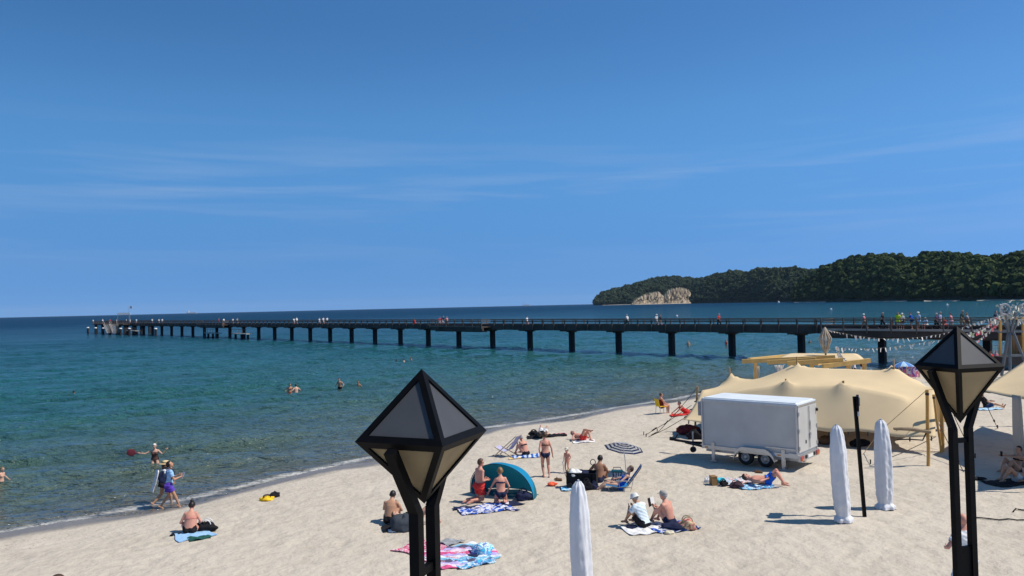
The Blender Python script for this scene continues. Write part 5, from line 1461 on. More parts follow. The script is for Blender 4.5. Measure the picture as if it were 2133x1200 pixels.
FLORAL = blotches('colourful_print', [(0.10, 0.38, 0.62), (0.65, 0.65, 0.72), (0.42, 0.34, 0.62), (0.62, 0.06, 0.17), (0.75, 0.75, 0.8), (0.08, 0.10, 0.18), (0.12, 0.48, 0.7)], 2.6)
STRIPEMAT = stripes('lilac_pink_stripes', [(0.45, 0.36, 0.66), (0.65, 0.10, 0.25), (0.75, 0.6, 0.7), (0.5, 0.42, 0.7), (0.10, 0.09, 0.16), (0.22, 0.5, 0.68), (0.7, 0.72, 0.78)], 1, 1.1, noise=.06)
REDPRINT = blotches('crimson_print', [(0.10, 0.10, 0.14), (0.55, 0.04, 0.13), (0.62, 0.08, 0.20), (0.7, 0.66, 0.68), (0.5, 0.03, 0.12)], 9)
CYANPRINT = blotches('cyan_print', [(0.06, 0.40, 0.62), (0.25, 0.60, 0.78), (0.68, 0.76, 0.80), (0.10, 0.2, 0.5), (0.06, 0.45, 0.66)], 8)
PALEPRINT = blotches('pale_print', [(0.68, 0.74, 0.80), (0.20, 0.52, 0.72), (0.75, 0.75, 0.76), (0.55, 0.25, 0.22), (0.62, 0.72, 0.80)], 7)
BLUPRINT = blotches('blue_white_print', [(0.015, 0.04, 0.16), (0.02, 0.09, 0.48), (0.02, 0.09, 0.48), (0.66, 0.70, 0.78), (0.66, 0.6, 0.64), (0.02, 0.06, 0.25), (0.012, 0.03, 0.12)], 2.6)

# picnic towels below the left lamp
towel(900, 1150, 1.15, 1.9, R(48), REDPRINT, 'crimson patterned beach towel behind the twin posts of the large lamp', seed=1)
towel(960, 1158, 1.7, 1.45, R(30), STRIPEMAT, 'lilac and pink striped beach towel right of the large lamp post', seed=2, rumple=.05)
towel(985, 1172, 1.0, .75, R(25), CYANPRINT, 'light blue and white towel edge in front of the lilac striped towel', seed=3, rumple=.05)
bag(1005, 1155, (.55, .45, .34), CYANPRINT, 'bunched blue and white swim things on the corner of the lilac towel', 4, straps=False, name='swim_bundle', cat='clothes')
bag(985, 1163, (.34, .18, .10), NAVY, 'small dark sunglasses case or purse beside the bunched blue swim things', 5, straps=False, name='purse', cat='purse')
towel(938, 1132, .55, .45, R(40), CGREY, 'grey cloth at the top corner of the lilac striped towel', seed=6, rumple=.06)
# woman with bun, left
towel(404, 1116, 1.0, .95, R(35), CSALM, 'light blue towel under the woman sitting alone at left', seed=7)
bag(430, 1106, (.58, .40, .34), BLK, 'black bag with white trim beside the woman sitting alone at left', 8, strap_m=CWHITE)
towel(414, 1124, .62, .36, R(30), CGREEN, 'dark green cloth on the light blue towel at left', seed=9, rumple=.06)
g = thing('sandal', 'dark sandals at the foot of the woman sitting alone at left', 'shoes', tuple(ground(366, 1116)))
for x in (-.08, .08):
    b = MB(); b.box((x, 0, .025), (.09, .24, .03)); b.build('sole', BLK, g)
# yellow and black swim bag near the water
bag(556, 1042, (.46, .32, .20), CYEL, 'yellow and black dry bag lying alone near the waterline', 10, rz=R(20), strap_m=BLK)
bag(572, 1036, (.34, .30, .24), BLK, 'black rolled bag lying against the yellow bag near the waterline', 11, straps=False)
# dark blanket beside the young man
bag(840, 1104, (.78, .6, .55), CDGREY, 'domed heap of dark grey blanket beside the young man sitting left of the large lamp', 12, straps=False, name='blanket_heap', cat='blanket')
towel(836, 1098, 1.1, .8, R(15), BLK, 'black towel under the young man left of the large lamp', seed=13)
bag(818, 1108, (.26, .18, .10), CWHITE, 'small white and black shoes in front of the dark grey blanket heap', 14, straps=False, name='shoes', cat='shoes')
# beach tent and mats
towel(1013, 1062, 1.75, .95, R(20), BLUPRINT, 'blue and white picnic mat in front of the teal beach tent', seed=15, rumple=.04)
towel(1055, 1052, .9, .6, R(25), NAVY, 'navy ground sheet lying at the mouth of the teal beach tent', seed=16)
towel(968, 1060, .8, .35, R(10), NAVY, 'navy flap at the left end of the blue picnic mat', seed=17, rumple=.04)
TENTT = mat('teal_nylon', (0.012, 0.155, 0.215), 0.5, 0.06, 3, trans=.25, spec=.3)
TENTB = mat('bright_blue_nylon', (0.008, 0.24, 0.44), 0.45, 0.05, 3, trans=.15, spec=.3)
c = ground(1050, 1040)
bt = thing('beach_tent', 'teal pop-up beach tent open towards the kneeling couple', 'tent', tuple(c+np.array((-.10, .40, -.02))), R(-30))
def bt_pt(t, ph, a=1.2, hh=1.10, dd=1.0): return (a*math.cos(t), dd*math.sin(t)**.8*math.cos(ph), hh*math.sin(t)**.8*math.sin(ph))
P = np.array([[bt_pt(t, ph) for t in np.linspace(math.pi, 0, 33)] for ph in np.linspace(R(98), R(2), 14)])
b = MB(); b.grid(P[:10]); b.build('shell', TENTT, bt, smooth=True)
b = MB(); b.grid(P[9:]); b.build('back_wall', TENTT, bt, smooth=True)
P2 = np.array([[bt_pt(t, ph, 1.22, 1.12, 1.02) for t in np.linspace(math.pi*.62, 0, 24)] for ph in (R(100), R(84), R(66))])
b = MB(); b.grid(P2); b.build('bright_panel', TENTB, bt, smooth=True)
b = MB(); b.tube([bt_pt(t, R(99), 1.22, 1.12) for t in np.linspace(math.pi, 0, 33)], .014, 6); b.build('rim_rod', NAVY, bt)
P3 = np.array([[(x, y, .03+.03*math.sin(x*9+y*7)) for x in np.linspace(-1.1, 1.1, 16)] for y in (-.1, .3, .6)]); b = MB(); b.slab(P3, .02); b.build('floor', TENTT, bt)
bag(1090, 1042, (.5, .4, .36), NAVY, 'dark navy bag inside the mouth of the teal beach tent', 18)
# lilac deck chair beside blue towel
def deck_chair(px, py, rz, sling, wood, label, w=.56):
    g = thing('deck_chair', label, 'deck chair', tuple(ground(px, py)), rz)
    for s_ in (-1, 1):
        b = MB(); b.bar((s_*w/2, -.60, .95), (s_*w/2, .52, .0), .035); b.build('back_rail', wood, g)
        b = MB(); b.bar((s_*(w/2-.04), -.52, .0), (s_*(w/2-.04), .45, .42), .035); b.build('seat_rail', wood, g)
    for p_ in ((-.60, .95), (.52, .02)):
        b = MB(); b.bar((-w/2, p_[0], p_[1]), (w/2, p_[0], p_[1]), .03); b.build('cross_rail', wood, g)
    b = MB(); b.bar((-w/2, .45, .42), (w/2, .45, .42), .03); b.build('cross_rail', wood, g)
    pr = [(-.60, .97), (-.48, .78), (-.34, .55), (-.16, .34), (.05, .24), (.28, .29), (.46, .44)]
    P = np.array([[(x, y-.012, z) for x in np.linspace(-w/2+.05, w/2-.05, 5)] for y, z in pr]); b = MB(); b.slab(P, .012); b.build('sling', sling, g)
    return g
deck_chair(1056, 951, R(62), CLILAC, mat('pale_chair_wood', (0.55, 0.45, 0.32), 0.6), 'deck chair with lilac sling left of the woman on the blue striped towel')
towel(1100, 952, 1.35, .8, R(5), BLUEWHITE, 'blue and white striped towel under the woman beside the lilac deck chair', seed=20, rumple=.04)
towel(1073, 957, .5, .22, R(5), cloth('pale_yellow', (0.75, 0.55, 0.22)), 'small pale yellow cloth in front of the lilac deck chair', seed=21)
towel(1138, 910, 1.9, .8, R(8), BLK, 'black mat near the waterline under the person with raised knees', seed=22, rumple=.06)
bag(1112, 908, (.5, .4, .28), BLK, 'black bag at the left end of the black mat near the waterline', 23)
towel(1167, 905, .5, .4, R(10), CPINK, 'small pink towel at the right end of the black mat near the waterline', seed=24)
towel(1216, 920, 1.0, .6, R(4), CWHITE, 'white towel under the sunburnt person with legs crossed in the air', seed=25)
bag(1204, 916, (.3, .25, .16), CBLUE, 'small blue bundle at the head end of the white towel', 26, straps=False, name='bundle', cat='clothes')
# striped parasol and family things
c = ground(1306, 987)
pr = thing('striped_parasol', 'tilted navy and white striped parasol over the man in its shade', 'parasol', tuple(c))
jt = at_depth(1299, 936, c[1])-c
top = at_depth(1297, 918, c[1])-c
b = MB(); b.tube([(0, 0, -.4), tuple(jt*.6), tuple(jt)], .016, 8); b.build('pole', mat('white_tube', (0.7, 0.7, 0.7), .4), pr)
Rm = Matrix.Rotation(R(12), 3, 'Y') @ Matrix.Rotation(R(-24), 3, 'X')
b = MB(); n = 8; nr = 10; vs, fs = [], []
for i in range(nr+1):
    r_ = .74*i/nr
    for k in range(n*4):
        a = 2*math.pi*k/(n*4); seg = (k % 4)/4; kk = math.cos(math.pi/n)/math.cos((seg-.5)*2*math.pi/n) if True else 1
        z = .20*(1-(i/nr)**1.7)
        v = Rm @ Vector((r_*kk*math.cos(a), r_*kk*math.sin(a), z)); vs.append(tuple(np.array(v)+jt+np.array((0, 0, .02))))
N_ = n*4
for i in range(nr):
    b.mi = i % 2; q = [(i*N_+k, i*N_+(k+1) % N_, (i+1)*N_+(k+1) % N_, (i+1)*N_+k) for k in range(N_)]
    if i == 0: b.add(vs, q)
    else: b.f += q; b.m += [b.mi]*len(q)
b.mi = 1
PNAVY = mat('parasol_navy', (0.03, 0.045, 0.14), .8, .1, 6, trans=.3); PWHITE = mat('parasol_white', (0.72, 0.74, 0.76), .8, .05, 6, trans=.3)
b.build('canopy', [PWHITE, PNAVY], pr)
b = MB()
for k in range(8):
    a = 2*math.pi*k/8; e_ = np.array(Rm @ Vector((.72*math.cos(a), .72*math.sin(a), .0)))+jt; h_ = np.array(Rm @ Vector((0, 0, .18)))+jt
    b.tube([h_, (h_+e_)/2+np.array((0, 0, .045)), e_], .006, 5)
b.build('ribs', GALV, pr)
# folding beach wagon with things on it
c = ground(1213, 1016)
wg = thing('beach_wagon', 'black folding wagon loaded with bags left of the man under the parasol', 'wagon', tuple(c), R(-12))
P = [[(x, y, z) for x in np.linspace(-.5, .5, 7)] for y, z in ((-.26, .12), (-.29, .5))]
b = MB(); b.box((0, 0, .13), (1.0, .5, .04)); b.slab(np.array([[(x, -.27+.02*math.sin(x*14), z) for x in np.linspace(-.5, .5, 9)] for z in (.12, .3, .52)]), .02)
for y in (-.27, .27): b.box((0, y, .33), (1.0, .03, .40))
for x in (-.5, .5): b.box((x, 0, .33), (.03, .54, .40))
b.build('fabric_tub', BLK, wg)
for x in (-.4, .4):
    for y in (-.3, .3):
        b = MB(); b.tube([(x, y-.03, .1), (x, y+.03, .1)], .1, 14); b.build('wheel', RUB, wg)
b = MB(); b.tube([(-.5, 0, .2), (-.62, 0, .5), (-.66, 0, .85)], .012, 6); b.tube([(-.66, -.1, .85), (-.66, .1, .85)], .014, 6); b.build('handle', GALV, wg)
def on(g, off, size, m_, label, seed, name, cat):
    t = thing(name, label, cat, tuple(np.array(g.location)+np.array(off)))
    lump(size, seed, m_, 'cloth_body', t); return t
on(wg, (-.25, -.02, .38), (.5, .4, .28), CWHITE, 'white towel bundled on the left of the black wagon', 30, 'towel_bundle', 'towel')
on(wg, (.05, .05, .36), (.4, .4, .24), NAVY, 'navy bundle in the middle of the black wagon', 31, 'clothes_bundle', 'clothes')
on(wg, (-.42, .1, .42), (.26, .3, .22), CKHAKI, 'khaki sun hat lying on the left corner of the black wagon', 32, 'sun_hat', 'hat')
bag(1222, 1022, (.42, .3, .36), BLK, 'black bag standing in front of the loaded black wagon', 33)
bag(1238, 1021, (.3, .22, .26), NAVY, 'small navy bag right of the loaded black wagon', 34)
t = thing('ball', 'bright yellow ball beside the loaded black wagon', 'ball', tuple(ground(1233, 1010)+np.array((0, 0, .25))))
b = MB(); b.ball((0, 0, 0), .145, 18, 12); b.build('ball_skin', mat('yellow_ball', (0.85, 0.74, 0.05), .4), t, smooth=True)
b = MB(); b.lathe([(.03, .138), (.01, .147)], 8); b.build('valve', WHITE, t)
towel(1188, 1021, .62, .35, R(-6), CYANPRINT, 'light blue patterned towel in front of the black wagon', seed=35, rumple=.05)
t = thing('swim_ring', 'small orange inflatable lying on the sand left of the wagon', 'inflatable', tuple(ground(1150, 1013)+np.array((0, 0, .02))))
lump((.34, .22, .14), 36, mat('orange_vinyl', (0.85, 0.13, 0.05), .35), 'inflatable_body', t)
for k, (px, py, lab, m_) in enumerate(((1163, 1000, 'brown sandals on the sand between the toddler and the orange inflatable', CBROWN), (1579, 986, 'dark sandals on the sand between the trailer and the sunbathing man', CBROWN))):
    g = thing('sandals', lab, 'shoes', tuple(ground(px, py)), R(70))
    for x in (-.09, .09):
        b = MB(); b.box((x, x*.4, .03), (.09, .26, .03)); s_ = b.build('sole', m_, g)
        b = MB(); b.tube([(x-.045, x*.4+.04, .04), (x, x*.4+.05, .09), (x+.045, x*.4+.04, .04)], .014, 5); b.build('strap', m_, s_)
# cooler with handle
c = ground(1286, 1001)
g = thing('cool_bag', 'striped blue cool bag between the man in the shade and the blue chair', 'cooler', tuple(c), R(-8))
b = MB(); b.box((0, 0, .16), (.38, .26, .32)); b.build('bag_body', stripes('coolbag_stripes', [(0.02, 0.07, 0.16), (0.30, 0.34, 0.42)], 0, .09), g)
b = MB(); b.box((0, 0, .345), (.40, .28, .05)); b.build('lid', cloth('deep_teal', (0.01, 0.08, 0.12)), g)
b = MB(); b.tube([(-.16, 0, .36), (-.12, 0, .48), (.12, 0, .48), (.16, 0, .36)], .014, 6); b.build('handle', BLK, g)
# low blue reclining beach chair facing left
c = ground(1296, 1021)
rc = thing('beach_chair', 'low blue reclining beach chair facing left under the striped parasol', 'beach chair', tuple(c), R(78))
pr_ = [(.55, .20), (.3, .17), (.05, .15), (-.16, .17), (-.34, .40), (-.5, .62), (-.64, .82)]
P = np.array([[(x, y, z) for x in np.linspace(-.29, .29, 5)] for y, z in pr_]); b = MB(); b.slab(P[:4], .014); b.build('seat', cloth('chair_blue', (0.015, 0.20, 0.50)), rc)
b = MB(); b.slab(P[3:], .014); b.build('backrest', MATS['cloth_chair_blue'], rc)
P[:, :, 1] -= .03; P[:, :, 2] -= .012
b = MB(); b.slab(P[3:], .012); b.build('back_cover', cloth('taupe', (0.20, 0.19, 0.19)), rc)
for x in (-.3, .3):
    b = MB(); b.tube([(x, y, z) for y, z in pr_], .014, 6); b.build('side_tube', GALV, rc)
    b = MB(); b.tube([(x, .45, .18), (x, .40, .0), (x, -.30, .0), (x, -.42, .50)], .013, 6); b.build('leg', GALV, rc)
    b = MB(); b.box((x, -.05, .36), (.05, .45, .025)); b.tube([(x, .1, .35), (x, .05, .15)], .012, 5); b.build('armrest', GALV, rc)
# two men sitting: towels and bags
towel(1350, 1102, 1.35, .75, R(12), CWHITE, 'white towel under the man in the white shirt', seed=40, rumple=.05)
towel(1405, 1100, 1.25, .8, R(18), BLUPRINT, 'blue towel under the shirtless man reading', seed=41, rumple=.04)
bag(1408, 1103, (.75, .45, .22), NAVY, 'navy jacket heaped behind the shirtless man reading', 42, straps=False, name='jacket', cat='jacket')
bag(1432, 1104, (.46, .34, .34), blotches('woven_bag', [(0.45, 0.36, 0.2), (0.6, 0.5, 0.3), (0.6, 0.2, 0.2), (0.2, 0.2, 0.1)], 12), 'round patterned basket bag at the right end of the blue towel', 43, strap_m=CKHAKI)
bag(1393, 1112, (.28, .18, .12), cloth('cream', (0.6, 0.55, 0.42)), 'cream shoes in front of the navy jacket', 44, straps=False, name='shoes', cat='shoes')
bag(1318, 1100, (.34, .2, .14), NAVY, 'dark shoes beside the feet of the man in the white shirt', 45, straps=False, name='shoes', cat='shoes')
# sunbather with cyan towel
towel(1578, 1016, 1.25, .62, R(6), CYANPRINT, 'cyan towel under the sunbathing man in blue shorts', seed=50, rumple=.04)
towel(1527, 1006, 1.35, .8, R(10), PALEPRINT, 'pale blue and white patterned towel left of the sunbathing man', seed=51, rumple=.07)
bag(1480, 1004, (.42, .3, .2), CWHITE, 'white and grey bag at the far left of the patterned towel', 52)
g = thing('wooden_crate', 'small brown wooden box standing on the patterned towel', 'box', tuple(ground(1486, 1010)), R(8))
WOODB = mat('brown_box_wood', (0.26, 0.15, 0.06), .7, .2, 8)
b = MB(); b.box((0, 0, .15), (.18, .26, .28)); b.build('box_body', WOODB, g)
b = MB(); b.box((0, 0, .30), (.20, .28, .025)); b.build('lid', WOODB, g)
bag(1500, 1008, (.38, .3, .26), CYAN, 'cyan cushion beside the small brown box', 53, straps=False, name='cushion', cat='cushion')
bag(1507, 1013, (.28, .26, .22), BLK, 'small black bag on the patterned towel', 54)
bag(1535, 1016, (.48, .34, .24), cloth('aubergine', (0.06, 0.035, 0.045)), 'dark round rucksack left of the sunbathing man', 55, rz=R(10))
bag(1553, 998, (.4, .25, .12), BLK, 'flat black cloth above the sunbathing man', 56, straps=False, name='cloth', cat='clothes')
# yellow chair near the water is built with its sitter below
def simple_chair(px, py, rz, m_, label):
    g = thing('chair', label, 'chair', tuple(ground(px, py)), rz)
    b = MB(); b.slab(np.array([[(x, y, .44+.02*math.cos(y*6)) for x in np.linspace(-.24, .24, 4)] for y in np.linspace(-.22, .24, 4)]), .03); b.build('seat', m_, g)
    b = MB(); b.slab(np.array([[(x, -.24-.10*t-.02, .46+.42*t) for x in np.linspace(-.24, .24, 4)] for t in np.linspace(0, 1, 4)]), .03); b.build('backrest', m_, g)
    for x in (-.23, .23):
        for y in (-.24, .24):
            b = MB(); b.tube([(x, y, .44), (x*1.1, y*1.15, -.03)], .014, 6); b.build('leg', GALV, g)
    return g
simple_chair(1379, 862, R(-70), CYEL, 'yellow chair near the waterline under the sunbathing woman')
towel(1417, 865, 1.1, .7, R(15), CRED, 'red towel lying just left of the beige tent', seed=60, rumple=.06)
bag(1432, 903, (1.1, .6, .5), cloth('maroon', (0.16, 0.03, 0.035)), 'heap of maroon cushions under the left edge of the beige tent', 61, straps=False, name='cushion_heap', cat='cushions')
for k, (px, py, sz, m_, lab) in enumerate(((1725, 925, (.9, .5, .4), CBROWN, 'brown folded furniture under the beige tent behind the trailer'), (1790, 930, (.8, .5, .35), BLK, 'black crates stacked under the beige tent behind the closed parasols'), (1450, 915, (.8, .4, .5), BLK, 'black equipment case under the tent beside the maroon cushions'))):
    bag(px, py, sz, m_, lab, 70+k, straps=False, name='storage_heap', cat='boxes')

# ================================================================ BEHIND THE TENT
YW = mat('yellow_timber', (0.62, 0.40, 0.135), 0.65, 0.14, 2.5, stretch=(1, 1, 1))
pg = thing('pergola', 'yellow timber beam frame with beige cloth behind the big tent', 'pergola')
def beam(x0, y0, x1, y1, d0, d1, w, h):
    a = at_depth(x0, y0, d0); c2 = at_depth(x1, y1, d1); b = MB(); b.bar(a, c2, w, h); return b.build('beam', YW, pg), a, c2
for x0, y0, x1, y1, d0, d1 in ((1546, 753, 1740, 744, 46, 44), (1598, 755, 1700, 749, 44.6, 43.5), (1640, 757, 1757, 750, 43.6, 42.5), (1714, 763, 1812, 751, 42.5, 42.5), (1560, 750, 1650, 741, 47, 50), (1700, 757, 1765, 740, 43.5, 48)):
    beam(x0, y0, x1, y1, d0, d1, .24, .24)
for x, y, d in ((1573, 753, 46), (1767, 756, 42.6), (1800, 753, 42.6), (1690, 750, 44.5)):
    a = at_depth(x, y, d); z0 = float(sand_full(a[0], a[1])[0]); b = MB(); b.bar((a[0], a[1], z0-.2), a, .18); b.build('post', YW, pg)
tl_, tr_, bl_, br_ = (at_depth(*q) for q in ((1661, 736, 52), (1772, 737, 50), (1612, 752, 45), (1802, 750, 44)))
P = np.zeros((12, 20, 3))
for i in range(12):
    for j in range(20):
        u, v = j/19, i/11
        q = (bl_*(1-u)+br_*u)*(1-v)+(tl_*(1-u)+tr_*u)*v; q[2] += .16*math.sin(math.pi*v)-.10*math.sin(math.pi*u*3)**2*(1-v)*.3
        P[i, j] = q
b = MB(); b.slab(P, .015); b.build('cloth_roof', TENTF, pg, smooth=True)
for x, y, w, hh, d in ((1577, 765, 14, 24, 46), (1624, 762, 22, 14, 44.5)):
    a = at_depth(x, y-hh*.1, d); k_ = d/1600
    P = np.array([[(a[0]+(u-.5)*w*k_*(1-.5*v), a[1]+.12*math.sin(u*14), a[2]-v*hh*k_) for u in np.linspace(0, 1, 12)] for v in np.linspace(0, 1, 6)])
    b = MB(); b.slab(P, .01); b.build('curtain', CWHITE, pg)
# driftwood lantern sculpture on a pole
a = at_depth(1719, 709, 47); z0 = float(sand_full(a[0], a[1])[0]); k_ = 47/1600
g = thing('driftwood_lantern', 'diamond shaped cage of driftwood slats on a pole behind the tent', 'sculpture', (a[0], a[1], z0))
DW = mat('pale_driftwood', (0.42, 0.35, 0.27), .85, .2, 4); zc = a[2]-z0
b = MB(); b.tube([(0, 0, -.3), (0, 0, zc-12*k_)], .06, 8); b.build('pole', mat('grey_driftwood_pole', (0.2, 0.17, 0.14), .8), g)
for k in range(10):
    t = 2*math.pi*k/10; cx, sx = math.cos(t), math.sin(t)
    b = MB(); b.tube([(0, 0, zc+27*k_), (cx*7*k_, sx*7*k_, zc+14*k_), (cx*12*k_, sx*12*k_, zc+4*k_), (cx*7*k_, sx*7*k_, zc-12*k_), (cx*2*k_, sx*2*k_, zc-26*k_)], .045, 5); b.build('slat', DW, g)
# steel wind tower with rings
c = at_z(2108, 779, .9); WD = c[1]; k_ = WD/1600
wt = thing('steel_tower', 'tall grey steel frame tower with two rings and pale ribbons at its top', 'tower', tuple(c))
STEEL = mat('tower_steel', (0.13, 0.15, 0.17), .5, .15, 3)
wz = (779-692)*k_
for x, y in ((-19, -.8), (-8, .8), (12, .9), (24, -.8)):
    b = MB(); b.bar((x*k_, y, -.2), (x*.15*k_, y*.15, wz), .16); b.build('leg', STEEL, wt)
for zz in (.45,):
    b = MB(); b.bar((-14*k_, -.5, wz*zz), (15*k_, -.5, wz*zz), .14); b.bar((-7*k_, .5, wz*zz), (8*k_, .5, wz*zz), .14); b.build('cross_bar', STEEL, wt)
b = MB(); b.bar((-26*k_, 0, wz*1.0), (26*k_, 0, wz*1.0), .10); b.build('cross_bar', STEEL, wt)
for x, y in ((-20, -.6), (-11, .6), (6, .6), (18, -.6), (0, -.7)):
    b = MB(); b.bar((x*.15*k_, y*.1, wz), (x*k_, y, wz+42*k_), .15); b.build('funnel_bar', STEEL, wt)
for x in (-22, 20):
    b = MB(); ring = [(x*k_+10.5*k_*math.cos(t), -.7, wz+48*k_+10.5*k_*math.sin(t)) for t in np.linspace(0, 2*math.pi, 25)]; b.tube(ring, .07, 6); rg_ = b.build('ring', mat('pale_metal_ring', (0.36, 0.37, 0.39), .4), wt)
    b = MB()
    for t in np.linspace(0, math.pi, 4)[:-1]: b.bar((x*k_-9*k_*math.cos(t), -.7, wz+48*k_-9*k_*math.sin(t)), (x*k_+9*k_*math.cos(t), -.7, wz+48*k_+9*k_*math.sin(t)), .05)
    b.build('spokes', STEEL, rg_)
b = MB(); r = np.random.default_rng(3)
for i in range(110):
    p_ = np.array((r.uniform(-20, 22)*k_, r.uniform(-.9, .7), wz+r.uniform(25, 62)*k_)); q = r.normal(size=3)*.16+np.array((0, 0, -.18))
    w_ = unit(r.normal(size=3))*.07; b.add([p_-w_, p_+w_, p_+q+w_*.6, p_+q-w_*.6], [(0, 1, 2, 3)])
tag(b.build('ribbon', mat('pale_ribbon', (0.62, 0.62, 0.56), .8, .25, 1.5), wt), kind='stuff')
# strings of pale pennants
PENN = mat('pale_pennant', (0.72, 0.70, 0.66), .8, .15, 2)
PENC = blotches('mixed_pennant', [(0.7, 0.68, 0.62), (0.62, 0.6, 0.55), (0.6, 0.12, 0.16), (0.7, 0.7, 0.68), (0.45, 0.5, 0.2)], .6)
def bunting(pts, n, label, seed, sz=.20, m_=PENN):
    g = thing('bunting', label, 'bunting'); r = np.random.default_rng(seed)
    pts = [at_depth(*q) for q in pts]
    T = np.linspace(0, 1, len(pts)); tt = np.linspace(0, 1, 60)
    line = np.stack([np.interp(tt, T, [p_[i] for p_ in pts]) for i in range(3)], 1)
    ker = np.ones(7)/7
    for i in range(3): line[3:-3, i] = np.convolve(line[:, i], ker, 'valid')
    b = MB(); b.tube(line, .012, 4); b.build('cord', ROPE, g)
    b = MB()
    for u in np.linspace(.0, 1, n):
        p_ = np.array([np.interp(u, tt, line[:, i]) for i in range(3)])
        a_ = r.uniform(-.7, .7); dx = np.array((math.cos(a_), math.sin(a_), r.uniform(-.3, .3)))*sz*r.uniform(.25, 1.1); dz = np.array((r.uniform(-.12, .12), r.uniform(-.1, .1), -sz*r.uniform(.3, 1.5)))
        b.add([p_-dx*.5, p_+dx*.5, p_+dx*.35+dz, p_-dx*.2+dz], [(0, 1, 2, 3)])
    tag(b.build('pennant', m_, g), kind='stuff')
bunting([(2084, 658, 61), (2060, 664, 60), (2020, 676, 58), (1985, 690, 57), (1940, 700, 55), (1890, 705, 53), (1840, 706, 51), (1790, 701, 49), (1745, 692, 47.5), (1726, 688, 47)], 46, 'upper string of white pennants from the steel tower to the driftwood lantern', 1)
bunting([(2080, 668, 61), (2050, 680, 59), (2010, 697, 57), (1960, 708, 55), (1900, 717, 52), (1840, 725, 49.5), (1790, 727, 47.5), (1745, 724, 45)], 42, 'lower string of white pennants sagging to the pergola', 2)
bunting([(2085, 655, 61), (2068, 668, 60), (2045, 688, 58.5), (2010, 700, 57), (1975, 695, 56)], 60, 'thick bundle of coloured pennants hanging just left of the steel tower', 3, .26, PENC)
bunting([(2080, 672, 61), (2058, 690, 60), (2035, 712, 58), (2015, 725, 57)], 26, 'short steep string of pennants dropping behind the smaller lamp', 4, .22, PENC)
bunting([(1742, 722, 45), (1748, 736, 44), (1760, 750, 43.4), (1775, 758, 43)], 34, 'white ribbons tied along the pergola corner', 5, .20)
# small parasol and patterned windbreak by the water
c = at_z(1899, 786, .5); k_ = c[1]/1600
g = thing('small_parasol', 'small light blue parasol behind the patterned windbreak by the pier', 'parasol', tuple(c+np.array((0, 1.2, 0))))
b = MB(); b.tube([(0, 0, -.2), (0, 0, 30*k_)], .03, 6); b.build('pole', GALV, g)
for k in range(8):
    t0, t1 = 2*math.pi*k/8, 2*math.pi*(k+1)/8
    P = [[(q*22*k_*math.cos(t), q*22*k_*math.sin(t), 31*k_-q**1.5*12*k_) for t in (t0, (t0+t1)/2, t1)] for q in (0.02, .35, .7, 1)]
    b = MB(); b.grid(P); b.build('panel', CLBLUE if k % 2 else mat('parasol_midblue', (0.06, 0.2, 0.55), .8), g)
g = thing('windbreak', 'curved pink and navy patterned windbreak standing near the pier', 'windbreak', tuple(c))
WBM = blotches('windbreak_print', [(0.03, 0.05, 0.22), (0.55, 0.5, 0.6), (0.5, 0.12, 0.22), (0.04, 0.07, 0.3), (0.6, 0.55, 0.62)], 1.8)
ang = np.linspace(R(200), R(335), 7)
for k in range(6):
    P = [[(23*k_*math.cos(t), 14*k_*math.sin(t)+.5, z) for t in np.linspace(ang[k], ang[k+1], 4)] for z in (0.0, .42, .85)]
    b = MB(); b.grid(P); pn_ = b.build('panel', WBM, g); s_ = pn_.modifiers.new('s', 'SOLIDIFY'); s_.thickness = .012
for t in ang:
    b = MB(); b.tube([(23*k_*math.cos(t), 14*k_*math.sin(t)+.5, -.2), (23*k_*math.cos(t), 14*k_*math.sin(t)+.5, .95)], .02, 6); b.build('stake', YW, g)
# wooden beach hut front at the right edge
BRW = mat('brown_boards', (0.30, 0.165, 0.065), .7, .2, 1.5, stretch=(3, 3, .5))
c = at_z(2085, 772, .9); HDp = 66.0; k_ = HDp/1600
g = thing('timber_hut', 'brown boarded hut with yellow posts behind the steel tower', 'hut')
for x, y0, y1 in ((2083, 664, 742), (2130, 664, 742), (2180, 664, 742)):
    a, e_ = at_depth(x, y1, HDp), at_depth(x+1, y0, HDp); b = MB(); b.bar(a, e_, .17); b.build('post', HONEY, g)
for i in range(14):
    a, e_ = at_depth(2099+i*6.2, 737, HDp+.3), at_depth(2099+i*6.2, 699, HDp+.3); b = MB(); b.bar(a, e_, .235, .05, hint=(0, 1, 0)); b.build('board', BRW, g)
a, e_ = at_depth(2080, 664, HDp), at_depth(2185, 662, HDp); b = MB(); b.bar(a, e_, .2); b.build('beam', HONEY, g)
a, e_ = at_depth(2062, 750, HDp), at_depth(2200, 746, HDp); b = MB(); b.box((a+e_)/2, (np.linalg.norm(e_-a), 3.5, .7)); b.build('platform', PILECON, g)

# ================================================================ SECOND TENT AT THE RIGHT EDGE
A_ = at_depth(2042, 813, 29.8); B_ = np.array((16.6, 23.9, 3.75)); C_ = np.array((24.5, 36.0, 4.15)); D_ = np.array((24.0, 25.0, 4.3))
t2 = thing('stretch_tent', 'second beige stretch tent at the right edge of the photo casting wide shade', 'tent')
P = np.zeros((25, 25, 3))
for i in range(25):
    for j in range(25):
        u, v = j/24, i/24
        q = (A_*(1-u)+C_*u)*(1-v)+(B_*(1-u)+D_*u)*v
        q = q.copy(); bow = math.sin(math.pi*v)*(1-u)**2*.55; q[0] += bow*.8; q[2] += -.25*math.sin(math.pi*v)*(1-u)+.35*math.sin(math.pi*u)*math.sin(math.pi*v)
        P[i, j] = q
b = MB(); b.grid(P); o = b.build('canopy', TENTF, t2, smooth=True); s_ = o.modifiers.new('s', 'SOLIDIFY'); s_.thickness = .01
FLAP = mat('grey_beige_flap', (0.42, 0.37, 0.31), .85, .06, 1)
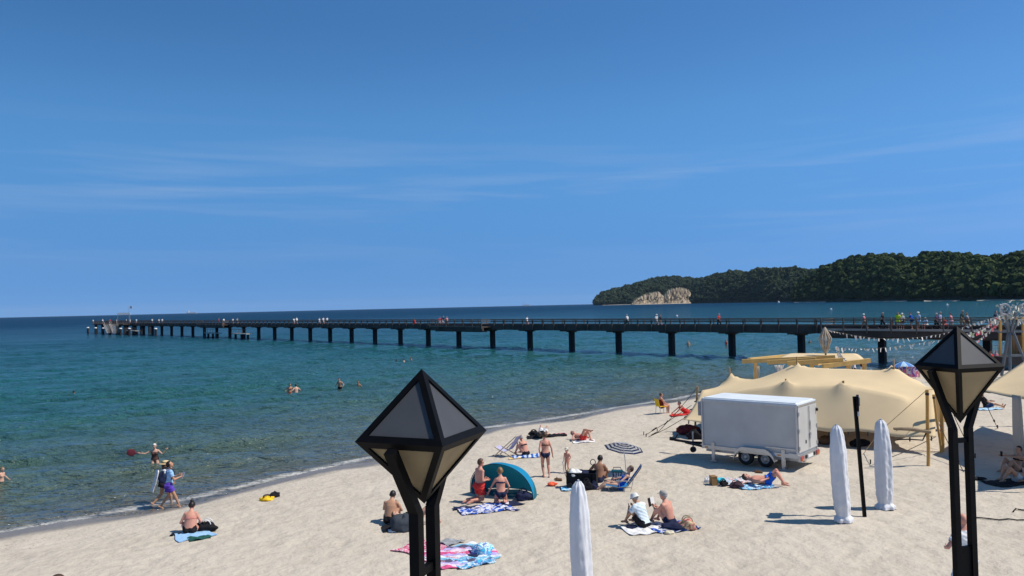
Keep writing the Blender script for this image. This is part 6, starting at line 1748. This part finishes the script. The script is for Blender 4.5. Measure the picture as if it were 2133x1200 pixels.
fa, fb = at_depth(2108, 822, 27.2), at_depth(2128, 824, 26.8)
P = np.zeros((12, 9, 3))
for i in range(12):
    v = i/11
    for j in range(9):
        u = j/8; w0 = .95+.55*v
        q = fa*(1-u)+(fa+(fb-fa)*(1.0+.25*v))*u; q[2] = fa[2]*(1-v)+(sand_full(fa[0], fa[1])[0]+.12)*v; q[0] -= .03*math.sin(v*3)*(1-u); q[1] += .05*math.sin(u*9)
        P[i, j] = q
b = MB(); b.grid(P); o = b.build('side_flap', FLAP, t2, smooth=True); s_ = o.modifiers.new('s', 'SOLIDIFY'); s_.thickness = .012
for q in (B_, C_, D_):
    b = MB(); b.tube([(q[0], q[1], .3), (q[0], q[1], q[2]+.1)], .06, 8); b.build('tent_pole', POLEW, t2)
def guy2(a, px, py):
    e = ground(px, py); b = MB(); b.tube([a, (a+e)/2+np.array((0, 0, -.05)), e], .014, 5); b.build('guy_rope', ROPE, t2)
    b = MB(); b.bar(e+np.array((0, 0, -.2)), e+np.array((0, 0, .15)), .04); b.build('peg', ROPE, t2)
    b = MB(); m_ = a*.25+e*.75; b.bar(m_, m_+unit(e-a)*.3, .06, .05); b.build('ratchet', ROPE, t2)
guy2(A_, 2008, 918); guy2(A_, 2078, 893)
g = thing('rope', 'dark rope lying across the sand right of the smaller lamp', 'rope')
b = MB(); b.tube([ground(x, y)+np.array((0, 0, .03)) for x, y in ((2012, 1083), (2035, 1081), (2060, 1083), (2080, 1086), (2100, 1085), (2118, 1087), (2133, 1086), (2160, 1090))], .018, 6); b.build('line', ROPE, g)
g = thing('rope', 'short dark rope end on the sand at the right edge of the photo', 'rope')
b = MB(); b.tube([ground(x, y)+np.array((0, 0, .03)) for x, y in ((2111, 1070), (2116, 1064), (2122, 1066), (2128, 1067), (2140, 1068))], .022, 6); b.build('line', ROPE, g)
for k, (px, py, sz, m_, lab) in enumerate(((2035, 997, (.55, .3, .1), BLK, 'flat dark sandals lying in the shade of the second tent'),)):
    bag(px, py, sz, m_, lab, 90+k, straps=False, name='sandals', cat='shoes')
towel(2105, 1006, 1.6, 1.0, R(10), BLK, 'black mat under the people in the shade of the second tent', seed=91)
towel(2060, 853, 1.4, .6, R(8), CLBLUE, 'pale blue towel under the person lying right of the smaller lamp', seed=92, rumple=.05)
bag(2022, 850, (.5, .35, .3), CGREY, 'grey bag behind the person lying right of the smaller lamp', 93)
for k, (px, py, m_, lab) in enumerate(((1989, 845, CRED, 'red cushion on the sand between the smaller lamp posts'), (1953, 848, CBROWN, 'brown bag behind the thick wooden pole'), (1975, 852, cloth('dark_brown', (0.05, 0.03, 0.025)), 'dark brown chest behind the smaller lamp'))):
    bag(px, py, (.6, .45, .5), m_, lab, 95+k, straps=False, name='cushion' if k == 0 else 'bag', cat='cushion' if k == 0 else 'bag')
for k, (px, m_, w, lab) in enumerate(((2047, NAVY, 1.1, 'dark blue mat left of the row under the second tent hem'), (2066, BLK, .9, 'black mat in the middle of the row under the second tent hem'), (2088, CDGREY, .9, 'grey mat at the right of the row under the second tent hem'))):
    towel(px, 817, w, .8, R(5), m_, lab, seed=98+k, rumple=.1)
# ================================================================ PEOPLE ON THE BEACH
def G(px, py, dz=0.0):
    p = ground(px, py); p[2] += dz; return p
# couple walking along the waterline
o, J, k = person('woman in a straw hat at the waterline with a white towel over one shoulder', G(341, 1054), R(-52), dict(POSE['walk'], aL=(-.09, -.34, .15), aR=(.09, .26, .08), tL=(0, .7, -.7), tR=(.2, 1, 0), hL=(-.16, .16, 1.20)), 'f', 1.66, skin_='tan', wear=(('shirt', CWHITE), ('trunks', BLK)), hair='long', hairc='brown', group='couple walking at the waterline')
hat(o, J, k, 'straw', mat('straw', (0.62, 0.47, 0.25), .8, .2, 25), BLK)
P = np.array([[(-.10+.04*math.sin(v*5)+u*.36-.12, -.16-.20*v-.03*math.sin(u*9), 1.34-v*.78-.05*abs(u-.5)) for u in np.linspace(0, 1, 9)] for v in np.linspace(0, 1, 14)])
tw = thing('towel', 'white towel hanging over the shoulder of the woman in the straw hat', 'towel', o.location, o.rotation_euler[2])
b = MB(); b.grid(P); q = b.build('hanging_cloth', CWHITE, tw, smooth=True); s_ = q.modifiers.new('s', 'SOLIDIFY'); s_.thickness = .02
o, J, k = person('man in light blue shirt and purple shorts walking along the waterline', G(350, 1060), R(-58), dict(POSE['walk'], hL=(-.08, .36, 1.12), hR=(.12, .38, 1.08), lean=10, hp=-38, aL=(-.09, -.22, .12), aR=(.09, .36, .08), tL=(0, .8, -.5)), 'm', 1.74, skin_='tan', wear=(('shirt', CSALM), ('shorts', CPURP)), hair='short', hairc='black', group='couple walking at the waterline')
bp_ = thing('backpack', 'dark backpack on the back of the man in the light blue shirt', 'backpack', o.location, o.rotation_euler[2])
q = lump((.36, .26, .54), 5, NAVY, 'pack_body', bp_); q.location = (0, -.17, .88)
q = lump((.40, .30, .30), 6, BLK, 'lower_pack', bp_); q.location = (0, -.17, .80)
for x in (-.12, .12):
    b = MB(); b.tube([(x, -.08, 1.42), (x*1.1, .05, 1.47), (x*1.2, .19, 1.36), (x*1.3, .20, 1.18), (x*1.2, .05, 1.02)], .022, 6); b.build('shoulder_strap', NAVY, bp_)
pp_ = thing('sheet', 'white sheet held by the man looking down while walking', 'paper', o.location, o.rotation_euler[2])
b = MB(); b.slab(np.array([[(x, .44+.11*t+.02*x, 1.02+.22*t) for x in np.linspace(-.16, .16, 5)] for t in np.linspace(0, 1, 5)]), .006); b.build('paper_sheet', CWHITE, pp_)
# sitting woman with bun
person('woman with a dark hair bun sitting alone on a light blue towel', G(396, 1112, .03), R(8), 'cross', 'f', 1.70, 1.42, skin_='red', wear=(('bandeau', CCORAL), ('briefs', BLK)), hair='bun', hairc='black')
# young man and companion
person('young dark haired man sitting shirtless beside the dark grey blanket heap', G(812, 1091, .03), R(-12), 'sit_knees', 'm', 1.76, skin_='tan', wear=(('trunks', BLK),), hair='short', hairc='black')
person('person lying behind the large lamp post with bent knees showing between the posts', G(868, 1090, .03), R(-92), dict(POSE['lie_knees'], aL=(-.1, .55, .08), aR=(.1, .62, .08)), 'f', 1.66, skin_='fair', wear=(('swimsuit', BLK),), hair='long', hairc='brown')
# kneeling couple at the teal tent
person('man in red shorts kneeling on the blue picnic mat', G(999, 1046, .04), R(-58), 'kneel', 'm', 1.80, 1.12, skin_='red', wear=(('shorts', CRED),), hair='short', hairc='brown')
person('woman in a dark string bikini kneeling in front of the teal beach tent', G(1044, 1050, .04), R(6), dict(POSE['kneel_sit']), 'f', 1.70, skin_='red', wear=(('bra', NAVY), ('briefs', NAVY)), hair='lowbun', hairc='darkblond')
# beyond them
person('woman sitting beside the lilac deck chair on a blue striped towel', G(1095, 950, .03), R(42), 'sit_knees', 'f', 1.66, 1.15, skin_='red', wear=(('bra', BLK), ('briefs', BLK)), hair='short', hairc='grey')
person('woman in a dark bikini standing with her back to the camera', G(1138, 995), R(8), dict(POSE['pause'], hL=(-.22, .02, .86)), 'f', 1.68, 1.04, skin_='red', wear=(('bra', CBROWN), ('briefs', NAVY)), hair='short', hairc='brown')
o, J, k = person('toddler in a pale sun cap standing near the striped parasol', G(1182, 984), R(150), dict(POSE['stand'], hL=(-.18, .12, .92), hR=(.20, .12, .90)), 'm', .92, 1.1, 1.42, 'red', (), 'short', 'blond')
hat(o, J, k, 'cap', cloth('pale_cap', (0.62, 0.60, 0.52)))
person('person lying near the waterline with raised knees in white shorts', G(1130, 912, .05), R(-15), dict(POSE['lie_knees'], aL=(-.08, .42, .08), aR=(.10, .46, .08)), 'f', 1.70, skin_='fair', wear=(('shorts', CWHITE), ('shirt', BLK)), hair='long', hairc='black')
person('sunburnt person lying on a white towel with one leg crossed over the knee', G(1214, 918, .03), R(-140), 'lie_cross', 'm', 1.72, skin_='red', wear=(('trunks', CRED),), hair='short', hairc='brown')
person('tanned man sitting in the shade of the striped parasol', G(1247, 1003), R(-25), dict(POSE['sit_knees'], hL=(-.30, .34, .40), lean=8, curve=18), 'm', 1.80, 1.1, skin_='brown', wear=(('trunks', NAVY),), hair='short', hairc='black')
g = thing('racket', 'small dark racket standing upright beside the man under the parasol', 'racket', tuple(G(1236, 1006)))
b = MB(); b.tube([(0, 0, 0), (0, 0, .66)], .014, 6); b.build('handle', BLK, g)
b = MB(); b.tube([(.09*math.cos(t), 0, .76+.10*math.sin(t)) for t in np.linspace(0, 2*math.pi, 17)], .014, 6); b.build('rim', BLK, g)
person('person in the low blue beach chair with bare legs stretched to the left', np.array(rc.location)+np.array((-.05, .02, -.08)), R(78), dict(POSE['recline'], pel=(0, .02, .25)), 'f', 1.66, skin_='fair', wear=(('swimsuit', CBLUE),), hair='short', hairc='brown')
# two men sitting
o, J, k = person('man in a white cap and light shirt sitting with drawn up knees', G(1340, 1098, .04), R(40), 'sit_knees', 'm', 1.76, 1.15, skin_='tan', wear=(('shirt', cloth('pale_shirt', (0.62, 0.72, 0.78))), ('shorts', BLK)), hair='short', hairc='grey')
hat(o, J, k, 'sun', cloth('white_hat', (0.72, 0.73, 0.70)))
o, J, k = person('shirtless man in a visor sitting and reading a small book', G(1395, 1096, .04), R(46), 'sit_read', 'm', 1.78, 1.2, skin_='red', wear=(('trunks', NAVY),), hair='short', hairc='grey')
hat(o, J, k, 'cap', cloth('grey_visor', (0.38, 0.36, 0.33)))
wr = (np.array(J['wrL'])+np.array(J['wrR']))/2
bk = thing('book', 'small open book held by the shirtless man in a visor', 'book', o.location, o.rotation_euler[2])
for s_ in (-1, 1):
    b = MB(); b.slab(np.array([[(s_*x, wr[1]+.13+.05*t-.12*x, wr[2]+.02+.22*t) for x in (0, .08, .15)] for t in (0, .5, 1)]), .015); b.build('page_block' if s_ > 0 else 'cover', CWHITE if s_ > 0 else BLK, bk)
# sunbathing man
person('sunbathing man in blue shorts lying on a cyan towel with bent knees', G(1598, 1012, .04), R(-102), dict(POSE['lie_knees'], aL=(-.1, .52, .08), aR=(.16, .50, .08)), 'm', 1.78, 1.2, skin_='red', wear=(('shorts', CBLUE),), hair='short', hairc='brown')
# yellow chair
person('woman sunbathing on the yellow chair near the waterline', G(1379, 862, -.01), R(-70), 'chair', 'f', 1.66, 1.15, skin_='red', wear=(('swimsuit', cloth('dark_red_print', (0.10, 0.02, 0.025))),), hair='short', hairc='brown')
person('person lying on the red towel left of the beige tent', G(1428, 862, .05), R(110), 'prone', 'f', 1.64, skin_='red', wear=(('dress', CRED),), hair='short', hairc='black')
# right side
person('person in a dark shirt lying propped up right of the smaller lamp', G(2055, 850, .03), R(-98), dict(POSE['lie_flat'], lean=-28, curve=10, hL=(-.18, .25, .35), hR=(.2, .22, .36), hp=-5), 'm', 1.74, skin_='tan', wear=(('shirt', BLK), ('shorts', cloth('dark_blue_short', (0.02, 0.05, 0.13)))), hair='short', hairc='brown')
o, J, k = person('person sitting in the shade of the second tent reading a phone at arm length', G(2118, 985, .03), R(95), dict(POSE['sit_knees'], hL=(-.10, .62, .62), hR=(.10, .60, .58), lean=-18, curve=10), 'f', 1.70, skin_='tan', wear=(('bra', BLK), ('briefs', BLK)), hair='short', hairc='black')
wr = (np.array(J['wrL'])+np.array(J['wrR']))/2
ph_ = thing('phone', 'dark phone held by the person in the shade of the second tent', 'phone', o.location, o.rotation_euler[2])
b = MB(); b.box((wr[0], wr[1]+.12, wr[2]+.07), (.09, .02, .17)); b.build('phone_body', BLK, ph_)
b = MB(); b.box((wr[0], wr[1]+.107, wr[2]+.07), (.08, .005, .15)); b.build('screen', mat('screen_glass', (0.03, 0.04, 0.06), .15), ph_)
person('person lying with bent knees in pale shorts nearest in the shade of the second tent', G(2120, 1003, .03), R(88), dict(POSE['lie_knees'], aL=(-.1, .5, .08), aR=(.14, .44, .08)), 'm', 1.76, skin_='tan', wear=(('trunks', cloth('pale_trunk', (0.5, 0.52, 0.5))),), hair='short', hairc='brown')
p_ = at_depth(2008, 1068, 15.3); zt = p_[2]; gz = float(sand_full(p_[0], p_[1])[0])
person('bald man in a white shirt standing behind the smaller lamp post', (p_[0], p_[1], gz), R(20), dict(POSE['stand'], hL=(-.20, .22, 1.05), eL=(-1, -.4, -.4)), 'm', zt-gz, 1.15, skin_='red', wear=(('shirt', CWHITE), ('trousers', cloth('pale_trousers', (0.55, 0.60, 0.66)))), hair='bald')
p_ = at_depth(125, 1192, 12.6); gz = float(sand_full(p_[0], p_[1])[0])
person('person whose brown hair just shows at the bottom edge of the photo', (p_[0], p_[1], gz), R(160), 'stand', 'f', p_[2]-gz, skin_='fair', wear=(('dress', CSALM),), hair='short', hairc='brown')

# ================================================================ PEOPLE IN THE WATER
def W(px, py): return at_z(px, py, 0.02)
o, J, k = person('blond woman wading at left with arms spread swinging a racket', W(323, 966), R(200), 'swing', 'f', 1.60, skin_='fair', wear=(('swimsuit', cloth('brown_print', (0.12, 0.06, 0.05))),), hair='lowbun', hairc='white', sink=.62)
rk = thing('beach_racket', 'dark red round racket swung by the blond woman wading at left', 'racket', o.location, o.rotation_euler[2])
wr, fd = np.array(J['wrR']), np.array(J['fdR'])
wr, fd = (np.array(J['wrR']), np.array(J['fdR']))
e0 = wr+fd*.08; e1 = e0+fd*.12; cc = e1+fd*.16
b = MB(); b.tube([e0-fd*.05, e1], .026, 6); b.build('handle', cloth('wine', (0.16, 0.03, 0.045)), rk)
ax_, ay_, _ = frame(fd, (0, 1, 0)); up_ = ay_ if abs(ay_[2]) > abs(ax_[2]) else ax_; oth = np.cross(fd, up_)
b = MB(); b.ball(cc, (.19, .02, .16), 18, 8, (fd, oth, up_)); b.build('racket_face', cloth('wine', (0.16, 0.03, 0.045)), rk)
person('brown haired child wading at the left edge of the photo', W(2, 1002), R(-100), 'wade', 'f', 1.35, skin_='fair', wear=(('briefs', NAVY),), hair='short', hairc='darkblond', sink=.74)
def swimmer(px, py, rz, label, h, sink, sex='m', hairc='brown', wear=(), skin_='tan', pose='wade', big=False):
    return person(label, W(px, py), R(rz), pose, sex, h, skin_=skin_, wear=wear, hair='short', hairc=hairc, group='bathers in the water', big=big, sink=sink, voxel=.026)
swimmer(604, 815, 200, 'dark haired bather in red, left of the pair standing in shallow water', 1.66, .95, 'f', 'black', (('bra', CRED), ('briefs', CRED)), 'tan')
swimmer(617, 816, 30, 'bather in blue trunks, right of the pair standing in shallow water', 1.70, 1.02, 'm', 'black', (('trunks', CBLUE),), 'fair')
swimmer(708, 808, 160, 'bather in dark trunks standing thigh deep, left of the large lamp top', 1.78, .88, 'm', 'black', (('trunks', BLK),), 'tan')
swimmer(748, 804, 150, 'bather up to the waist just left of the large lamp top', 1.70, 1.20, 'f', 'brown', (('bandeau', CORANGE),), 'tan')
swimmer(827, 751, 90, 'swimmer with only the dark head above water, left of the group of three', 1.7, 1.52, hairc='black')
swimmer(842, 752, 90, 'swimmer in the middle of the group of three above the large lamp', 1.7, 1.36, hairc='black', skin_='fair')
swimmer(857, 749, 120, 'swimmer at the right of the group of three above the large lamp', 1.75, 1.38, hairc='brown')
swimmer(155, 819, 70, 'lone swimmer far left with head and shoulder above the water', 1.7, 1.45, hairc='black')
swimmer(1104, 728, 0, 'swimmer at the foot of a pier pillar in the middle of the photo', 1.7, 1.50, hairc='blond')
swimmer(1434, 722, 180, 'pale bather standing beyond the pier between two pillars', 1.74, .82, 'm', 'grey', (('trunks', CGREY),), 'fair')
swimmer(1513, 718, 160, 'bather in red half hidden behind a pier pillar', 1.70, .85, 'f', 'brown', (('swimsuit', CRED),), 'red')
swimmer(1687, 713, 150, 'dark blond bather chest deep beyond the pier near the driftwood lantern', 1.7, 1.22, 'f', 'darkblond', (), 'tan')

# ================================================================ PEOPLE ON THE PIER
def pier_t(px):
    k_ = (px-1066.5)/1600.0
    return (PIER_O[0]-k_*PIER_O[1])/(k_*PA[1]-PA[0])
def walker(px, s_, top, low, sex, rz, label, h=1.72, hairc='brown', pose='walk', skin_='fair', cap=None, wearlow='shorts'):
    z = ZD+.01
    loc = pp(0, s_, z); d = None
    # position along the pier so that it stands on the sight line
    t = tpx(px, s_)
    o, J, k = person(label, pp(t, s_, z), R(rz), pose, sex, h, skin_=skin_, wear=(('shirt', top), (wearlow, low)), hair='short', hairc=hairc, group='people on the pier', big=False)
    if cap: hat(o, J, k, 'sun', cap)
    return o
DN, UP = -138, 42     # walking towards the beach / out to sea
CREAM = cloth('cream', (0.6, 0.55, 0.42)); HWH = MATS['cloth_white_hat']
rows = [
    (193, 3.0, CWHITE, CGREY, 'f', 40, 'person in white at the far left corner of the pier head', 'grey'),
    (213, 4.0, CWHITE, NAVY, 'm', 60, 'person in white just left of the boat stairs on the pier head', 'white'),
    (229, 2.0, CRED, BLK, 'm', 90, 'person in red behind the boat stairs on the pier head', 'brown'),
    (242, 3.0, CWHITE, CKHAKI, 'f', 150, 'person in white at the right top of the boat stairs', 'blond'),
    (262, 1.0, CWHITE, NAVY, 'm', 120, 'person in white under the right half of the white board', 'brown'),
    (270, .5, CWHITE, CWHITE, 'f', 200, 'person all in white right beside the white board', 'grey'),
    (283, 1.0, CLBLUE, CWHITE, 'm', 40, 'person in pale blue a little right of the white board', 'brown'),
    (316, .6, CWHITE, CDGREY, 'm', DN, 'lone person in white on the far pier, left of a close pair', 'grey'),
    (330, .3, CWHITE, NAVY, 'f', DN, 'left person of the close pair in white on the far pier', 'blond'),
    (337, .9, CWHITE, CWHITE, 'm', DN, 'right person of the close pair in white on the far pier', 'brown'),
    (455, 2.6, CRED, CRED, 'f', 100, 'person in red on the far wide platform of the pier', 'blond'),
    (465, 2.8, CWHITE, BLK, 'm', 60, 'person in white right beside the red one on the far wide platform', 'brown'),
    (484, 1.2, CWHITE, CBROWN, 'f', DN, 'person in white at the right end of the far wide platform, left one', 'brown'),
    (493, .6, CGREY, NAVY, 'm', DN, 'person in grey at the right end of the far wide platform', 'black'),
    (611, .5, CWHITE, CWHITE, 'f', UP, 'left one of two people all in white on the far half of the pier', 'brown'),
    (617, 1.0, CWHITE, CKHAKI, 'm', UP, 'right one of two people in white on the far half of the pier', 'grey'),
    (664, .4, CWHITE, CWHITE, 'f', DN, 'left one of three people in white walking in a row on the pier', 'brown'),
    (672, .9, CWHITE, CWHITE, 'm', DN, 'middle one of three people in white walking in a row on the pier', 'brown'),
    (680, .5, CWHITE, NAVY, 'm', DN, 'right one of three people in white walking in a row on the pier', 'black'),
    (863, .8, CRED, CRED, 'm', 60, 'single person in red sitting low on the pier above the large lamp', 'brown'),
    (914, 1.4, CRED, CWHITE, 'f', DN, 'person in a red top on the middle platform of the pier', 'brown'),
    (921, .6, NAVY, CWHITE, 'm', DN, 'person in navy between two others on the middle platform of the pier', 'grey'),
    (930, .8, CPINK, BLK, 'f', UP, 'tall person in pale pink at the right end of the middle platform', 'grey'),
    (1096, .8, CWHITE, CBROWN, 'f', DN, 'single person in a white top on the pier right of the middle platform', 'black'),
    (1305, .6, CWHITE, BLK, 'm', UP, 'single person in white with dark trousers on the pier left of the cliff', 'grey'),
    (1365, .9, CWHITE, CGREY, 'm', DN, 'man in a white shirt and cap on the pier beside a person in black', 'grey'),
    (1373, .4, BLK, CKHAKI, 'f', DN, 'person in black walking close behind the man in the white shirt', 'brown'),
    (1495, .7, CRED, BLK, 'm', DN, 'single person in a dark red shirt and black trousers on the pier', 'grey'),
    (1798, 2.6, CPINK, CKHAKI, 'f', UP, 'person in pink with a white cap at the left end of the near platform', 'white'),
    (1835, 2.2, BLK, BLK, 'm', DN, 'person all in black at the railing of the near platform', 'grey'),
    (1856, 1.8, BLK, CBROWN, 'f', 90, 'dark clothed person sitting left of the neon vest on the near platform', 'black'),
    (1868, 2.6, CNEON, CNEON, 'm', 150, 'person in a neon yellow vest on the near platform', 'brown'),
    (1877, 2.2, CWHITE, NAVY, 'f', 140, 'person in white with a white hat right beside the neon vest', 'white'),
    (1897, 2.2, CBLUE, NAVY, 'm', 80, 'person in bright blue leaning on the near platform railing', 'black'),
    (1911, 2.6, CLBLUE, CLBLUE, 'm', 100, 'person in light blue with a pale hat right of the bright blue one', 'white'),
    (1927, 2.4, CLBLUE, CWHITE, 'f', 110, 'low sitting person in pale blue on the near platform', 'grey'),
    (1947, 2.2, cloth('plum', (0.10, 0.05, 0.13)), BLK, 'f', DN, 'person in plum close behind a pale figure on the near platform', 'white'),
    (1955, 1.8, CLILAC, CGREY, 'm', DN, 'pale lilac clothed person beside the one in plum', 'grey'),
    (1965, 2.6, CRED, CRED, 'f', 120, 'person in red sitting low on the near platform', 'brown'),
    (1979, 2.0, CPINK, PALEPRINT, 'f', UP, 'woman in pink and white patterned clothes left of the tall man', 'brown'),
    (2001, 1.8, cloth('olive_dark', (0.03, 0.045, 0.04)), CKHAKI, 'm', DN, 'tall man in dark green on the near platform above the smaller lamp', 'grey'),
    (2013, 2.2, CGREY, CBROWN, 'f', UP, 'person in grey right of the tall man in dark green', 'darkblond'),
    (2070, .5, NAVY, CGREY, 'm', DN, 'person in navy walking on the pier behind the steel tower', 'brown'),
]
CAPS = {1365, 1798, 1877, 1911, 213}
SIT = {863, 1856, 1927, 1965}
LONG = {1305, 1495, 1835, 1947, 2001, 1365}
for i, (px, s_, top_, low_, sex, rz, lab, hc_) in enumerate(rows):
    pose = 'bench' if px in SIT else ('rail' if px in (1897, 229, 921) else ('walk' if rz in (DN, UP) else 'stand'))
    walker(px, s_, top_, low_, sex, rz, lab, h=(1.66 if sex == 'f' else 1.78)+(.12 if px == 2001 else 0), hairc=hc_, pose=pose, skin_=('fair', 'tan', 'red')[i % 3], cap=HWH if px in CAPS else None, wearlow='trousers' if px in LONG else 'shorts')
# people around the pergola and hut
for px, py, top_, low_, sex, rz, lab in ((1780, 790, CWHITE, BLK, 'f', 60, 'person in white standing behind the pergola corner'), (1797, 786, BLK, CWHITE, 'm', -40, 'person in black and white right of the pergola corner'), (2066, 772, CRED, NAVY, 'm', 20, 'person in red standing beside the brown hut'), (2075, 770, CPINK, CPINK, 'f', 150, 'person in pink standing beside the brown hut')):
    person(lab, G(px, py), R(rz), 'stand', sex, 1.7, skin_='red', wear=(('shirt', top_), ('shorts', low_)), hair='short', hairc='brown', big=False)
# ================================================================ HAZE
hz = MB(); hz.box((0, 6000, 120), (40000, 36000, 250))
m = bpy.data.materials.new('sea_air'); m.use_nodes = True; nt = m.node_tree
nt.nodes.remove(nt.nodes['Principled BSDF'])
vo = nt.nodes.new('ShaderNodeVolumePrincipled'); vo.inputs['Color'].default_value = (0.55, 0.75, 1.0, 1); vo.inputs['Density'].default_value = 1.6e-5
nt.links.new(vo.outputs[0], nt.nodes['Material Output'].inputs['Volume'])
tag(hz.build('haze', m), kind='stuff')
